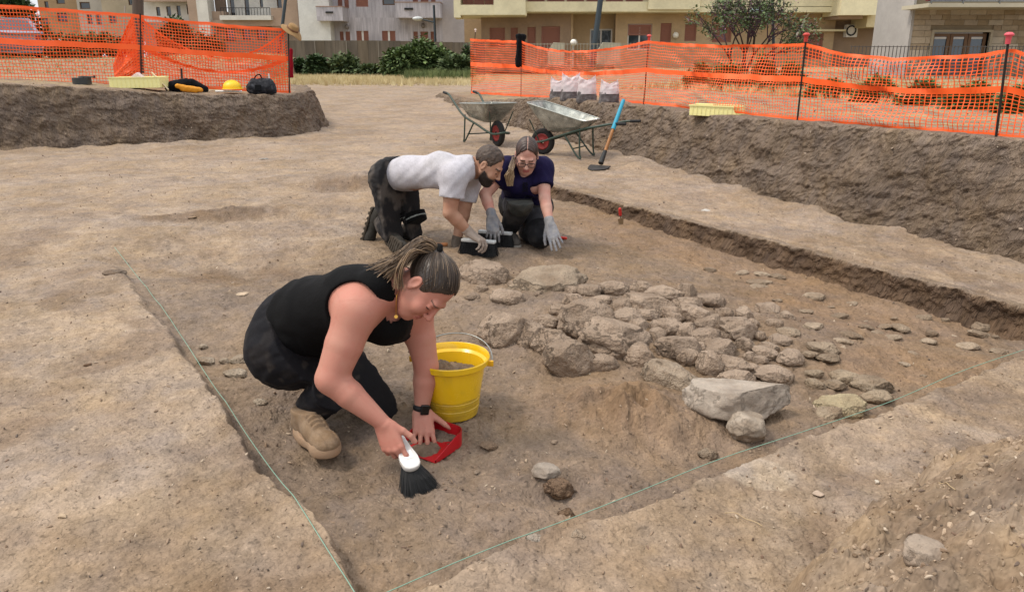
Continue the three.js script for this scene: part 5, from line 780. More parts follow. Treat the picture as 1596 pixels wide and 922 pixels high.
// brush: block with tufts; frame along x = block, y = up, tufts splay downwards
const bristleMat = std(0x0b0c0e, 0.55);
function bristles(L, Wd, len, splay, n, seed, droop = 0) { const R = rng(seed), gs = []; for (let i = 0; i < n; i++) { const u = R() - 0.5, w = R() - 0.5, a = V(u * L, 0, w * Wd), k = len * (0.9 + 0.18 * R()), b = V(u * L * (1 + splay) + (R() - 0.5) * 0.012, -k * (1 - 0.1 * u * u * 4), w * Wd * 2.1 + (R() - 0.5) * 0.01 + droop), m = a.clone().lerp(b, 0.55).add(V((R() - 0.5) * 0.004, -0.004, (R() - 0.5) * 0.004)); gs.push(bar(a, m, 0.0013, 0.0012, 3), bar(m, b, 0.0012, 0.0009, 3)); } return merge(gs); }
{ // the sweeping brush in the front woman's right hand
  const a = __front.wrR, B = __front.BR, grip = atZ(630, 703, -2.53), tip = atZ(650, 742, -2.44), d = tip.clone().sub(grip).normalize();
  const nrm = V(0.2, 0.85, 0.5).addScaledVector(d, -V(0.2, 0.85, 0.5).dot(d)).normalize(), sd = nrm.clone().cross(d).normalize(), o = group('hand_brush'); o.position.copy(grip); o.quaternion.setFromRotationMatrix(new THREE.Matrix4().makeBasis(sd, nrm, d));
  tag(o, 'white-backed black hand brush in the crouching woman\'s hand', 'brush');
  const S = new THREE.Shape(), w = 0.029, L0 = -0.045, L1 = 0.085; S.moveTo(-0.019, L0); S.bezierCurveTo(-0.019, L0 - 0.03, 0.019, L0 - 0.03, 0.019, L0); S.bezierCurveTo(0.022, 0.01, w, 0.02, w + 0.002, 0.045); S.lineTo(w + 0.001, L1 - 0.02); S.bezierCurveTo(w, L1 + 0.012, -w, L1 + 0.012, -w - 0.001, L1 - 0.02); S.lineTo(-w - 0.002, 0.045); S.bezierCurveTo(-w, 0.02, -0.022, 0.01, -0.019, L0);
  const g = new THREE.ExtrudeGeometry(S, { depth: 0.016, bevelEnabled: true, bevelSize: 0.005, bevelThickness: 0.005, bevelSegments: 3, curveSegments: 16 }); g.rotateX(Math.PI / 2); g.scale(1, 1, 1); g.translate(0, 0.012, 0); mesh('handle', toCreasedNormals(g, 0.7), std(0xd6d4d0, 0.42, { roughnessMap: scratch }), o);
  // sticker with small print
  const cv = document.createElement('canvas'); cv.width = 128; cv.height = 128; const c = cv.getContext('2d'); c.fillStyle = '#f4f3f0'; c.fillRect(0, 0, 128, 128); c.fillStyle = '#2a2a2c'; c.font = 'bold 25px sans-serif'; c.fillText('1.0.0.', 26, 44); c.fillText('11.', 44, 76); c.font = '14px sans-serif'; c.fillText('...', 52, 100); const t = new THREE.CanvasTexture(cv); t.colorSpace = THREE.SRGBColorSpace;
  const pl = new THREE.PlaneGeometry(0.033, 0.036); pl.rotateX(-Math.PI / 2); pl.rotateY(Math.PI); pl.translate(0.002, 0.0185, 0.03); mesh('sticker', pl, std(0xffffff, 0.5, { map: t }), o);
  const R = rng(3), gs = []; for (let i = 0; i < 1100; i++) { const u = R() - 0.5, v = R(), s0 = V(u * 0.052, -0.006, 0.035 + 0.05 * v), le = 0.1 + 0.02 * R(), b = s0.clone().add(V(u * 0.085 + (R() - 0.5) * 0.018, -le * (0.42 - 0.2 * v) + (R() - 0.5) * 0.008, le * (0.72 + 0.2 * v))); const m = s0.clone().lerp(b, 0.5).add(V(0, 0.004, 0)); gs.push(bar(s0, m, 0.0012, 0.0011, 3), bar(m, b, 0.0011, 0.0007, 3)); } mesh('bristles', merge(gs), bristleMat, o); o.scale.setScalar(0.96);
}
function sweeper(name, label, a, b, gy, seed) { // long brush held across: a, b ends of the block
  const d = b.clone().sub(a), L = d.length(), o = group(name); o.position.copy(a.clone().lerp(b, 0.5)); o.quaternion.setFromUnitVectors(V(1, 0, 0), d.clone().normalize()); tag(o, label, 'brush');
  mesh('block', rbox(L, 0.022, 0.042, 0.007, 0, 0.0, 0, 3), std(0xb9bcbb, 0.45), o); mesh('bristles', bristles(L * 0.97, 0.034, o.position.y - gy + 0.004, 0.16, 1500, seed, 0.012), bristleMat, o);
  const st = []; for (let i = -5; i <= 5; i++) st.push(box(0.004, 0.024, 0.0435, i * L / 11.5, 0, 0)); return o;
}
{ const a = atZ(720, 372, -5.26), b = atZ(772, 377, -5.16); const g = gH(-0.22, -5.16); a.y = g + 0.095; b.y = g + 0.10; sweeper('sweeping_brush', 'black brush with pale block under the man\'s gloved hand', a, b, g, 4); }
{ const a = atZ(746, 357, -5.5), b = atZ(798, 365, -5.42); const g = gH(-0.08, -5.42); a.y = g + 0.1; b.y = g + 0.1; sweeper('sweeping_brush', 'black brush held by the woman with glasses', a, b, g, 5); }
{ // red dustpan under the front woman's left hand
  const c = onGround(673, 693), o = group('dustpan', [c.x, gH(c.x, c.z) + 0.006, c.z], -0.6), red = std(0xb00f1c, 0.38);
  tag(o, 'red plastic dustpan under the crouching woman\'s spread hand', 'dustpan');
  const W = 0.098, D = 0.1, path = []; path.push([W + 0.002, D]); for (let i = 0; i <= 8; i++) path.push([W - 0.05 + 0.05 * Math.cos(i / 8 * Math.PI / 2), -D + 0.06 - 0.06 * Math.sin(i / 8 * Math.PI / 2)]); for (let i = 0; i <= 8; i++) path.push([-W + 0.05 - 0.05 * Math.sin(i / 8 * Math.PI / 2), -D + 0.06 - 0.06 * Math.cos(i / 8 * Math.PI / 2)]); path.push([-W - 0.002, D]);
  const pos = [], idx = [], th = 0.0032; path.forEach(([x, z], i) => { const p0 = path[Math.max(0, i - 1)], p1 = path[Math.min(path.length - 1, i + 1)], tx = p1[0] - p0[0], tz = p1[1] - p0[1], l = Math.hypot(tx, tz), nx = -tz / l * th, nz = tx / l * th, hgt = lerp(0.014, 0.062, sstep(D, -0.02, z)); pos.push(x + nx, 0, z + nz, x + nx * 1.6, hgt, z + nz * 1.6, x - nx * 0.2, hgt + 0.001, z - nz * 0.2, x, 0, z); if (i) { const a = (i - 1) * 4, b = i * 4; for (let k = 0; k < 3; k++) idx.push(a + k, b + k, a + k + 1, a + k + 1, b + k, b + k + 1); } });
  const g = new THREE.BufferGeometry(); g.setAttribute('position', new THREE.Float32BufferAttribute(pos, 3)); g.setIndex(idx); g.computeVertexNormals(); mesh('rim', g, std(0xb00f1c, 0.38, { side: THREE.DoubleSide }), o);
  const S = new THREE.Shape(); path.forEach(([x, z], i) => i ? S.lineTo(x, -z) : S.moveTo(x, -z)); const fl = new THREE.ExtrudeGeometry(S, { depth: 0.003, bevelEnabled: false }); fl.rotateX(-Math.PI / 2); mesh('tray', fl, red, o);
  const dp = new THREE.PlaneGeometry(0.14, 0.13, 36, 34); dp.rotateX(-Math.PI / 2); const q = dp.attributes.position; for (let i = 0; i < q.count; i++) { const x = q.getX(i), z = q.getZ(i); q.setXYZ(i, x, 0.004 + 0.012 * bump(x, z, 0.0, 0.05, 0.09, 0.07) + 0.006 * fbm(x * 35, 2, z * 35, 3) - 0.012 * sstep(0.045, 0.075, Math.hypot(x, z) + 0.012 * noise(x * 40, 1, z * 40)), z + 0.03); } dp.computeVertexNormals(); vcol(dp, (x, y, z) => mix3(C_MID, C_DARK, clamp(0.4 + fbm(x * 30, 5, z * 30, 3)))); mesh('swept_soil', dp, new THREE.MeshStandardMaterial({ vertexColors: true, roughness: 1, bumpMap: soilBump, bumpScale: 0.01 }), o);
}
// ---------------------------------------------------------------- trowels, shovel
{
  const t = onGround(968, 350), o = group('trowel', [t.x, gH(t.x, t.z), t.z], 0.5); tag(o, 'small trowel with a red handle standing in the trench soil', 'trowel');
  const S = new THREE.Shape(); S.moveTo(-0.03, 0.05); S.lineTo(0.03, 0.05); S.lineTo(0.022, 0.0); S.lineTo(0, -0.03); S.lineTo(-0.022, 0); mesh('blade', new THREE.ExtrudeGeometry(S, { depth: 0.003, bevelEnabled: false }), std(0x8a7458, 0.6, { metalness: 0.5 }), o);
  mesh('shank', bar([0, 0.05, 0], [0.0, 0.075, 0.0], 0.005), std(0x77706a, 0.4, { metalness: 0.7 }), o); mesh('handle', new THREE.CapsuleGeometry(0.013, 0.05, 4, 10).translate(0, 0.105, 0), std(0xb3241f, 0.5), o); o.rotation.z = 0.14;
  const w = onGround(672, 384), k = group('trowel', [w.x, gH(w.x, w.z) + 0.016, w.z], 0.1); tag(k, 'wooden trowel handle on the ground behind the crouching woman\'s head', 'trowel'); const h = new THREE.LatheGeometry([[0, 0], [0.012, 0.004], [0.014, 0.03], [0.011, 0.07], [0.015, 0.1], [0.012, 0.118], [0, 0.12]].map(p => new THREE.Vector2(...p)), 14); h.rotateZ(-Math.PI / 2); mesh('handle', h, std(0x9a6235, 0.6), k); mesh('shank', bar([0, 0, 0], [-0.05, -0.006, 0], 0.005), std(0x77706a, 0.4, { metalness: 0.7 }), k); const S2 = new THREE.Shape(); S2.moveTo(0, -0.035); S2.lineTo(0, 0.035); S2.lineTo(-0.12, 0); mesh('blade', new THREE.ExtrudeGeometry(S2, { depth: 0.002, bevelEnabled: false }).rotateX(-Math.PI / 2).translate(-0.05, -0.008, 0), std(0x8d8880, 0.4, { metalness: 0.7 }), k);
  const r = onGround(873, 372), d = group('hand_shovel', [r.x, gH(r.x, r.z) + 0.01, r.z], -0.35); tag(d, 'red plastic hand shovel lying beside the grey-gloved hand', 'hand shovel'); mesh('handle', new THREE.CapsuleGeometry(0.012, 0.09, 4, 10).rotateZ(Math.PI / 2), std(0xc2301f, 0.45), d); const pan = rbox(0.1, 0.006, 0.09, 0.003, -0.09, -0.002, 0); mesh('pan', pan, std(0xc2301f, 0.45), d); for (const s of [-1, 1]) mesh('side', rbox(0.1, 0.03, 0.004, 0.002, -0.09, 0.012, s * 0.045), std(0xc2301f, 0.45), d);
}
{
  const b = onGround(934, 262); b.y = gH(b.x, b.z); const e = atZ(972, 156, b.z - 0.6), d = e.clone().sub(b), o = group('shovel', [b.x, b.y, b.z]); tag(o, 'long shovel with a half teal, half wooden shaft leaning on the bank', 'shovel');
  const P = (t) => d.clone().multiplyScalar(t); mesh('shaft', bar(P(0.2), P(0.56), 0.019, 0.018, 12), std(0xa8713c, 0.6, { map: tex(64, (u, v) => { const q = 0.85 + 0.12 * tnA(u, v, 8) + 0.05 * tnB(u, v, 32); return [q, q, q * 0.97]; }) }), o); mesh('grip', bar(P(0.555), P(1), 0.025, 0.022, 12), std(0x178aa6, 0.5), o);
  const so = bar(P(0.06), P(0.24), 0.03, 0.022, 12); mesh('socket', so, std(0x2b2c2c, 0.6, { metalness: 0.4 }), o);
  const S = new THREE.Shape(); S.moveTo(-0.12, 0); S.bezierCurveTo(-0.13, 0.12, -0.06, 0.2, 0, 0.23); S.bezierCurveTo(0.06, 0.2, 0.13, 0.12, 0.12, 0); S.lineTo(-0.12, 0); const bl = new THREE.ExtrudeGeometry(S, { depth: 0.006, bevelEnabled: true, bevelSize: 0.002, bevelThickness: 0.002, bevelSegments: 1, curveSegments: 14 }); const q = bl.attributes.position; for (let i = 0; i < q.count; i++) { const x = q.getX(i); q.setZ(i, q.getZ(i) + x * x * 2.2); } bl.computeVertexNormals(); bl.rotateX(Math.PI / 2 + 0.25); bl.rotateY(-0.5); bl.translate(0.01, 0.055, 0); mesh('blade', bl, std(0x35322f, 0.6, { metalness: 0.5 }), o);
}
// ---------------------------------------------------------------- wheelbarrows
const galv = new THREE.MeshStandardMaterial({ color: 0xb4b7b2, metalness: 0.45, roughness: 0.5, roughnessMap: scratch, map: tex(256, (u, v) => { const q = 0.8 + 0.12 * tnA(u, v, 5) + 0.1 * tnB(u, v, 13) + 0.05 * tnA(u, v, 60); return [q, q, q * 0.985]; }), side: THREE.DoubleSide });
const paintGreen = std(0x26392f, 0.5), rubber = std(0x1b1a19, 0.9, { bumpMap: scratch, bumpScale: 0.004 }), rimRed = std(0x7d1f1c, 0.55);
function wheelbarrow(label, wx, wz, ang, hh, sc, tip = 0) { // wheel at the origin, handles towards +x
  const o = group('wheelbarrow', [wx, gH(wx, wz), wz], ang); tag(o, label, 'wheelbarrow', 'wheelbarrows at the end of the bank');
  const wh = new THREE.TorusGeometry(0.148, 0.044, 14, 36); wh.translate(0, 0.19, 0); const w = mesh('wheel', wh, rubber, o); const rim = new THREE.LatheGeometry([[0.03, -0.03], [0.06, -0.018], [0.1, -0.024], [0.122, -0.038], [0.122, 0.038], [0.1, 0.024], [0.06, 0.018], [0.03, 0.03]].map(p => new THREE.Vector2(...p)), 28); rim.rotateX(Math.PI / 2); rim.translate(0, 0.19, 0); mesh('rim', rim, new THREE.MeshStandardMaterial({ color: 0x7d1f1c, roughness: 0.55, side: THREE.DoubleSide }), w); mesh('axle', bar([0, 0.19, -0.11], [0, 0.19, 0.11], 0.011), paintGreen, w);
  for (const s of [-1, 1]) { // one bent tube from the nose round the wheel to each grip
    mesh('frame_tube', tube([[-0.24, 0.22, 0], [-0.235, 0.215, s * 0.06], [-0.17, 0.2, s * 0.1], [0.0, 0.195, s * 0.12], [0.35, 0.30, s * 0.18], [0.75, 0.42, s * 0.23], [1.05, lerp(0.42, hh, 0.62), s * 0.26], [1.22, lerp(0.42, hh, 0.95), s * 0.27], [1.38, hh, s * 0.27]], 0.0165, 48, 8), paintGreen, o);
    mesh('grip', bar([1.26, lerp(0.42, hh, 0.965), s * 0.27], [1.41, hh + 0.004, s * 0.27], 0.021, 0.021, 10), std(0x17181a, 0.8), o);
    mesh('leg', tube([[0.70, 0.43, s * 0.22], [0.72, 0.05, s * 0.235], [0.74, 0.012, s * 0.235], [0.70, 0.02, s * 0.235], [0.45, 0.32, s * 0.19]], 0.0125, 40, 7), paintGreen, o);
    mesh('strut', bar([0.0, 0.20, s * 0.115], [-0.12, 0.52, s * 0.2], 0.009), paintGreen, o);
  }
  mesh('crossbar', bar([0.6, 0.14, -0.22], [0.6, 0.14, 0.22], 0.01), paintGreen, o);
  // tray: lofted shell with rolled rim
  const ring = (x0, x1, w0, w1, y0, y1, n) => { const p = []; const cs = [[x0, -w0, y0], [x1, -w1, y1], [x1, w1, y1], [x0, w0, y0]], r = 0.07; for (let k = 0; k < 4; k++) { const a = cs[k], b = cs[(k + 1) % 4], c = cs[(k + 3) % 4]; const da = V(c[0] - a[0], c[2] - a[2], c[1] - a[1]).normalize(), db = V(b[0] - a[0], b[2] - a[2], b[1] - a[1]).normalize(), A = V(a[0], a[2], a[1]); for (let i = 0; i <= 4; i++) { const t = i / 4, p0 = A.clone().addScaledVector(da, r), p1 = A.clone(), p2 = A.clone().addScaledVector(db, r); p.push(p0.multiplyScalar((1 - t) * (1 - t)).addScaledVector(p1, 2 * t * (1 - t)).addScaledVector(p2, t * t)); } } return p; };
  const rings = [ring(0.2, 0.6, 0.12, 0.15, 0.34, 0.38), ring(0.13, 0.66, 0.17, 0.2, 0.37, 0.41), ring(-0.04, 0.74, 0.24, 0.265, 0.53 + tip * 0.6, 0.53 - tip * 0.4), ring(-0.14, 0.79, 0.28, 0.295, 0.64 + tip, 0.60 - tip * 0.6)], n = 20, pos = [], idx = [];
  rings.forEach(r => r.forEach(p => pos.push(p.x, p.y, p.z))); for (let j = 0; j < 3; j++) for (let i = 0; i < n; i++) { const a = j * n + i, b = j * n + (i + 1) % n; idx.push(a, a + n, b, b, a + n, b + n); } const c = pos.length / 3; pos.push(0.4, 0.372, 0); for (let i = 0; i < n; i++) idx.push(c, i, (i + 1) % n);
  const g = new THREE.BufferGeometry(); g.setAttribute('position', new THREE.Float32BufferAttribute(pos, 3)); g.setIndex(idx); const gn = toCreasedNormals(g, 0.7); boxUV(gn, 0.6); const tr = mesh('tray', gn, galv, o); mesh('rolled_rim', tube(rings[3], 0.009, 120, 8, true), galv, tr); o.scale.setScalar(sc);
}
{ const w = onGround(776, 227); wheelbarrow('galvanised wheelbarrow, the left one, its handles pointing away to the fence', w.x, w.z, Math.atan2(0.88, -0.47), 0.74, 0.9); }
{ const w = onGround(846, 240); wheelbarrow('galvanised wheelbarrow, the right one, with the shovel behind its handles', w.x, w.z, Math.atan2(-0.5, 0.86), 0.52, 0.84, 0.12); }
// ---------------------------------------------------------------- string round the trench
{
  const sm = std(0x7c9c8a, 0.85), run = (pts, label) => { const q = pts.map(([x, z]) => V(x, gH(x, z) + 0.012, z)); tag(mesh('string', tube(q, 0.0021, 200, 5), sm), label, 'string'); };
  const ln = (a, b, n, sag) => Array.from({ length: n }, (_, i) => { const t = i / (n - 1); return [lerp(a[0], b[0], t), lerp(a[1], b[1], t)]; });
  const nrm = (a, b) => { const dx = b[0] - a[0], dz = b[1] - a[1], l = Math.hypot(dx, dz); return [-dz / l, dx / l]; };
  const L = (px, py, h = 0.11) => { const p = atH(px, py, h); return p; };
  const s1 = [L(560, 935, 0.115), L(470, 800, 0.115), L(400, 700, 0.12), L(325, 590, 0.135), L(283, 525, 0.15), L(228, 450, 0.19), L(178, 385, 0.25)];
  const lay = (pts) => { const c = new THREE.CatmullRomCurve3(pts), q = c.getSpacedPoints(90); q.forEach(p => { let m = p.y; for (const [dx, dz] of [[0, 0], [0.02, 0], [-0.02, 0], [0, 0.02], [0, -0.02]]) m = Math.max(m, gH(p.x + dx, p.z + dz) + 0.004); p.y = m; }); for (let k = 0; k < 3; k++) for (let i = 1; i < q.length - 1; i++) q[i].y = Math.max(q[i].y, (q[i - 1].y + q[i + 1].y) / 2); return tube(q, 0.0017, 300, 5); };
  tag(mesh('string', lay(s1), sm), 'green string along the left side of the trench', 'string');
  const s2 = [L(590, 928, 0.115), L(730, 868, 0.115), L(930, 792, 0.12), L(1120, 716, 0.122), L(1250, 673, 0.125), L(1390, 625, 0.13), L(1500, 578, 0.15), L(1596, 545, 0.17)];
  tag(mesh('string', lay(s2), sm), 'green string along the near right side of the trench', 'string');
}

{ // dry stems
  const R = rng(9), m = std(0xb9a27c, 0.9); [[1160, 806, 'pale curved twig on the path below the near string'], [1470, 765, 'short straw stem high on the spoil heap']].forEach(([px, py, l], i) => { const p = onGround(px, py), a = R() * 3, q = []; for (let k = 0; k <= 4; k++) { const t = (k - 2) / 2 * (0.04 + 0.03 * R()), x = p.x + Math.cos(a) * t + 0.006 * Math.sin(k), z = p.z + Math.sin(a) * t + 0.01 * (k - 2) * (k - 2) / 4; q.push(V(x, gH(x, z) + 0.005 + 0.004 * R(), z)); } tag(mesh('dry_twig', tube(q, 0.0011, 24, 5), m), l, 'twig'); });
}
// ---------------------------------------------------------------- orange safety fences
const netMat = new THREE.MeshStandardMaterial({ color: new THREE.Color(0.93, 0.115, 0.012), roughness: 0.55, side: THREE.DoubleSide }), rodMat = std(0x2a211d, 0.7, { metalness: 0.4 });
function post(name, label, base, top, cap, rad = 0.009) {
  const o = group(name, [base.x, base.y, base.z]), d = top.clone().sub(base); tag(o, label, 'fence post', 'steel posts of the safety fences'); mesh('rod', bar(V(0, -0.08, 0), d, rad, rad, 8), rodMat, o);
  if (cap) { const c = new THREE.LatheGeometry([[0.011, 0], [0.017, 0.0], [0.019, 0.05], [0.031, 0.056], [0.032, 0.066], [0.018, 0.078], [0, 0.08]].map(p => new THREE.Vector2(...p)), 16); c.translate(d.x, d.y - 0.045, d.z); mesh('cap', c, std(cap, 0.5), o); }
}
// net hung between the points pts = [{x, z, b, t}] (b bottom, t top height there); sag = per span, how far the top drops
function net(label, pts, sag, o = {}) {
  const g0 = group('safety_net', [pts[0].x, pts[0].b, pts[0].z]); tag(g0, label, 'safety net'); const seg = pts.slice(1).map((p, i) => Math.hypot(p.x - pts[i].x, p.z - pts[i].z)), L = seg.reduce((a, b) => a + b, 0), seed = o.seed ?? 1;
  const at = (s) => { let i = 0, q = s; while (i < seg.length - 1 && q > seg[i]) { q -= seg[i]; i++; } const t = clamp(q / seg[i]), a = pts[i], b = pts[i + 1], dx = (b.x - a.x) / seg[i], dz = (b.z - a.z) / seg[i], sg = sag[i] * 4 * t * (1 - t); return { x: lerp(a.x, b.x, t), z: lerp(a.z, b.z, t), b: lerp(a.b, b.b, t), t: lerp(a.t, b.t, t) - sg, nx: -dz, nz: dx, e: 4 * t * (1 - t), dx, dz, sg }; };
  const P = (s, v) => { const a = at(clamp(s, 0, L)), slack = (o.slack ?? 0.05) * a.e, w = slack * (noise(s * 1.3 + seed, v * 1.8, seed) * 1.2 + 0.5 * noise(s * 5 + v * 3, v * 6, seed + 4)) + (o.out ?? 0) + a.sg * 0.35 * Math.sin(v * 3.1) * noise(s * 0.9, 0, seed), bulge = 0.012 * noise(s * 7, v * 5, 2 + seed); let vv = v; const y = lerp(a.b, a.t, vv) + bulge * 0.6; return V(a.x + a.nx * w + a.dx * 0.02 * noise(s * 3, v * 4, 9 + seed) * a.e, y + 0.02 * a.e * noise(s * 2.2, v * 2, seed + 2), a.z + a.nz * w).sub(g0.position); };
  const H = (pts[0].t - pts[0].b), rows = o.rows ?? 23, nc = Math.round(L / (o.cell ?? 0.042));
  const ribbon = (v0, v1, n) => { const pos = [], idx = []; for (let i = 0; i <= n; i++) { const s = L * i / n, a = P(s, v0), b = P(s, v1); pos.push(a.x, a.y, a.z, b.x, b.y, b.z); if (i) { const k = i * 2; idx.push(k - 2, k, k - 1, k - 1, k, k + 1); } } const g = new THREE.BufferGeometry(); g.setAttribute('position', new THREE.Float32BufferAttribute(pos, 3)); g.setIndex(idx); g.computeVertexNormals(); return g; };
  mesh('top_band', ribbon(0.965, 1.0, nc), netMat, g0); mesh('middle_band', ribbon(0.5, 0.58, nc), netMat, g0); mesh('bottom_band', ribbon(0.0, 0.03, nc), netMat, g0);
  const gs = []; for (let r = 1; r < rows; r++) { const v = r / rows; if (v > 0.49 && v < 0.59) continue; gs.push(ribbon(v - 0.0056 / H, v + 0.0056 / H, nc * 2)); }
  const pos = [], idx = []; const hw = 0.0040; for (let c = 0; c <= nc; c++) { const s = L * c / nc; for (let r = 0; r <= rows; r++) { const a = P(s - hw, r / rows), b = P(s + hw, r / rows); pos.push(a.x, a.y, a.z, b.x, b.y, b.z); if (r) { const k = pos.length / 3 - 4; idx.push(k, k + 1, k + 2, k + 1, k + 3, k + 2); } } } const vg = new THREE.BufferGeometry(); vg.setAttribute('position', new THREE.Float32BufferAttribute(pos, 3)); vg.setIndex(idx); vg.computeVertexNormals(); gs.push(vg);
  const m = mesh('mesh', merge(gs), netMat, g0); m.userData.kind = 'stuff'; return g0;
}
{
  const gp = (px, py, ty, dx = 0) => { const p = onGround(px, py); p.y = ground(p.x, p.z, false).h; const t = atZ(px + dx, ty, p.z); return { p, t, x: p.x, z: p.z, b: p.y + 0.015, t_: t }; };
  const R = [gp(734, 146, 47, 7), gp(812, 151, 60, 1), gp(1003, 163, 58, 9), gp(1243, 189, 57, 14), gp(1553, 219, 58, 20)];
  const lab = ['thin fence post with a pale cap beside the big bush', 'fence post hidden by the hanging black trousers', 'red-capped fence post just right of the gravel bags', 'red-capped fence post right of the yellow crate on the bank', 'red-capped fence post in front of the stone house window'];
  R.forEach((q, i) => post('fence_post', lab[i], q.p, q.t, [0xd8c9c0, null, 0xc8433a, 0xb8382f, 0xd0505c][i]));
  const N = R.map((q, i) => ({ x: q.x, z: q.z, b: q.b, t: atZ(q.t.x / q.t.z * 0 + 798, [60, 63, 63, 67, 75][i], q.z).y })); const e = R[4], f = R[3]; N.push({ x: e.x + (e.x - f.x) * 0.5 + 0.25, z: e.z + (e.z - f.z) * 0.45, b: e.b, t: N[4].t + 0.02 });
  net('long orange net with the gravel bags and a crate in front of it', N, [0.01, 0.17, 0.03, 0.09, 0.12], { seed: 3, slack: 0.09 });
  // black work trousers hung over the second post
  { const q = R[1].p, tp = atZ(812, 56, q.z), bt = atZ(811, 104, q.z), o = new Field(); const w = 0.045; o.cone(V(tp.x - 0.045, tp.y, q.z + 0.04), V(bt.x - 0.05, bt.y + 0.05, q.z + 0.045), 0.055, 0.065, 0.03).cone(V(tp.x + 0.045, tp.y - 0.01, q.z + 0.04), V(bt.x + 0.035, bt.y + 0.06, q.z + 0.045), 0.058, 0.065, 0.03).cone(V(tp.x - 0.06, tp.y - 0.01, q.z + 0.02), V(tp.x + 0.07, tp.y - 0.02, q.z + 0.02), 0.055, 0.055, 0.03); const g = netMesh((x, y, z) => o.d(x, y, z) + 0.016 * noise(x * 18, y * 7, z * 18) + 0.008 * noise(x * 40, y * 16, z * 40), ...bounds([tp, bt], 0.2), 0.011); boxUV(g, 0.2); tag(mesh('hanging_trousers', g, cloth(0x0d0e12)), 'black work trousers hung over a post of the long net', 'trousers'); }
  // left fence
  const A = (px, ty, z, dx = 0) => { const x = atZ(px, 130, z).x, y = ground(x, z, false).h; return { p: V(x, y, z), t: atZ(px + dx, ty, z), x, z, b: y + 0.01 }; };
  const Lf = [A(-330, -30, -10.6), A(218, 21, -12.2), A(449, 44, -12.9)]; post('fence_post', 'brown fence post at the bend of the net above the left crate', Lf[1].p, Lf[1].t, null, 0.011); post('fence_post', 'fence post at the open end of the net, under the straw hat', Lf[2].p, Lf[2].t, null, 0.011);
  const M = Lf.map((q, i) => ({ x: q.x, z: q.z, b: q.b, t: [q.t.y, q.t.y, q.t.y][i] }));
  net('orange net at far left in front of the parked car', [M[0], M[1]], [0.03], { seed: 7, slack: 0.05 });
  net('taut orange net behind the bag and tools on the left bank', [M[1], M[2]], [0.02], { seed: 8, slack: 0.05 });
  net('slack second layer of orange net drooping behind the bag', [{ ...M[1], x: M[1].x + 0.05, z: M[1].z - 0.12 }, { ...M[2], z: M[2].z - 0.12 }], [0.52], { seed: 9, slack: 0.1 });
  net('bunched orange net tied to the post at the bend', [{ x: M[1].x - 0.42, z: M[1].z - 0.1, b: M[1].b, t: M[1].b + 0.3 }, { x: M[1].x - 0.04, z: M[1].z - 0.16, b: M[1].b, t: M[1].t }], [0], { seed: 10, slack: 0.2 });
  // straw hat on the end post, red cloth behind
  { const c = Lf[2].t.clone().add(V(0.0, 0.02, 0)), g = new THREE.LatheGeometry([[0, 0.1], [0.05, 0.098], [0.08, 0.08], [0.09, 0.03], [0.1, 0.008], [0.15, 0.0], [0.185, -0.012], [0.184, -0.016], [0.14, -0.006], [0.09, 0.0]].map(p => new THREE.Vector2(...p)), 36); const p = g.attributes.position; for (let i = 0; i < p.count; i++) { const x = p.getX(i), z = p.getZ(i); p.setY(i, p.getY(i) - 0.9 * Math.max(0, x - 0.05) * Math.max(0, x - 0.05) * 4 + 0.01 * noise(x * 12, 3, z * 12)); } g.computeVertexNormals(); g.rotateZ(-0.55); g.rotateX(0.25); g.translate(0.06, -0.05, 0); const o = group('straw_hat', [c.x, c.y, c.z]); tag(o, 'straw sun hat hung on the end post of the left fence', 'hat'); mesh('hat', g, std(0x8e7048, 0.9, { side: THREE.DoubleSide, bumpMap: clothBump, bumpScale: 0.004 }), o); const t = new THREE.TorusGeometry(0.091, 0.008, 6, 36); t.rotateX(Math.PI / 2); t.scale(1, 2, 1); t.translate(0, 0.025, 0); t.rotateZ(-0.55); t.rotateX(0.25); t.translate(0.06, -0.05, 0); mesh('hat_band', t, std(0x6b4a31, 0.9), o); }
  { const a = atZ(453, 78, -13.05), b = atZ(453, 121, -13.05), o = new Field().cone(a, b, 0.03, 0.045); const g = netMesh((x, y, z) => Math.max(o.d(x, y, z) + 0.014 * noise(x * 22, y * 5, z * 22), b.y - y), ...bounds([a, b], 0.1), 0.011); boxUV(g, 0.2); tag(mesh('hanging_cloth', g, cloth(0x8e0f22)), 'dark red garment hanging behind the end post below the hat', 'garment'); }
}
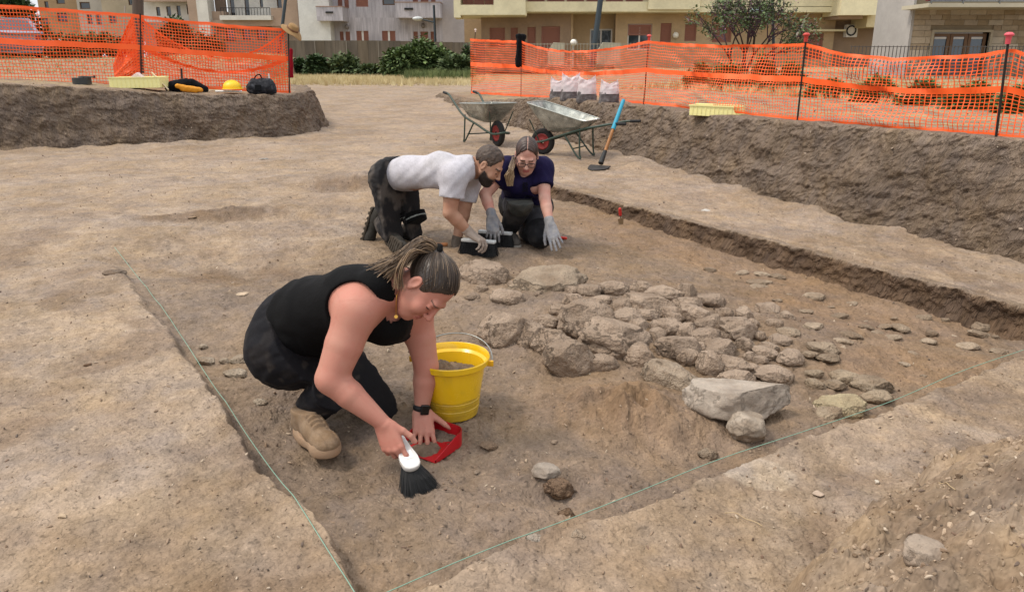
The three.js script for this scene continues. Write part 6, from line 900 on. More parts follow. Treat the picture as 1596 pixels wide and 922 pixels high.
// ---------------------------------------------------------------- things on the banks
const filmMat = new THREE.MeshPhysicalMaterial({ color: 0xe6dbdc, transmission: 0.42, thickness: 0, roughness: 0.5, side: THREE.DoubleSide }), gravelMat = std(0x5b5656, 0.95, { bumpMap: soilBump, bumpScale: 0.02 });
function gravelBag(label, px0, px1, py0, pyf, py1, seed) { // py0 top of film, pyf fill line, py1 foot
  const p = onGround((px0 + px1) / 2, py1 - 1); const y = ground(p.x, p.z, false).h, s = FOC / (-p.z * Math.cos(PITCH) + (CAM_H - y) * Math.sin(PITCH)), w = (px1 - px0) / s, h = (py1 - py0) / s, hf = (py1 - pyf) / s, o = group('gravel_bag', [p.x, y, p.z - 0.05], (rng(seed)() - 0.5) * 0.5); tag(o, label, 'bag', 'gravel bags at the long net');
  const F = new Field().ell(V(0, hf * 0.42, 0), [w * 0.5, hf * 0.55, w * 0.34], null, 0.05).cone(V(-w * 0.3, hf * 0.2, 0), V(w * 0.3, hf * 0.2, 0), w * 0.24, w * 0.24, 0.05).cone(V(-w * 0.26, hf * 0.8, 0), V(w * 0.26, hf * 0.8, 0), w * 0.22, w * 0.2, 0.06); const g = netMesh((x, yy, z) => Math.max(F.d(x, yy, z) + 0.012 * noise(x * 14 + seed, yy * 14, z * 14) + 0.006 * noise(x * 40, yy * 40, z * 40 + seed), -yy), [-w * 0.75, -0.02, -w * 0.6], [w * 0.75, h, w * 0.6], 0.01); boxUV(g, 0.3); vcol(g, (x, yy, z) => mix3([0.13, 0.115, 0.115], [0.24, 0.22, 0.22], clamp(0.5 + fbm(x * 22, yy * 22, z * 22 + seed, 3)))); mesh('gravel', g, std(0xffffff, 0.6, { vertexColors: true, bumpMap: soilBump, bumpScale: 0.02 }), o);
  const n = 40, m = 14, pos = [], idx = []; for (let j = 0; j <= m; j++) for (let i = 0; i < n; i++) { const a = i / n * 6.283, v = j / m, c = Math.cos(a), sn = Math.sin(a), yy = lerp(hf * 0.72, h * (1 - 0.2 * Math.pow(1 - Math.abs(c), 0.6) * v), v), k = lerp(1.03, 0.92, v), fl = lerp(0.72, 0.16, v), wr = 1 + 0.1 * noise(c * 2.4 + seed, sn * 2.4, v * 3) * (0.4 + v) + 0.05 * noise(c * 7, sn * 7 + seed, v * 7); pos.push(w * 0.5 * k * c * wr, yy, w * 0.5 * fl * sn * wr + 0.03 * v * noise(c * 3, v * 4, seed)); if (j < m) { const q = j * n + i, r = j * n + (i + 1) % n; idx.push(q, r, q + n, r, r + n, q + n); } } const fg = new THREE.BufferGeometry(); fg.setAttribute('position', new THREE.Float32BufferAttribute(pos, 3)); fg.setIndex(idx); fg.computeVertexNormals(); mesh('film', fg, filmMat, o);
}
gravelBag('clear bag of gravel, leftmost of the four by the net', 858, 884, 121, 138, 159, 1); gravelBag('tallest clear bag of gravel, second of the four by the net', 875, 904, 115, 138, 160, 2); gravelBag('clear bag of gravel, third of the four by the net', 900, 929, 119, 142, 162, 3); gravelBag('clear bag of gravel standing apart to the right of the other three', 935, 965, 125, 141, 165, 4);
function crate(label, px0, px1, py, ty, turn, lean) {
  const p = onGround((px0 + px1) / 2, py), y = ground(p.x, p.z, false).h, s = FOC / (-p.z * Math.cos(PITCH) + (CAM_H - y) * Math.sin(PITCH)), w = (px1 - px0) / s, h = (py - ty) / s * 1.02, d = w * 0.5, o = group('crate', [p.x, y + 0.028, p.z - d / 2], turn), m = std(0xece6a0, 0.6, { roughnessMap: scratch }); tag(o, label, 'crate'); const t = 0.012;
  mesh('base', box(w - 2 * t - 0.004, t, d - 2 * t - 0.004, 0, t / 2, 0), m, o); for (const q of [-1, 1]) { mesh('side', rbox(w, h, t, 0.004, 0, h / 2, q * (d / 2 - t / 2)), m, o); mesh('end', rbox(t, h, d - 2 * t - 0.002, 0.004, q * (w / 2 - t / 2), h / 2, 0), m, o); }
  const ribs = []; for (let i = -5; i <= 5; i++) ribs.push(box(0.007, h * 0.8, 0.006, i * w / 11.5, h * 0.46, d / 2 + 0.0025)); mesh('ribs', merge(ribs), m, o); mesh('lip', [box(w + 0.016, 0.012, 0.014, 0, h - 0.004, d / 2 + 0.004), box(w + 0.016, 0.012, 0.014, 0, h - 0.004, -d / 2 - 0.004)], m, o); o.rotation.z = lean; return o;
}
{
  const c1 = crate('pale yellow crate on the left bank at the foot of the bent net', 171, 248, 140, 124, 0.05, 0.01), c2 = crate('pale yellow crate on the long bank right of the shovel', 1083, 1161, 186, 170, -0.5, -0.015);
  { const cv = document.createElement('canvas'); cv.width = 128; cv.height = 48; const c = cv.getContext('2d'); c.fillStyle = '#d8cc86'; c.fillRect(0, 0, 128, 48); c.fillStyle = '#c9703a'; c.fillRect(14, 12, 60, 6); c.fillRect(14, 24, 48, 5); c.fillRect(82, 12, 34, 16); const t = new THREE.CanvasTexture(cv); t.colorSpace = THREE.SRGBColorSpace; }
  const pp = c1.position; const S = new THREE.Shape(); S.moveTo(-0.13, 0); S.lineTo(0.13, 0); S.lineTo(0.02, 0.1); const bag = new THREE.ExtrudeGeometry(S, { depth: 0.1, bevelEnabled: true, bevelSize: 0.01, bevelThickness: 0.01, bevelSegments: 2 }); const q = bag.attributes.position; for (let i = 0; i < q.count; i++) q.setXYZ(i, q.getX(i) + 0.02 * noise(q.getX(i) * 20, q.getY(i) * 20, q.getZ(i) * 20), q.getY(i), q.getZ(i)); bag.computeVertexNormals(); const b = mesh('finds_bag', bag, filmMat); b.position.set(pp.x - 0.02, pp.y + 0.1, pp.z - 0.05); tag(b, 'white plastic finds bag sticking out of the left crate', 'bag');
  const a = atZ(236, 113, pp.z - 0.05), e = atZ(262, 138, pp.z + 0.1); const k = mesh('wooden_lath', sq([a.x, a.y, a.z], [e.x, e.y - 0.02, e.z], 0.035, 0.015), std(0xc9b695, 0.8)); tag(k, 'pale wooden lath leaning beside the left crate', 'lath');
  // black frying-pan shaped tool
  const rp = onGround(128, 132), ry = ground(rp.x, rp.z, false).h, r = group('tape_reel', [rp.x, ry + 0.055, rp.z]); tag(r, 'dark grey tape reel with a crank on the left bank', 'tape reel'); const rg = new THREE.CylinderGeometry(0.125, 0.125, 0.09, 28, 1); mesh('drum', rg, std(0x2d302f, 0.6), r); mesh('hub', new THREE.CylinderGeometry(0.04, 0.04, 0.02, 18).translate(0, 0.055, 0), std(0x484b49, 0.5), r); mesh('crank', [bar([0, 0.06, 0], [0.2, 0.055, 0.02], 0.011), bar([0.2, 0.04, 0.02], [0.2, 0.075, 0.02], 0.014)], std(0x2a2c2b, 0.6), r);
  // tool bag with yellow knee mat
  const z0 = pp.z + 0.25, blob = (name, parts, cell, mat, label, cat, nz = 0.006) => { const F = new Field(); parts.forEach(a => F.cone(a[0], a[1], a[2], a[3], 0.03)); const [lo, hi] = bounds(parts.flatMap(a => [a[0], a[1]]), 0.14), g = netMesh((x, y, z) => F.d(x, y, z) + nz * noise(x * 22, y * 22, z * 22) + nz * 0.6 * noise(x * 50, y * 50, z * 50), lo, hi, cell); boxUV(g, 0.2); const m = mesh(name, g, mat); if (label) tag(m, label, cat); return m; };
  const Pz = (px, py, dz = 0) => atZ(px, py + 1, lerp(-12.2, -12.9, (px - 218) / 231) + 0.5 + dz);
  blob('kneeling_pad', [[Pz(268, 132), Pz(290, 128), 0.07, 0.07], [Pz(262, 136), Pz(280, 140), 0.05, 0.04]], 0.012, cloth(0x14161c), 'dark kneeling pad in the tool heap on the left bank', 'knee pad');
  blob('knee_pad', [[Pz(298, 129, -0.05), Pz(318, 138, -0.05), 0.075, 0.06]], 0.012, cloth(0x111216), 'black knee pad lying right of the yellow cushion', 'knee pad');
  blob('cushion', [[Pz(276, 133, 0.12), Pz(312, 139, 0.12), 0.035, 0.035], [Pz(284, 138, 0.12), Pz(304, 141, 0.12), 0.03, 0.025]], 0.011, std(0xd08a12, 0.7), 'orange-yellow cushion in front of the black knee pads', 'cushion');
  { const h = Pz(283, 121), k = mesh('hammer_handle', bar(h, h.clone().add(V(0.01, 0.14, 0)), 0.016), std(0x1d1c1b, 0.7)); tag(k, 'short black tool handle sticking up from the tool heap', 'tool'); }
  { const hc = Pz(361, 131); const g = new THREE.SphereGeometry(0.125, 28, 16, 0, 6.3, 0, 1.7); g.scale(1.1, 0.8, 0.95); const p = g.attributes.position; for (let i = 0; i < p.count; i++) { const n = 1 + 0.06 * noise(p.getX(i) * 14, p.getY(i) * 14, p.getZ(i) * 14); p.setXYZ(i, p.getX(i) * n, p.getY(i) * n, p.getZ(i)); } g.computeVertexNormals(); const o = group('hard_hat', [hc.x, hc.y - 0.04, hc.z]); tag(o, 'bright yellow hard hat between knee pads and black bag', 'hard hat'); mesh('shell', g, std(0xe0b800, 0.45, { side: THREE.DoubleSide }), o); const br = new THREE.CylinderGeometry(0.15, 0.155, 0.012, 28); br.translate(0.01, -0.012, 0.01); mesh('brim', br, std(0xe0b800, 0.45), o); mesh('ridge', new THREE.TorusGeometry(0.112, 0.013, 8, 20, Math.PI).scale(1.08, 0.9, 1).rotateY(0.3), std(0xe0b800, 0.45), o); }
  { const w = Pz(356, 141, 0.05), k = mesh('ranging_rod', bar(w.clone().add(V(-0.2, 0, 0)), w.clone().add(V(0.2, 0, 0)), 0.012), std(0xd9d9d6, 0.5)); tag(k, 'white rod lying in front of the yellow hard hat', 'rod'); }
  { const c = Pz(407, 133), o = group('black_bag', [c.x, c.y - 0.1, c.z]); tag(o, 'black duffel bag with handles near the end post', 'bag'); const F = new Field().cone(V(-0.13, 0.08, 0), V(0.12, 0.08, 0), 0.1, 0.1).cone(V(-0.1, 0.15, 0), V(0.1, 0.16, 0), 0.065, 0.06, 0.05).cone(V(-0.16, 0.03, 0.02), V(0.2, 0.02, 0), 0.04, 0.035, 0.04); const g = netMesh((x, y, z) => F.d(x, y, z) + 0.014 * noise(x * 13, y * 13, z * 13) + 0.007 * noise(x * 35, y * 35, z * 35), [-0.34, -0.05, -0.2], [0.34, 0.3, 0.2], 0.011); boxUV(g, 0.2); dusty(g, [0.02, 0.022, 0.028], [0.13, 0.14, 0.16], (x, y, z) => 0.6 * sstep(0.1, 0.6, fbm(x * 12, y * 12, z * 12, 3))); mesh('bag_body', g, cloth(0xffffff, { vertexColors: true, roughness: 0.7 }), o); mesh('handle', tube([[-0.1, 0.18, 0.02], [-0.06, 0.25, 0.03], [0.0, 0.27, 0.03], [0.03, 0.2, 0.03]], 0.01, 24, 6), cloth(0x0d0e10), o); mesh('tag', rbox(0.02, 0.09, 0.006, 0.003, 0.13, 0.24, 0), std(0xc9cbcc, 0.5), o); mesh('pocket', rbox(0.1, 0.09, 0.02, 0.01, -0.02, 0.08, 0.105), cloth(0x14161a), o); }
}
// ---------------------------------------------------------------- houses behind the field
const plasterTex = tex(512, (u, v) => { const st = 0.5 * tnA(u, v, 4) + 0.35 * tnB(u, v, 12) + 0.25 * tnA(u, v, 50) + 0.15 * tnB(u, v, 180); const q = 0.9 + 0.07 * st; return [q, q, q * 0.99]; });
const stainTex = tex(512, (u, v) => { const st = 0.6 * tnA(u, 0.1 * v, 60) + 0.5 * tnB(u, 0.25 * v, 24) + 0.5 * tnA(u, v, 5) + 0.2 * tnB(u, v, 90); const q = 0.84 + 0.1 * st; return [q, q, q * 1.0]; });
const plaster = (c, o = {}) => new THREE.MeshStandardMaterial({ color: c, roughness: 0.93, map: plasterTex, ...o });
const shutterM = std(0x8f6152, 0.75), glassM = new THREE.MeshPhysicalMaterial({ color: 0x2a3238, roughness: 0.06, metalness: 0, clearcoat: 1 }), darkM = std(0x1d1d1e, 0.8), frameM = std(0x5b4330, 0.7), whiteM = std(0xcfccc6, 0.7);
function plane(z) { // measuring helpers on the facade plane z
  const x = (px) => atZ(px, 50, z).x, y = (py) => atZ(798, py, z).y;
  const B = (px0, py0, px1, py1, d, front = 0) => { const X0 = x(px0), X1 = x(px1), Y1 = y(py0), Y0 = y(py1), g = box(X1 - X0, Y1 - Y0, d, (X0 + X1) / 2, (Y0 + Y1) / 2, z + front - d / 2); return boxUV(g, 4); };
  const W = (px0, py0, px1, py1, holes, d, front = 0) => { const S = new THREE.Shape(); S.moveTo(x(px0), y(py1)); S.lineTo(x(px1), y(py1)); S.lineTo(x(px1), y(py0)); S.lineTo(x(px0), y(py0)); for (const h of holes) { const H = new THREE.Path(); H.moveTo(x(h[0]), y(h[3])); H.lineTo(x(h[0]), y(h[1])); H.lineTo(x(h[2]), y(h[1])); H.lineTo(x(h[2]), y(h[3])); S.holes.push(H); } const g = new THREE.ExtrudeGeometry(S, { depth: d, bevelEnabled: false }); g.translate(0, 0, z + front - d); return boxUV(g, 4); };
  return { x, y, B, W, z };
}
function windowPart(parent, K, r, kind, front = 0) { // closed shutter with slats, glass in a frame, or a dark opening
  const [a, b, c, d] = r, zin = front - 0.12, X0 = K.x(a), X1 = K.x(c), Y0 = K.y(d), Y1 = K.y(b), w = X1 - X0, h = Y1 - Y0, cx = (X0 + X1) / 2, cy = (Y0 + Y1) / 2, t = Math.min(0.08, w * 0.1);
  const fr = [box(w, t, 0.06, cx, Y1 - t / 2, K.z + zin), box(w, t, 0.06, cx, Y0 + t / 2, K.z + zin), box(t, h - 2 * t, 0.06, X0 + t / 2, cy, K.z + zin), box(t, h - 2 * t, 0.06, X1 - t / 2, cy, K.z + zin)];
  if (kind === 'shutter' || kind === 'double') { const f = mesh('shutter', merge(fr), shutterM, parent), n = Math.max(5, Math.round(h / 0.12)), sl = []; for (let i = 0; i < n; i++) { const yy = Y0 + t + (h - 2 * t) * (i + 0.5) / n; sl.push(box(w - 2 * t, (h - 2 * t) / n * 1.1, 0.012, cx, yy, K.z + zin - 0.01, 0, 0.35)); } mesh('slats', merge(sl), shutterM, f); if (kind === 'double') mesh('mullion', box(0.14, h, 0.07, cx, cy, K.z + zin + 0.01), whiteM, f); return f; }
  const f = mesh('window', merge(fr), kind === 'white' ? whiteM : frameM, parent); mesh('pane', box(w - 2 * t, h - 2 * t, 0.02, cx, cy, K.z + zin - 0.015), glassM, f); if (w > 1.1) mesh('mullion', box(t, h - 2 * t, 0.05, cx, cy, K.z + zin + 0.002), kind === 'white' ? whiteM : frameM, f); return f;
}
function balcony(parent, K, px0, py0, px1, py1, depth, mat, front = 0) { const b = mesh('balcony', K.B(px0, py0, px1, py1, depth, front + depth), mat, parent); mesh('coping', K.B(px0 - 0.6, py0 - 1.2, px1 + 0.6, py0 - 0.05, depth + 0.05, front + depth + 0.03), std(0x9b7f70, 0.8), b); return b; }
{ // pale grey house with two balconies
  const K = plane(-58), o = group('house', [K.x(600), K.y(110), K.z]); const G = (m) => { m.geometry.translate(-o.position.x, -o.position.y, -o.position.z); return m; };
  tag(o, 'pale grey streaked house with two box balconies and brown shutters', 'house'); const grey = plaster(0xc9c4c8, { map: stainTex }), wht = plaster(0xdededa);
  const low = [[529, 49, 535, 66], [538, 49, 545, 70], [555, 48, 574, 68], [595, 48, 616, 68], [644, 49, 651, 66], [655, 49, 667, 70], [671, 49, 677, 66]], up = [[529, -12, 536, 12.5], [539, -12, 546, 12.5], [557, -12, 576, 10.5], [598, -12, 617, 8], [645, -12, 653, 8], [657, -12, 669, 8], [673, -12, 680, 8]];
  mesh('wall', K.W(521, -60, 690, 110, [...low, ...up], 0.3), grey, o); mesh('wall', K.B(690, -60, 745, 110, 0.3, 0.0), plaster(0xc0b9ba), o); mesh('wall', K.B(474, -60, 521, 110, 6, 1.2), wht, o); mesh('back_wall', K.B(475, -60, 745, 110, 0.3, -5), grey, o);
  [...low].forEach((r, i) => windowPart(o, K, r, r[2] - r[0] > 15 ? 'double' : 'shutter')); up.forEach((r, i) => windowPart(o, K, r, i === 3 ? 'glass' : 'shutter'));
  balcony(o, K, 505, 13, 544, 34, 1.9, grey); balcony(o, K, 622, 6, 690, 29, 1.5, grey);
  mesh('vent', K.B(519, 20, 530, 22.5, 0.08, 1.98), darkM, o); mesh('vent', K.B(636, 14, 649, 17, 0.08, 1.58), darkM, o); mesh('wall_lamp', new THREE.SphereGeometry(0.17, 12, 8).translate(K.x(660), K.y(40), K.z + 0.15), std(0x77706c, 0.5), o); mesh('wall_lamp', new THREE.SphereGeometry(0.17, 12, 8).translate(K.x(541.5), K.y(42), K.z + 0.15), std(0x77706c, 0.5), o); mesh('roof', K.B(470, -66, 748, -60, 8, 1.5), plaster(0x8c8782), o);
  o.children.forEach(c => { G(c); c.children.forEach(G); });
}
{ // beige block with loggias
  const K = plane(-62), o = group('apartment_block', [K.x(350), K.y(110), K.z]), bg = plaster(0xb59d8a), wt = plaster(0xdcd9d2); tag(o, 'beige apartment block with a white loggia balcony behind the left net', 'apartment block');
  const h1 = [[242, 10, 248, 24], [258, 9, 265, 24], [274, 8, 280, 24], [290, 6, 297, 22]], h2 = [[356, -14, 363, 24], [379, -14, 386, 24], [403, -14, 408, 10], [430, -14, 440, 12]], h3 = [[240, 60, 252, 76], [350, 44, 364, 64], [376, 44, 388, 62], [398, 44, 414, 62], [462, 45, 470, 62]];
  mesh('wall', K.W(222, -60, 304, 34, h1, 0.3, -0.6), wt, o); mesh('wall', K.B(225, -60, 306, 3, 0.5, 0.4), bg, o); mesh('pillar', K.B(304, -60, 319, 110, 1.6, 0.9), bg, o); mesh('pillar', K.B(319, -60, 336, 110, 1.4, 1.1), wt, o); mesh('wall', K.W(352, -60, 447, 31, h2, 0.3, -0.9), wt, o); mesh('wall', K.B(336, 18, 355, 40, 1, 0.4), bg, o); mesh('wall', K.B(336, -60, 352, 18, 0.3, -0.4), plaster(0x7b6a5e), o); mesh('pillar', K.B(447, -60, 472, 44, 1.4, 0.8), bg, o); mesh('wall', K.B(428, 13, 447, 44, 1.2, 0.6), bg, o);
  mesh('wall', K.W(222, 34, 472, 110, h3, 0.3, -0.2), plaster(0x9f8e80), o); mesh('slab', K.B(353, 25, 431, 32, 1.8, 1.2), wt, o); mesh('slab', K.B(336, 32, 447, 41, 1.5, 0.75), bg, o);
  const rl = [K.B(355, 13, 430, 14, 0.06, 1.15)]; mesh('railing_rail', merge(rl), darkM, o); for (let i = 0; i <= 16; i++) mesh('railing_bar', K.B(355 + i * 4.65, 14, 355.5 + i * 4.65, 25, 0.04, 1.14), darkM, o); h1.forEach(r => windowPart(o, K, r, 'glass', -0.6)); h2.forEach(r => windowPart(o, K, r, 'glass', -0.9)); h3.forEach(r => windowPart(o, K, r, 'glass', -0.2)); mesh('drainpipe', bar([K.x(473), K.y(62), K.z + 0.9], [K.x(474), K.y(-60), K.z + 0.9], 0.09), std(0x4a3b35, 0.7), o); mesh('roof', K.B(220, -66, 474, -60, 8, 1), bg, o);
  o.children.forEach(c => { const t = (m) => m.geometry.translate(-o.position.x, -o.position.y, -o.position.z); t(c); c.children.forEach(t); });
}
const settle = (o) => o.children.forEach(c => { const t = (m) => m.geometry.translate(-o.position.x, -o.position.y, -o.position.z); t(c); c.children.forEach(t); });
function farHouse(label, z, px0, px1, py0, py1, color, wins, name = 'house') { const K = plane(z), o = group(name, [K.x((px0 + px1) / 2), K.y(py1), z]); tag(o, label, 'house'); mesh('wall', K.W(px0, py0, px1, py1, wins, 0.3), plaster(color), o); mesh('back_wall', K.B(px0, py0, px1, py1, 0.3, -6), plaster(color), o); mesh('roof', K.B(px0 - 2, py0 - 3, px1 + 2, py0, 7, 0.5), plaster(0x8f7a66), o); wins.forEach(w => windowPart(o, K, w, 'glass')); settle(o); return o; }
farHouse('tan house wall furthest left, beside the dark tree', -75, 66, 126, -40, 60, 0xa88d6c, [[76, 2, 82, 12], [95, -6, 108, 6], [92, 20, 108, 34], [70, 28, 78, 40]]);
farHouse('white house behind the left net, right of the tan house', -72, 126, 166, -30, 60, 0xbdb6ab, [[130, 3, 146, 14], [139, 22, 146, 38], [152, 22, 160, 38]]);
farHouse('cream house with a flat balcony slab behind the wooden pole', -70, 164, 226, -40, 62, 0xb5a78f, [[172, 24, 184, 36], [206, -8, 216, 8]]);
{ // yellow apartment house
  const K = plane(-45), o = group('apartment_house', [K.x(1000), K.y(110), K.z]), tan = plaster(0xc0a684), yel = plaster(0xeee4c0), brn = plaster(0xa08872); tag(o, 'yellow apartment house with brown ground floor and deep balconies', 'apartment house');
  const hA = [[763, 43, 787, 74], [796, 43, 807, 74], [822, 42, 835, 74], [844, 41, 873, 74]], hB = [[922, 44, 958, 92]], hC = [[978, 37, 1016, 78], [1029, 36, 1046, 66], [1067, 35, 1085, 64], [1110, 36, 1140, 66], [1255, 51, 1284, 92]];
  mesh('wall', K.W(750, 10, 892, 112, hA, 0.3), brn, o); mesh('wall', K.W(892, 10, 960, 112, hB, 0.3, -0.9), tan, o); mesh('wall', K.W(959, 10, 1300, 112, hC, 0.3, 0.1), tan, o); mesh('wall', K.B(1296, 10, 1375, 112, 0.3, -0.2), brn, o); mesh('wall', K.B(890, 10, 893, 112, 1.0, 0.02), tan, o); mesh('wall', K.B(750, 10, 754, 112, 7, -0.02), brn, o);
  hA.forEach(r => windowPart(o, K, r, 'shutter')); windowPart(o, K, hB[0], 'white', -0.9); windowPart(o, K, [979, 38, 1015, 55], 'shutter', 0.14); windowPart(o, K, hC[0], 'white', 0.1); [1, 2, 3, 4].forEach(i => windowPart(o, K, hC[i], 'shutter', 0.1));
  const up = [[723, -14, 771, 11]]; mesh('upper_wall', K.B(722, -60, 1300, 12, 0.4, 0.3), yel, o); mesh('slab', K.B(712, 21, 820, 27, 4, 2.0), yel, o); mesh('slab', K.B(820, 13, 1300, 21, 3, 1.4), yel, o);
  mesh('balcony', K.B(712, -60, 722, 30, 2.2, 2.1), yel, o); mesh('balcony', K.B(722, 11, 772, 26, 0.3, 2.1), yel, o); mesh('balcony', K.B(771, -60, 818, 26, 2.1, 2.15), yel, o); mesh('balcony', K.B(818, 5, 1002, 20, 0.3, 1.45), yel, o); mesh('balcony', K.B(1001, -8, 1078, 17, 0.35, 1.6), yel, o); mesh('balcony', K.B(1078, 0, 1278, 12, 0.3, 1.4), yel, o);
  for (const [a, b] of [[724, 740], [741, 756], [757, 770]]) windowPart(o, K, [a, -14, b, 11], 'shutter', 1.2); for (let i = 0; i < 6; i++) windowPart(o, K, [822 + i * 30, -14, 848 + i * 30, 5], 'shutter', 0.45);
  mesh('balcony', K.B(1277, -60, 1331, 27, 2.4, 2.6), yel, o); mesh('balcony', K.B(1325, 8, 1376, 44, 2, 2.0), plaster(0xd2c39c), o); mesh('upper_wall', K.B(1331, -60, 1376, 8, 0.3, 0.6), brn, o); windowPart(o, K, [1335, -20, 1368, 8], 'shutter', 0.75); mesh('slab', K.B(1280, 27, 1316, 32, 2, 2.2), brn, o); mesh('ledge', K.B(1258, 46, 1314, 49, 0.5, 0.5), yel, o);
  { const b = mesh('air_conditioner', K.B(1314, 39, 1331, 58, 0.4, 0.5), whiteM, o); const t = new THREE.TorusGeometry(0.24, 0.04, 8, 24); t.translate(K.x(1321), K.y(48), K.z + 0.52); mesh('fan_guard', t, darkM, b); }
  for (const [a, b] of [[1052, 55], [895, 66]]) mesh('wall_lamp', new THREE.SphereGeometry(0.17, 14, 10).translate(K.x(a), K.y(b), K.z + 0.3), std(0xd9d5c8, 0.4), o); mesh('downpipe', bar([K.x(1256), K.y(10), K.z + 0.6], [K.x(1236), K.y(60), K.z + 0.4], 0.06), whiteM, o); mesh('roof', K.B(705, -66, 1380, -60, 9, 2.5), tan, o); mesh('back_wall', K.B(712, -60, 1376, 112, 0.3, -7), tan, o); settle(o);
  // clipped white garden walls and lamp in its yard
  for (const [a, b, l] of [[855, 880, 'white sloping garden wall left of the globe lamp'], [932, 968, 'white sloping garden wall right of the dark pole']]) { const Q = plane(-40), S = new THREE.Shape(); S.moveTo(Q.x(a), Q.y(100)); S.lineTo(Q.x(b), Q.y(100)); S.lineTo(Q.x(b), Q.y(67)); S.lineTo(Q.x(a + 8), Q.y(66)); S.lineTo(Q.x(a), Q.y(78)); const m = mesh('garden_wall', boxUV(new THREE.ExtrudeGeometry(S, { depth: 0.25, bevelEnabled: false }).translate(0, 0, -40), 3), plaster(0xb6b09c)); tag(m, l, 'garden wall'); }
  { const Q = plane(-39), g = group('globe_lamp', [Q.x(894), Q.y(105), -39]); tag(g, 'white globe garden lamp on a short post', 'garden lamp'); mesh('globe', new THREE.SphereGeometry(0.15, 18, 12).translate(0, Q.y(66) - Q.y(105), 0), std(0xdedbd2, 0.3), g); mesh('pole', bar([0, 0, 0], [0, Q.y(69) - Q.y(105), 0], 0.04), std(0x8a877e, 0.6), g); }
}
{ // stone-clad house at the right
  const K = plane(-25), o = group('stone_house', [K.x(1500), K.y(180), K.z]), rnd = plaster(0xb2aeab), stM = [0xb9a88e, 0xc4b49b, 0xab997c, 0xd0c3ad, 0xb09d82, 0xbdae98].map(c => new THREE.MeshStandardMaterial({ color: c, roughness: 0.9, map: stoneMap, bumpMap: stoneBump, bumpScale: 0.006 })); tag(o, 'stone-clad house with a three-part timber window and a glass-railed balcony', 'house');
  const win = [1456, 50, 1544, 122]; mesh('side_wall', K.B(1417, -60, 1421, 190, 2.5, 0.06), rnd, o); mesh('backing_wall', K.W(1419, -60, 1760, 190, [win], 0.35, -0.03), plaster(0x94866f), o); mesh('back_wall', K.B(1421.5, -60, 1760, 190, 0.3, -2.1), rnd, o);
  const R = rng(12); let py = 15, row = 0; while (py < 132) { const h = 7 + R() * 4.5; let px = 1421 - R() * 4; if (px < 1421) px = 1421; while (px < 1700) { let w = 11 + R() * 20; const a = px + 0.25, b = Math.min(px + w - 0.25, 1700); const hit = b > win[0] - 4 && a < win[2] + 4 && py + h > win[1] - 4 && py < win[3] + 4; if (!hit) mesh('stone_block', K.B(a, py + 0.25, b, py + h - 0.25, 0.05, 0.02 + 0.018 * R()), stM[Math.floor(R() * 6)], o); else { if (a < win[0] - 6) mesh('stone_block', K.B(a, py + 0.25, win[0] - 4, py + h - 0.25, 0.05, 0.02), stM[Math.floor(R() * 6)], o); if (b > win[2] + 6) mesh('stone_block', K.B(win[2] + 4, py + 0.25, b, py + h - 0.25, 0.05, 0.02), stM[Math.floor(R() * 6)], o); } px += w; } py += h; row++; }
  const sur = mesh('window_surround', [K.B(win[0] - 3.6, win[1] - 3.6, win[2] + 3.6, win[1], 0.3, 0.06), K.B(win[0] - 3.6, win[1] + 0.1, win[0], win[3], 0.3, 0.06), K.B(win[2], win[1] + 0.1, win[2] + 3.6, win[3], 0.3, 0.06)], plaster(0xb9ae98), o), tim = std(0x6d5138, 0.65), pane = new THREE.MeshPhysicalMaterial({ color: 0x3d4d5c, roughness: 0.05, clearcoat: 1 });
  for (const [a, b] of [[1457, 1486], [1487, 1514], [1515, 1543]]) { const X0 = K.x(a), X1 = K.x(b), Y0 = K.y(121), Y1 = K.y(52), t = 0.09, z = K.z - 0.15, f = mesh('window', [box(X1 - X0, t, 0.07, (X0 + X1) / 2, Y1 - t / 2, z), box(X1 - X0, t, 0.07, (X0 + X1) / 2, Y0 + t / 2, z), box(t, Y1 - Y0 - 2 * t, 0.07, X0 + t / 2, (Y0 + Y1) / 2, z), box(t, Y1 - Y0 - 2 * t, 0.07, X1 - t / 2, (Y0 + Y1) / 2, z)], tim, o); mesh('pane', box(X1 - X0 - 2 * t, Y1 - Y0 - 2 * t, 0.02, (X0 + X1) / 2, (Y0 + Y1) / 2, z - 0.01), pane, f); mesh('blind', box(X1 - X0 - 2 * t - 0.02, 0.06, 0.01, (X0 + X1) / 2, Y1 - t - 0.04, z + 0.008), whiteM, f); }
  mesh('sill', K.B(1448, 121, 1552, 123.4, 0.35, 0.14), plaster(0xb5aa96), o); const ph = 9.5; mesh('balcony_slab', K.B(1403, ph, 1760, 15.5, 1.6, 1.5), plaster(0xc3bba6), o);
  for (const p of [1406, 1452, 1505, 1560, 1615]) mesh('railing_post', K.B(p, -40, p + 1.6, ph + 1, 0.05, 1.5), std(0x777a7a, 0.4, { metalness: 0.7 }), o); mesh('railing_rail', K.B(1403, 6.5, 1760, 7.6, 0.05, 1.48), std(0x777a7a, 0.4, { metalness: 0.7 }), o); for (const [a, b] of [[1408, 1451], [1454.5, 1504], [1507, 1559], [1562, 1614]]) mesh('railing_glass', K.B(a, -40, b, 5.8, 0.02, 1.46), new THREE.MeshPhysicalMaterial({ color: 0x9fb0b8, roughness: 0.1, transmission: 0.5, thickness: 0 }), o); mesh('rolled_awning', K.B(1409, 2.2, 1464, 5.4, 0.15, 1.2), std(0x5e1d1d, 0.8), o); mesh('upper_wall', K.B(1421, -60, 1760, -40, 0.3, 0.02), rnd, o); settle(o);
}
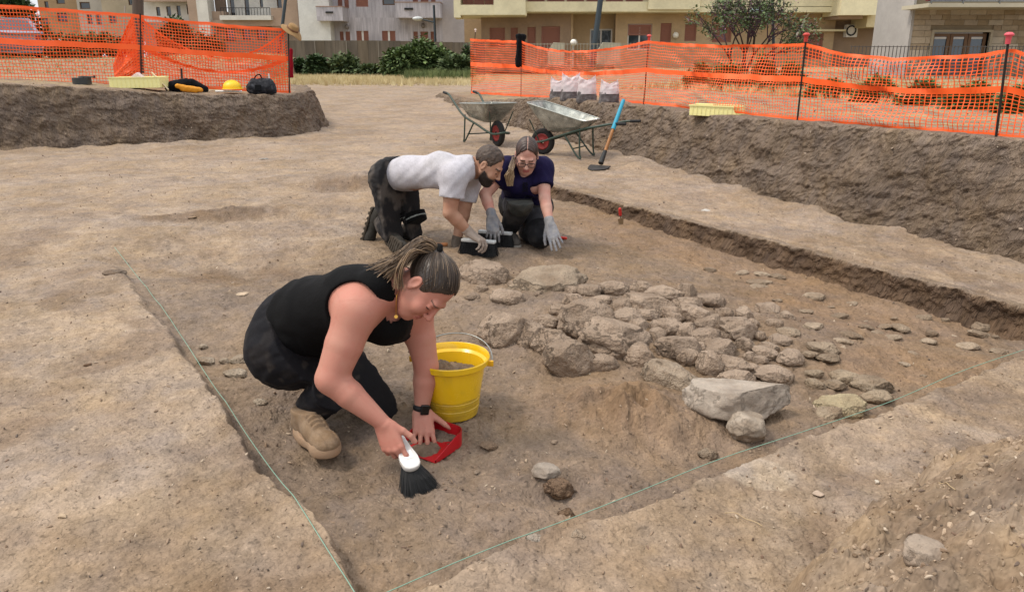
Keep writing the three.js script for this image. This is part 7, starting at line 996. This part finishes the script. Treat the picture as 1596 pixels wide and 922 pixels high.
{ // railings
  const rail = (label, z, px0, px1, top, bot, step, mat) => { const K = plane(z), o = group('railing', [K.x((px0 + px1) / 2), K.y(bot), z]); tag(o, label, 'railing'); mesh('rail', K.B(px0, top + 1, px1, top + 2, 0.03), mat, o); mesh('rail', K.B(px0, bot - 3, px1, bot - 2, 0.03), mat, o); for (let p = px0; p < px1; p += step) mesh('bar', K.B(p, top, p + 0.85, bot, 0.018, 0.004), mat, o); settle(o); };
  rail('thin iron railing in front of the stone-clad house', -21, 1330, 1640, 71, 150, 6, std(0x4b4540, 0.6)); rail('pale garden railing before the yellow house', -36, 822, 1085, 67, 104, 5.2, std(0x8d8778, 0.6));
  { const K = plane(-21); tag(mesh('low_wall', K.B(1320, 150, 1700, 172, 0.25), plaster(0x857a6c)), 'low rendered wall carrying the iron railing', 'low wall'); }
}
{ // concrete panel wall behind the bushes
  const K = plane(-41), o = group('panel_wall', [K.x(590), K.y(126), K.z]), ms = [0x74695a, 0x7a6f60, 0x6d6356, 0x776a58].map(c => new THREE.MeshStandardMaterial({ color: c, roughness: 0.95, map: stainTex })); tag(o, 'long grey-brown concrete panel wall behind the bushes', 'wall'); let p = 440, i = 0; const R = rng(4); while (p < 740) { const w = 15 + R() * 3; mesh('panel', K.B(p + 0.15, 63 + (p > 560 ? 3 : 0) * sstep(560, 740, p), p + w - 0.15, 128, 0.1, 0.01 * R()), ms[i % 4], o); if (i % 3 === 0) mesh('pillar', K.B(p - 0.8, 64, p + 0.8, 128, 0.16, 0.05), plaster(0x8a8174), o); p += w; i++; } settle(o);
}
// ---------------------------------------------------------------- lamps and poles
{
  const pole = (label, z, a, b, r, mat, extra) => { const A = atZ(a[0], a[1], z), B = atZ(b[0], b[1], z), o = group('street_lamp', [A.x, A.y, z]); tag(o, label, 'street lamp'); mesh('pole', bar(V(0, 0, 0), B.clone().sub(A), r, r * 0.85, 12), mat, o); extra?.(o, A, B, z); };
  const dk = std(0x39434a, 0.5, { metalness: 0.4 }); pole('thick slate-grey pole leaning in front of the yellow house', -38, [922, 105], [944, -60], 0.14, dk); pole('dark slim pole rising behind the straw hat', -50, [431, 110], [452, -60], 0.11, dk);
  pole('dark lamp post with a side arm above the big bush', -48, [681, 125], [676, 8], 0.08, dk, (o, A, B, z) => { const e = atZ(657, 30, z).sub(A), s = atZ(678, 35, z).sub(A), h = atZ(651, 29, z).sub(A); mesh('arm', bar(s, e, 0.04), dk, o); mesh('lamp_head', new THREE.SphereGeometry(0.32, 16, 8).scale(1, 0.4, 0.7).translate(h.x, h.y, 0), std(0xb8bcbc, 0.4), o); });
  pole('lamp post with a pale dome head inside the purple tree', -31, [1207, 120], [1203, -60], 0.06, dk, (o, A, B, z) => { const e = atZ(1186, 20, z).sub(A), s = atZ(1205, 19, z).sub(A), h = atZ(1181, 18, z).sub(A); mesh('arm', sq(s.toArray(), e.toArray(), 0.07, 0.05), dk, o); mesh('lamp_head', new THREE.SphereGeometry(0.3, 18, 10, 0, 6.3, 0, 1.7).scale(1, 0.55, 0.8).translate(h.x, h.y, 0), std(0x9fb2bd, 0.35), o); });
  { const A = atZ(213, 118, -16), B = atZ(214, -60, -16), o = group('utility_pole', [A.x, A.y, -16]); tag(o, 'weathered wooden pole behind the bend of the left net', 'utility pole'); const d = B.clone().sub(A); mesh('pole', bar(V(0, -0.2, 0), d, 0.11, 0.1, 14), std(0x5c5047, 0.9, { map: stainTex }), o); mesh('guy_wire', bar(V(-0.25, 0.1, 0.05), V(-0.02, d.y * 0.62, 0.05), 0.012), std(0x9d958c, 0.5), o); }
}
// ---------------------------------------------------------------- parked car
{
  const p = atZ(28, 91, -31), gy = ground(p.x, -31, false).h, o = group('parked_car', [p.x, gy, -31], 0.56), paint = new THREE.MeshPhysicalMaterial({ color: 0x8b8f9a, metalness: 0.4, roughness: 0.4, clearcoat: 0.4, clearcoatRoughness: 0.15 }), glass = new THREE.MeshPhysicalMaterial({ color: 0x3b4147, roughness: 0.08, clearcoat: 1 }); tag(o, 'silver hatchback parked beyond the left net, seen from behind', 'car');
  const W = 1.72, H = 1.46; const S = new THREE.Shape(); S.moveTo(0, 0.28); S.lineTo(0.02, 0.7); S.bezierCurveTo(0.02, 0.86, 0.06, 0.92, 0.12, 0.94); S.lineTo(-0.0 + 0.1, 0.95); S.lineTo(-3.95, 0.8); S.lineTo(-4.0, 0.3); S.lineTo(0, 0.28); const bd = new THREE.ExtrudeGeometry(S, { depth: W - 0.16, bevelEnabled: true, bevelSize: 0.07, bevelThickness: 0.08, bevelSegments: 4 }); bd.translate(0, 0, -(W - 0.16) / 2); bd.rotateY(-Math.PI / 2); mesh('body', toCreasedNormals(bd, 0.6), paint, o);
  const C = [[0.86, 0.93, -0.02], [0.62, H, -0.42], [0.62, H, -1.9], [0.84, 0.9, -2.9]], gp = []; const quad = (a, b, c, d) => { const g = new THREE.BufferGeometry(); g.setAttribute('position', new THREE.Float32BufferAttribute([...a, ...b, ...c, ...a, ...c, ...d], 3)); g.computeVertexNormals(); return g; }; const l = (i) => [-C[i][0], C[i][1], C[i][2]], r = (i) => [C[i][0], C[i][1], C[i][2]];
  mesh('cabin', merge([quad(l(0), r(0), r(1), l(1)), quad(l(1), r(1), r(2), l(2)), quad(l(2), r(2), r(3), l(3)), quad(l(3), l(0), l(1), l(2)), quad(r(0), r(3), r(2), r(1))]), new THREE.MeshPhysicalMaterial({ color: 0x8b8f9a, metalness: 0.4, roughness: 0.4, side: THREE.DoubleSide }), o); mesh('roof', rbox(1.2, 0.05, 1.5, 0.02, 0, H + 0.005, -1.16), paint, o);
  const lp = (a, b, t) => a.map((v, i) => lerp(v, b[i], t)), q = (u, v) => { const a = lp(l(0), r(0), u), b = lp(l(1), r(1), u), c = lp(a, b, v); return [c[0], c[1], c[2] + 0.012]; }; mesh('rear_window', quad(q(0.07, 0.12), q(0.93, 0.12), q(0.9, 0.9), q(0.1, 0.9)), glass, o); for (const s of [-1, 1]) { const gl = s < 0 ? [l(0), l(1), l(2), l(3)] : [r(0), r(1), r(2), r(3)]; const m = gl.reduce((a, b) => a.map((v, i) => v + b[i] / 4), [0, 0, 0]); const k = gl.map(v => v.map((x, i) => lerp(m[i], x, 0.82) + (i === 0 ? s * 0.012 : 0))); mesh('side_window', quad(k[0], k[1], k[2], k[3]), new THREE.MeshPhysicalMaterial({ color: 0x3b4147, roughness: 0.08, clearcoat: 1, side: THREE.DoubleSide }), o); mesh('tail_light', rbox(0.16, 0.26, 0.1, 0.04, s * 0.76, 0.82, 0.06), std(0x8e1519, 0.3), o); const wz = [-0.75, -3.3]; for (const z of wz) { const t = new THREE.TorusGeometry(0.24, 0.085, 10, 26); t.rotateY(Math.PI / 2); t.translate(s * 0.74, 0.31, z); const w = mesh('wheel', t, rubber, o); const rm = new THREE.CylinderGeometry(0.19, 0.19, 0.1, 20); rm.rotateZ(Math.PI / 2); rm.translate(s * 0.76, 0.31, z); mesh('rim', rm, std(0x8b8d90, 0.4, { metalness: 0.7 }), w); } mesh('wing_mirror', rbox(0.16, 0.12, 0.1, 0.04, s * 0.98, 0.98, -2.4), paint, o); }
  mesh('bumper', rbox(1.7, 0.26, 0.16, 0.06, 0, 0.42, 0.09), std(0x55585e, 0.6), o); mesh('number_plate', rbox(0.5, 0.11, 0.02, 0.005, 0, 0.66, 0.135), std(0xd9d9d2, 0.5), o); mesh('antenna', bar([0, H, -0.6], [0.02, H + 0.28, -0.75], 0.006), darkM, o);
}
// ---------------------------------------------------------------- plants
function leafMat(c) { return new THREE.MeshPhysicalMaterial({ vertexColors: true, color: c, roughness: 0.75, side: THREE.DoubleSide, transmission: 0.0 }); }
const leafM = leafMat(0xffffff);
function crownGeo(blobs, n, size, cols, seed, hang = 0.2) { // leaf clumps spread through overlapping blobs; each leaf two triangles bent along its rib
  const R = rng(seed), pos = new Float32Array(n * 18), col = new Float32Array(n * 18), tot = blobs.reduce((a, b) => a + b[3] * b[4] * b[5], 0); let k = 0;
  for (let i = 0; i < n; i++) {
    let w = R() * tot, b = blobs[0]; for (const q of blobs) { w -= q[3] * q[4] * q[5]; if (w <= 0) { b = q; break; } }
    const u = V(R() - 0.5, R() - 0.5, R() - 0.5).normalize(), rr = Math.pow(R(), 0.42), lump = 1 + 0.32 * noise(u.x * 2.6 + seed + b[0], u.y * 2.6, u.z * 2.6 + b[2]); const c = V(b[0] + u.x * b[3] * rr * lump, b[1] + u.y * b[4] * rr * lump, b[2] + u.z * b[5] * rr * lump);
    const d = V(u.x + (R() - 0.5) * 1.6, u.y * 0.6 + (R() - 0.5) * 1.2 - hang, u.z + (R() - 0.5) * 1.6).normalize(), s = d.clone().cross(V(R() - 0.5, 1, R() - 0.5)).normalize(), up = s.clone().cross(d), L = size * (0.6 + 0.8 * R()), wd = L * 0.33, t = c.clone().addScaledVector(d, L), m = c.clone().addScaledVector(d, L * 0.5).addScaledVector(up, L * 0.1), a = m.clone().addScaledVector(s, wd).addScaledVector(up, -L * 0.1), e = m.clone().addScaledVector(s, -wd).addScaledVector(up, -L * 0.1);
    for (const p of [c, a, t, c, t, e]) { pos[k++] = p.x; pos[k++] = p.y; pos[k++] = p.z; } const q = R(), cc = mix3(cols[0], cols[1], q), f = R() < 0.1 ? 1.5 : 1; for (let j = 0; j < 6; j++) { col[i * 18 + j * 3] = cc[0] * f; col[i * 18 + j * 3 + 1] = cc[1] * f; col[i * 18 + j * 3 + 2] = cc[2] * f; }
  }
  const g = new THREE.BufferGeometry(); g.setAttribute('position', new THREE.BufferAttribute(pos, 3)); g.setAttribute('color', new THREE.BufferAttribute(col, 3)); g.computeVertexNormals(); return g;
}
function shrub(name, label, z, px0, px1, py0, py1, n, size, cols, seed, grp, cat = 'bush') {
  const a = atZ(px0, py1, z), b = atZ(px1, py0, z), gy = Math.min(a.y, ground((a.x + b.x) / 2, z, false).h + 0.02), w = (b.x - a.x) / 2, h = b.y - gy, o = group(name, [(a.x + b.x) / 2, gy, z]), R = rng(seed), bl = []; tag(o, label, cat, grp);
  const nb = 7; for (let i = 0; i < nb; i++) { const q = (i + 0.5) / nb * 2 - 1, k = 1 - 0.45 * q * q; bl.push([q * w * 0.75, h * (0.34 + 0.22 * R()) * k, (R() - 0.5) * w * 0.5, w * (0.3 + 0.16 * R()), h * (0.34 + 0.16 * R()) * k, w * 0.4]); }
  mesh('crown', crownGeo(bl, n, size, cols, seed), leafM, o); const st = []; for (let i = 0; i < 6; i++) { const q = (R() - 0.5) * w; st.push(bar([q * 0.4, -0.1, 0], [q * 1.1, h * (0.4 + 0.3 * R()), (R() - 0.5) * 0.4], 0.03, 0.008, 5)); } mesh('stems', merge(st), std(0x4a3c2c, 0.9), o); return o;
}
{
  const g1 = [[0.035, 0.07, 0.018], [0.085, 0.13, 0.035]], g2 = [[0.05, 0.085, 0.03], [0.12, 0.155, 0.06]], g3 = [[0.022, 0.05, 0.014], [0.06, 0.1, 0.03]];
  shrub('bush', 'large leafy bush in front of the concrete wall', -35, 592, 722, 56, 122, 11000, 0.2, [[0.05, 0.09, 0.025], [0.13, 0.18, 0.055]], 21); shrub('bush', 'loose tall weeds merging into the large bush on its right', -34, 682, 738, 76, 128, 3500, 0.2, g2, 22); shrub('bush', 'greyish low bush in the middle of the concrete wall', -37, 507, 560, 80, 116, 3600, 0.2, g2, 23); shrub('bush', 'dark small bush at the left end of the concrete wall', -37, 476, 506, 82, 112, 2600, 0.2, g3, 24); shrub('bush', 'dark bush just right of the end post with the hat', -38, 446, 482, 88, 113, 2000, 0.2, g3, 25); shrub('bush', 'low grass-green weeds between the two wall bushes', -36, 555, 604, 98, 120, 2200, 0.16, g2, 26); shrub('bush', 'small round shrub on top of the wall before the yellow house', -39, 716, 740, 60, 76, 900, 0.16, g3, 27);
  // hedge seen through the long net
  const hz = [[1062, 1120, 90, 150], [1108, 1170, 84, 154], [1160, 1222, 82, 158], [1205, 1262, 92, 160], [1255, 1330, 120, 166], [1325, 1405, 118, 172], [1395, 1480, 122, 178], [1470, 1560, 126, 184], [1550, 1650, 124, 190]]; const hl = ['hedge shrub furthest left, under the purple tree', 'hedge shrub second from the purple tree\'s left', 'hedge shrub below the lamp inside the purple tree', 'hedge shrub just left of the fourth fence post', 'hedge shrub just right of the fourth fence post', 'hedge shrub below the grey house corner', 'hedge shrub under the left half of the timber window', 'hedge shrub left of the last fence post', 'hedge shrub right of the last fence post'];
  hz.forEach(([a, b, c, d], i) => shrub('hedge_shrub', hl[i], [-15.5, -15, -14.4, -13.6, -12, -11, -10.2, -9.4, -8.6][i], a, b, c, d - 4, 4200, 0.075, i % 2 ? [[0.06, 0.11, 0.03], [0.15, 0.22, 0.07]] : [[0.045, 0.09, 0.025], [0.11, 0.17, 0.05]], 40 + i, 'hedge behind the long net', 'hedge'));
  shrub('bush', 'dark tree crown at the top left corner behind the net', -60, -40, 52, -40, 22, 4000, 0.5, g3, 61, null, 'tree'); shrub('bush', 'green shrub below the beige block behind the left net', -50, 240, 305, 16, 44, 2600, 0.3, g3, 62); shrub('bush', 'weedy green bank right of the parked car', -34, 62, 205, 44, 74, 5000, 0.2, g2, 63); shrub('bush', 'dark shrub low behind the slack net', -44, 300, 345, 48, 70, 1600, 0.2, g3, 64); shrub('bush', 'shrub left of the parked car behind the net', -40, -40, 20, 20, 60, 2600, 0.25, g3, 65);
  { // purple-twigged tree
    const z = -29, base = atZ(1160, 128, z), top = atZ(1165, 60, z), o = group('judas_tree', [base.x, base.y, z]); tag(o, 'bare-looking tree with purplish twigs and sparse leaves behind the net', 'tree'); const R = rng(77), br = [], lf = [], W = atZ(1262, 30, z).x - atZ(1060, 30, z).x, Ht = atZ(1160, -40, z).y - base.y; const grow = (p, d, len, r, dep) => { const q = p.clone().addScaledVector(d, len), m = p.clone().lerp(q, 0.5).add(V((R() - 0.5) * len * 0.12, (R() - 0.5) * len * 0.1, (R() - 0.5) * len * 0.12)); br.push([bar(p, m, r, r * 0.85, 5), dep], [bar(m, q, r * 0.85, r * 0.68, 5), dep]); if (dep === 0) { lf.push(q); return; } const n = dep > 3 ? 3 : 2 + (R() < 0.55 ? 1 : 0); for (let i = 0; i < n; i++) { const e = d.clone().add(V((R() - 0.5) * 1.7, (R() - 0.35) * 1.0, (R() - 0.5) * 1.5)).normalize(); grow(q, e, len * (0.62 + 0.22 * R()), r * 0.62, dep - 1); } if (dep < 3) lf.push(m); };
    for (let i = 0; i < 5; i++) grow(V((R() - 0.5) * 0.3, 0, (R() - 0.5) * 0.3), V((i - 2) * 0.34 + (R() - 0.5) * 0.2, 1, (R() - 0.5) * 0.6).normalize(), Ht * 0.27, 0.06, 5);
    mesh('trunk', merge(br.filter(b => b[1] >= 4).map(b => b[0])), std(0x3f332d, 0.95), o); mesh('branches', merge(br.filter(b => b[1] < 4).map(b => b[0])), std(0x4a3440, 0.95), o); const bl = lf.filter(() => R() < 0.3).map(p => [p.x, p.y, p.z, 0.24, 0.2, 0.24]); mesh('crown', crownGeo(bl, 4200, 0.11, [[0.04, 0.075, 0.025], [0.1, 0.14, 0.05]], 78), leafM, o); const bl2 = lf.filter(() => R() < 0.22).map(p => [p.x, p.y, p.z, 0.15, 0.15, 0.15]); mesh('blossom', crownGeo(bl2, 900, 0.05, [[0.25, 0.1, 0.2], [0.38, 0.18, 0.3]], 79), leafM, o); }
  { // dry and green grass
    const tuft = []; const R = rng(31); for (let i = 0; i < 7; i++) { const a = R() * 6.28, b = V((R() - 0.5) * 0.08, 0, (R() - 0.5) * 0.08), t = b.clone().add(V(Math.cos(a) * 0.08 * R(), 0.14 + 0.14 * R(), Math.sin(a) * 0.08 * R())), w = 0.008, g = new THREE.BufferGeometry(); g.setAttribute('position', new THREE.Float32BufferAttribute([b.x - w, b.y, b.z, b.x + w, b.y, b.z + w, t.x, t.y, t.z], 3)); g.computeVertexNormals(); tuft.push(g); } const tg = merge(tuft);
    const field = (name, label, n, seed, pick, cols, hs) => { const Q = rng(seed), im = new THREE.InstancedMesh(tg, new THREE.MeshStandardMaterial({ roughness: 0.9, side: THREE.DoubleSide }), n), M = new THREE.Matrix4(), c = new THREE.Color(); for (let i = 0; i < n; i++) { const [x, z] = pick(Q), y = ground(x, z, false).h, s = hs * (0.6 + 0.9 * Q()); M.compose(V(x, y - 0.01, z), new THREE.Quaternion().setFromEuler(new THREE.Euler((Q() - 0.5) * 0.5, Q() * 6, (Q() - 0.5) * 0.5)), V(s * 1.3, s, s * 1.3)); im.setMatrixAt(i, M); im.setColorAt(i, c.setRGB(...mix3(cols[0], cols[1], Q()))); } shadows(im); im.name = name; tag(im, label, 'grass', null, 'stuff'); scene.add(im); };
    const straw = [[0.5, 0.4, 0.2], [0.62, 0.52, 0.3]], green = [[0.08, 0.12, 0.035], [0.2, 0.22, 0.08]];
    field('dry_grass', 'strip of straw-coloured dry grass along the concrete wall', 9000, 51, (Q) => [lerp(-12.5, -1.2, Q()), lerp(-36, -27 - 4 * Q(), Q())], straw, 0.75);
    field('dry_grass_001', 'dry grass on the field behind the long net', 9000, 52, (Q) => { const z = lerp(-16.5, -5.5, Math.pow(Q(), 0.8)); return [lerp(5.2, 13, Q()) + (-z - 8) * -0.42 + 0.4, z - 1.2]; }, straw, 0.5);
    field('green_grass', 'green and straw weeds on the field beyond the left net', 6000, 53, (Q) => [lerp(-26, -8, Q()), lerp(-40, -15, Q())], [[0.2, 0.2, 0.07], [0.52, 0.45, 0.24]], 0.26);
    field('weeds', 'tall green grass at the foot of the big bush', 900, 54, (Q) => [lerp(-4.2, -1.6, Q()), lerp(-34, -31, Q())], green, 1.5);
  }
}
renderer.render(scene, camera);
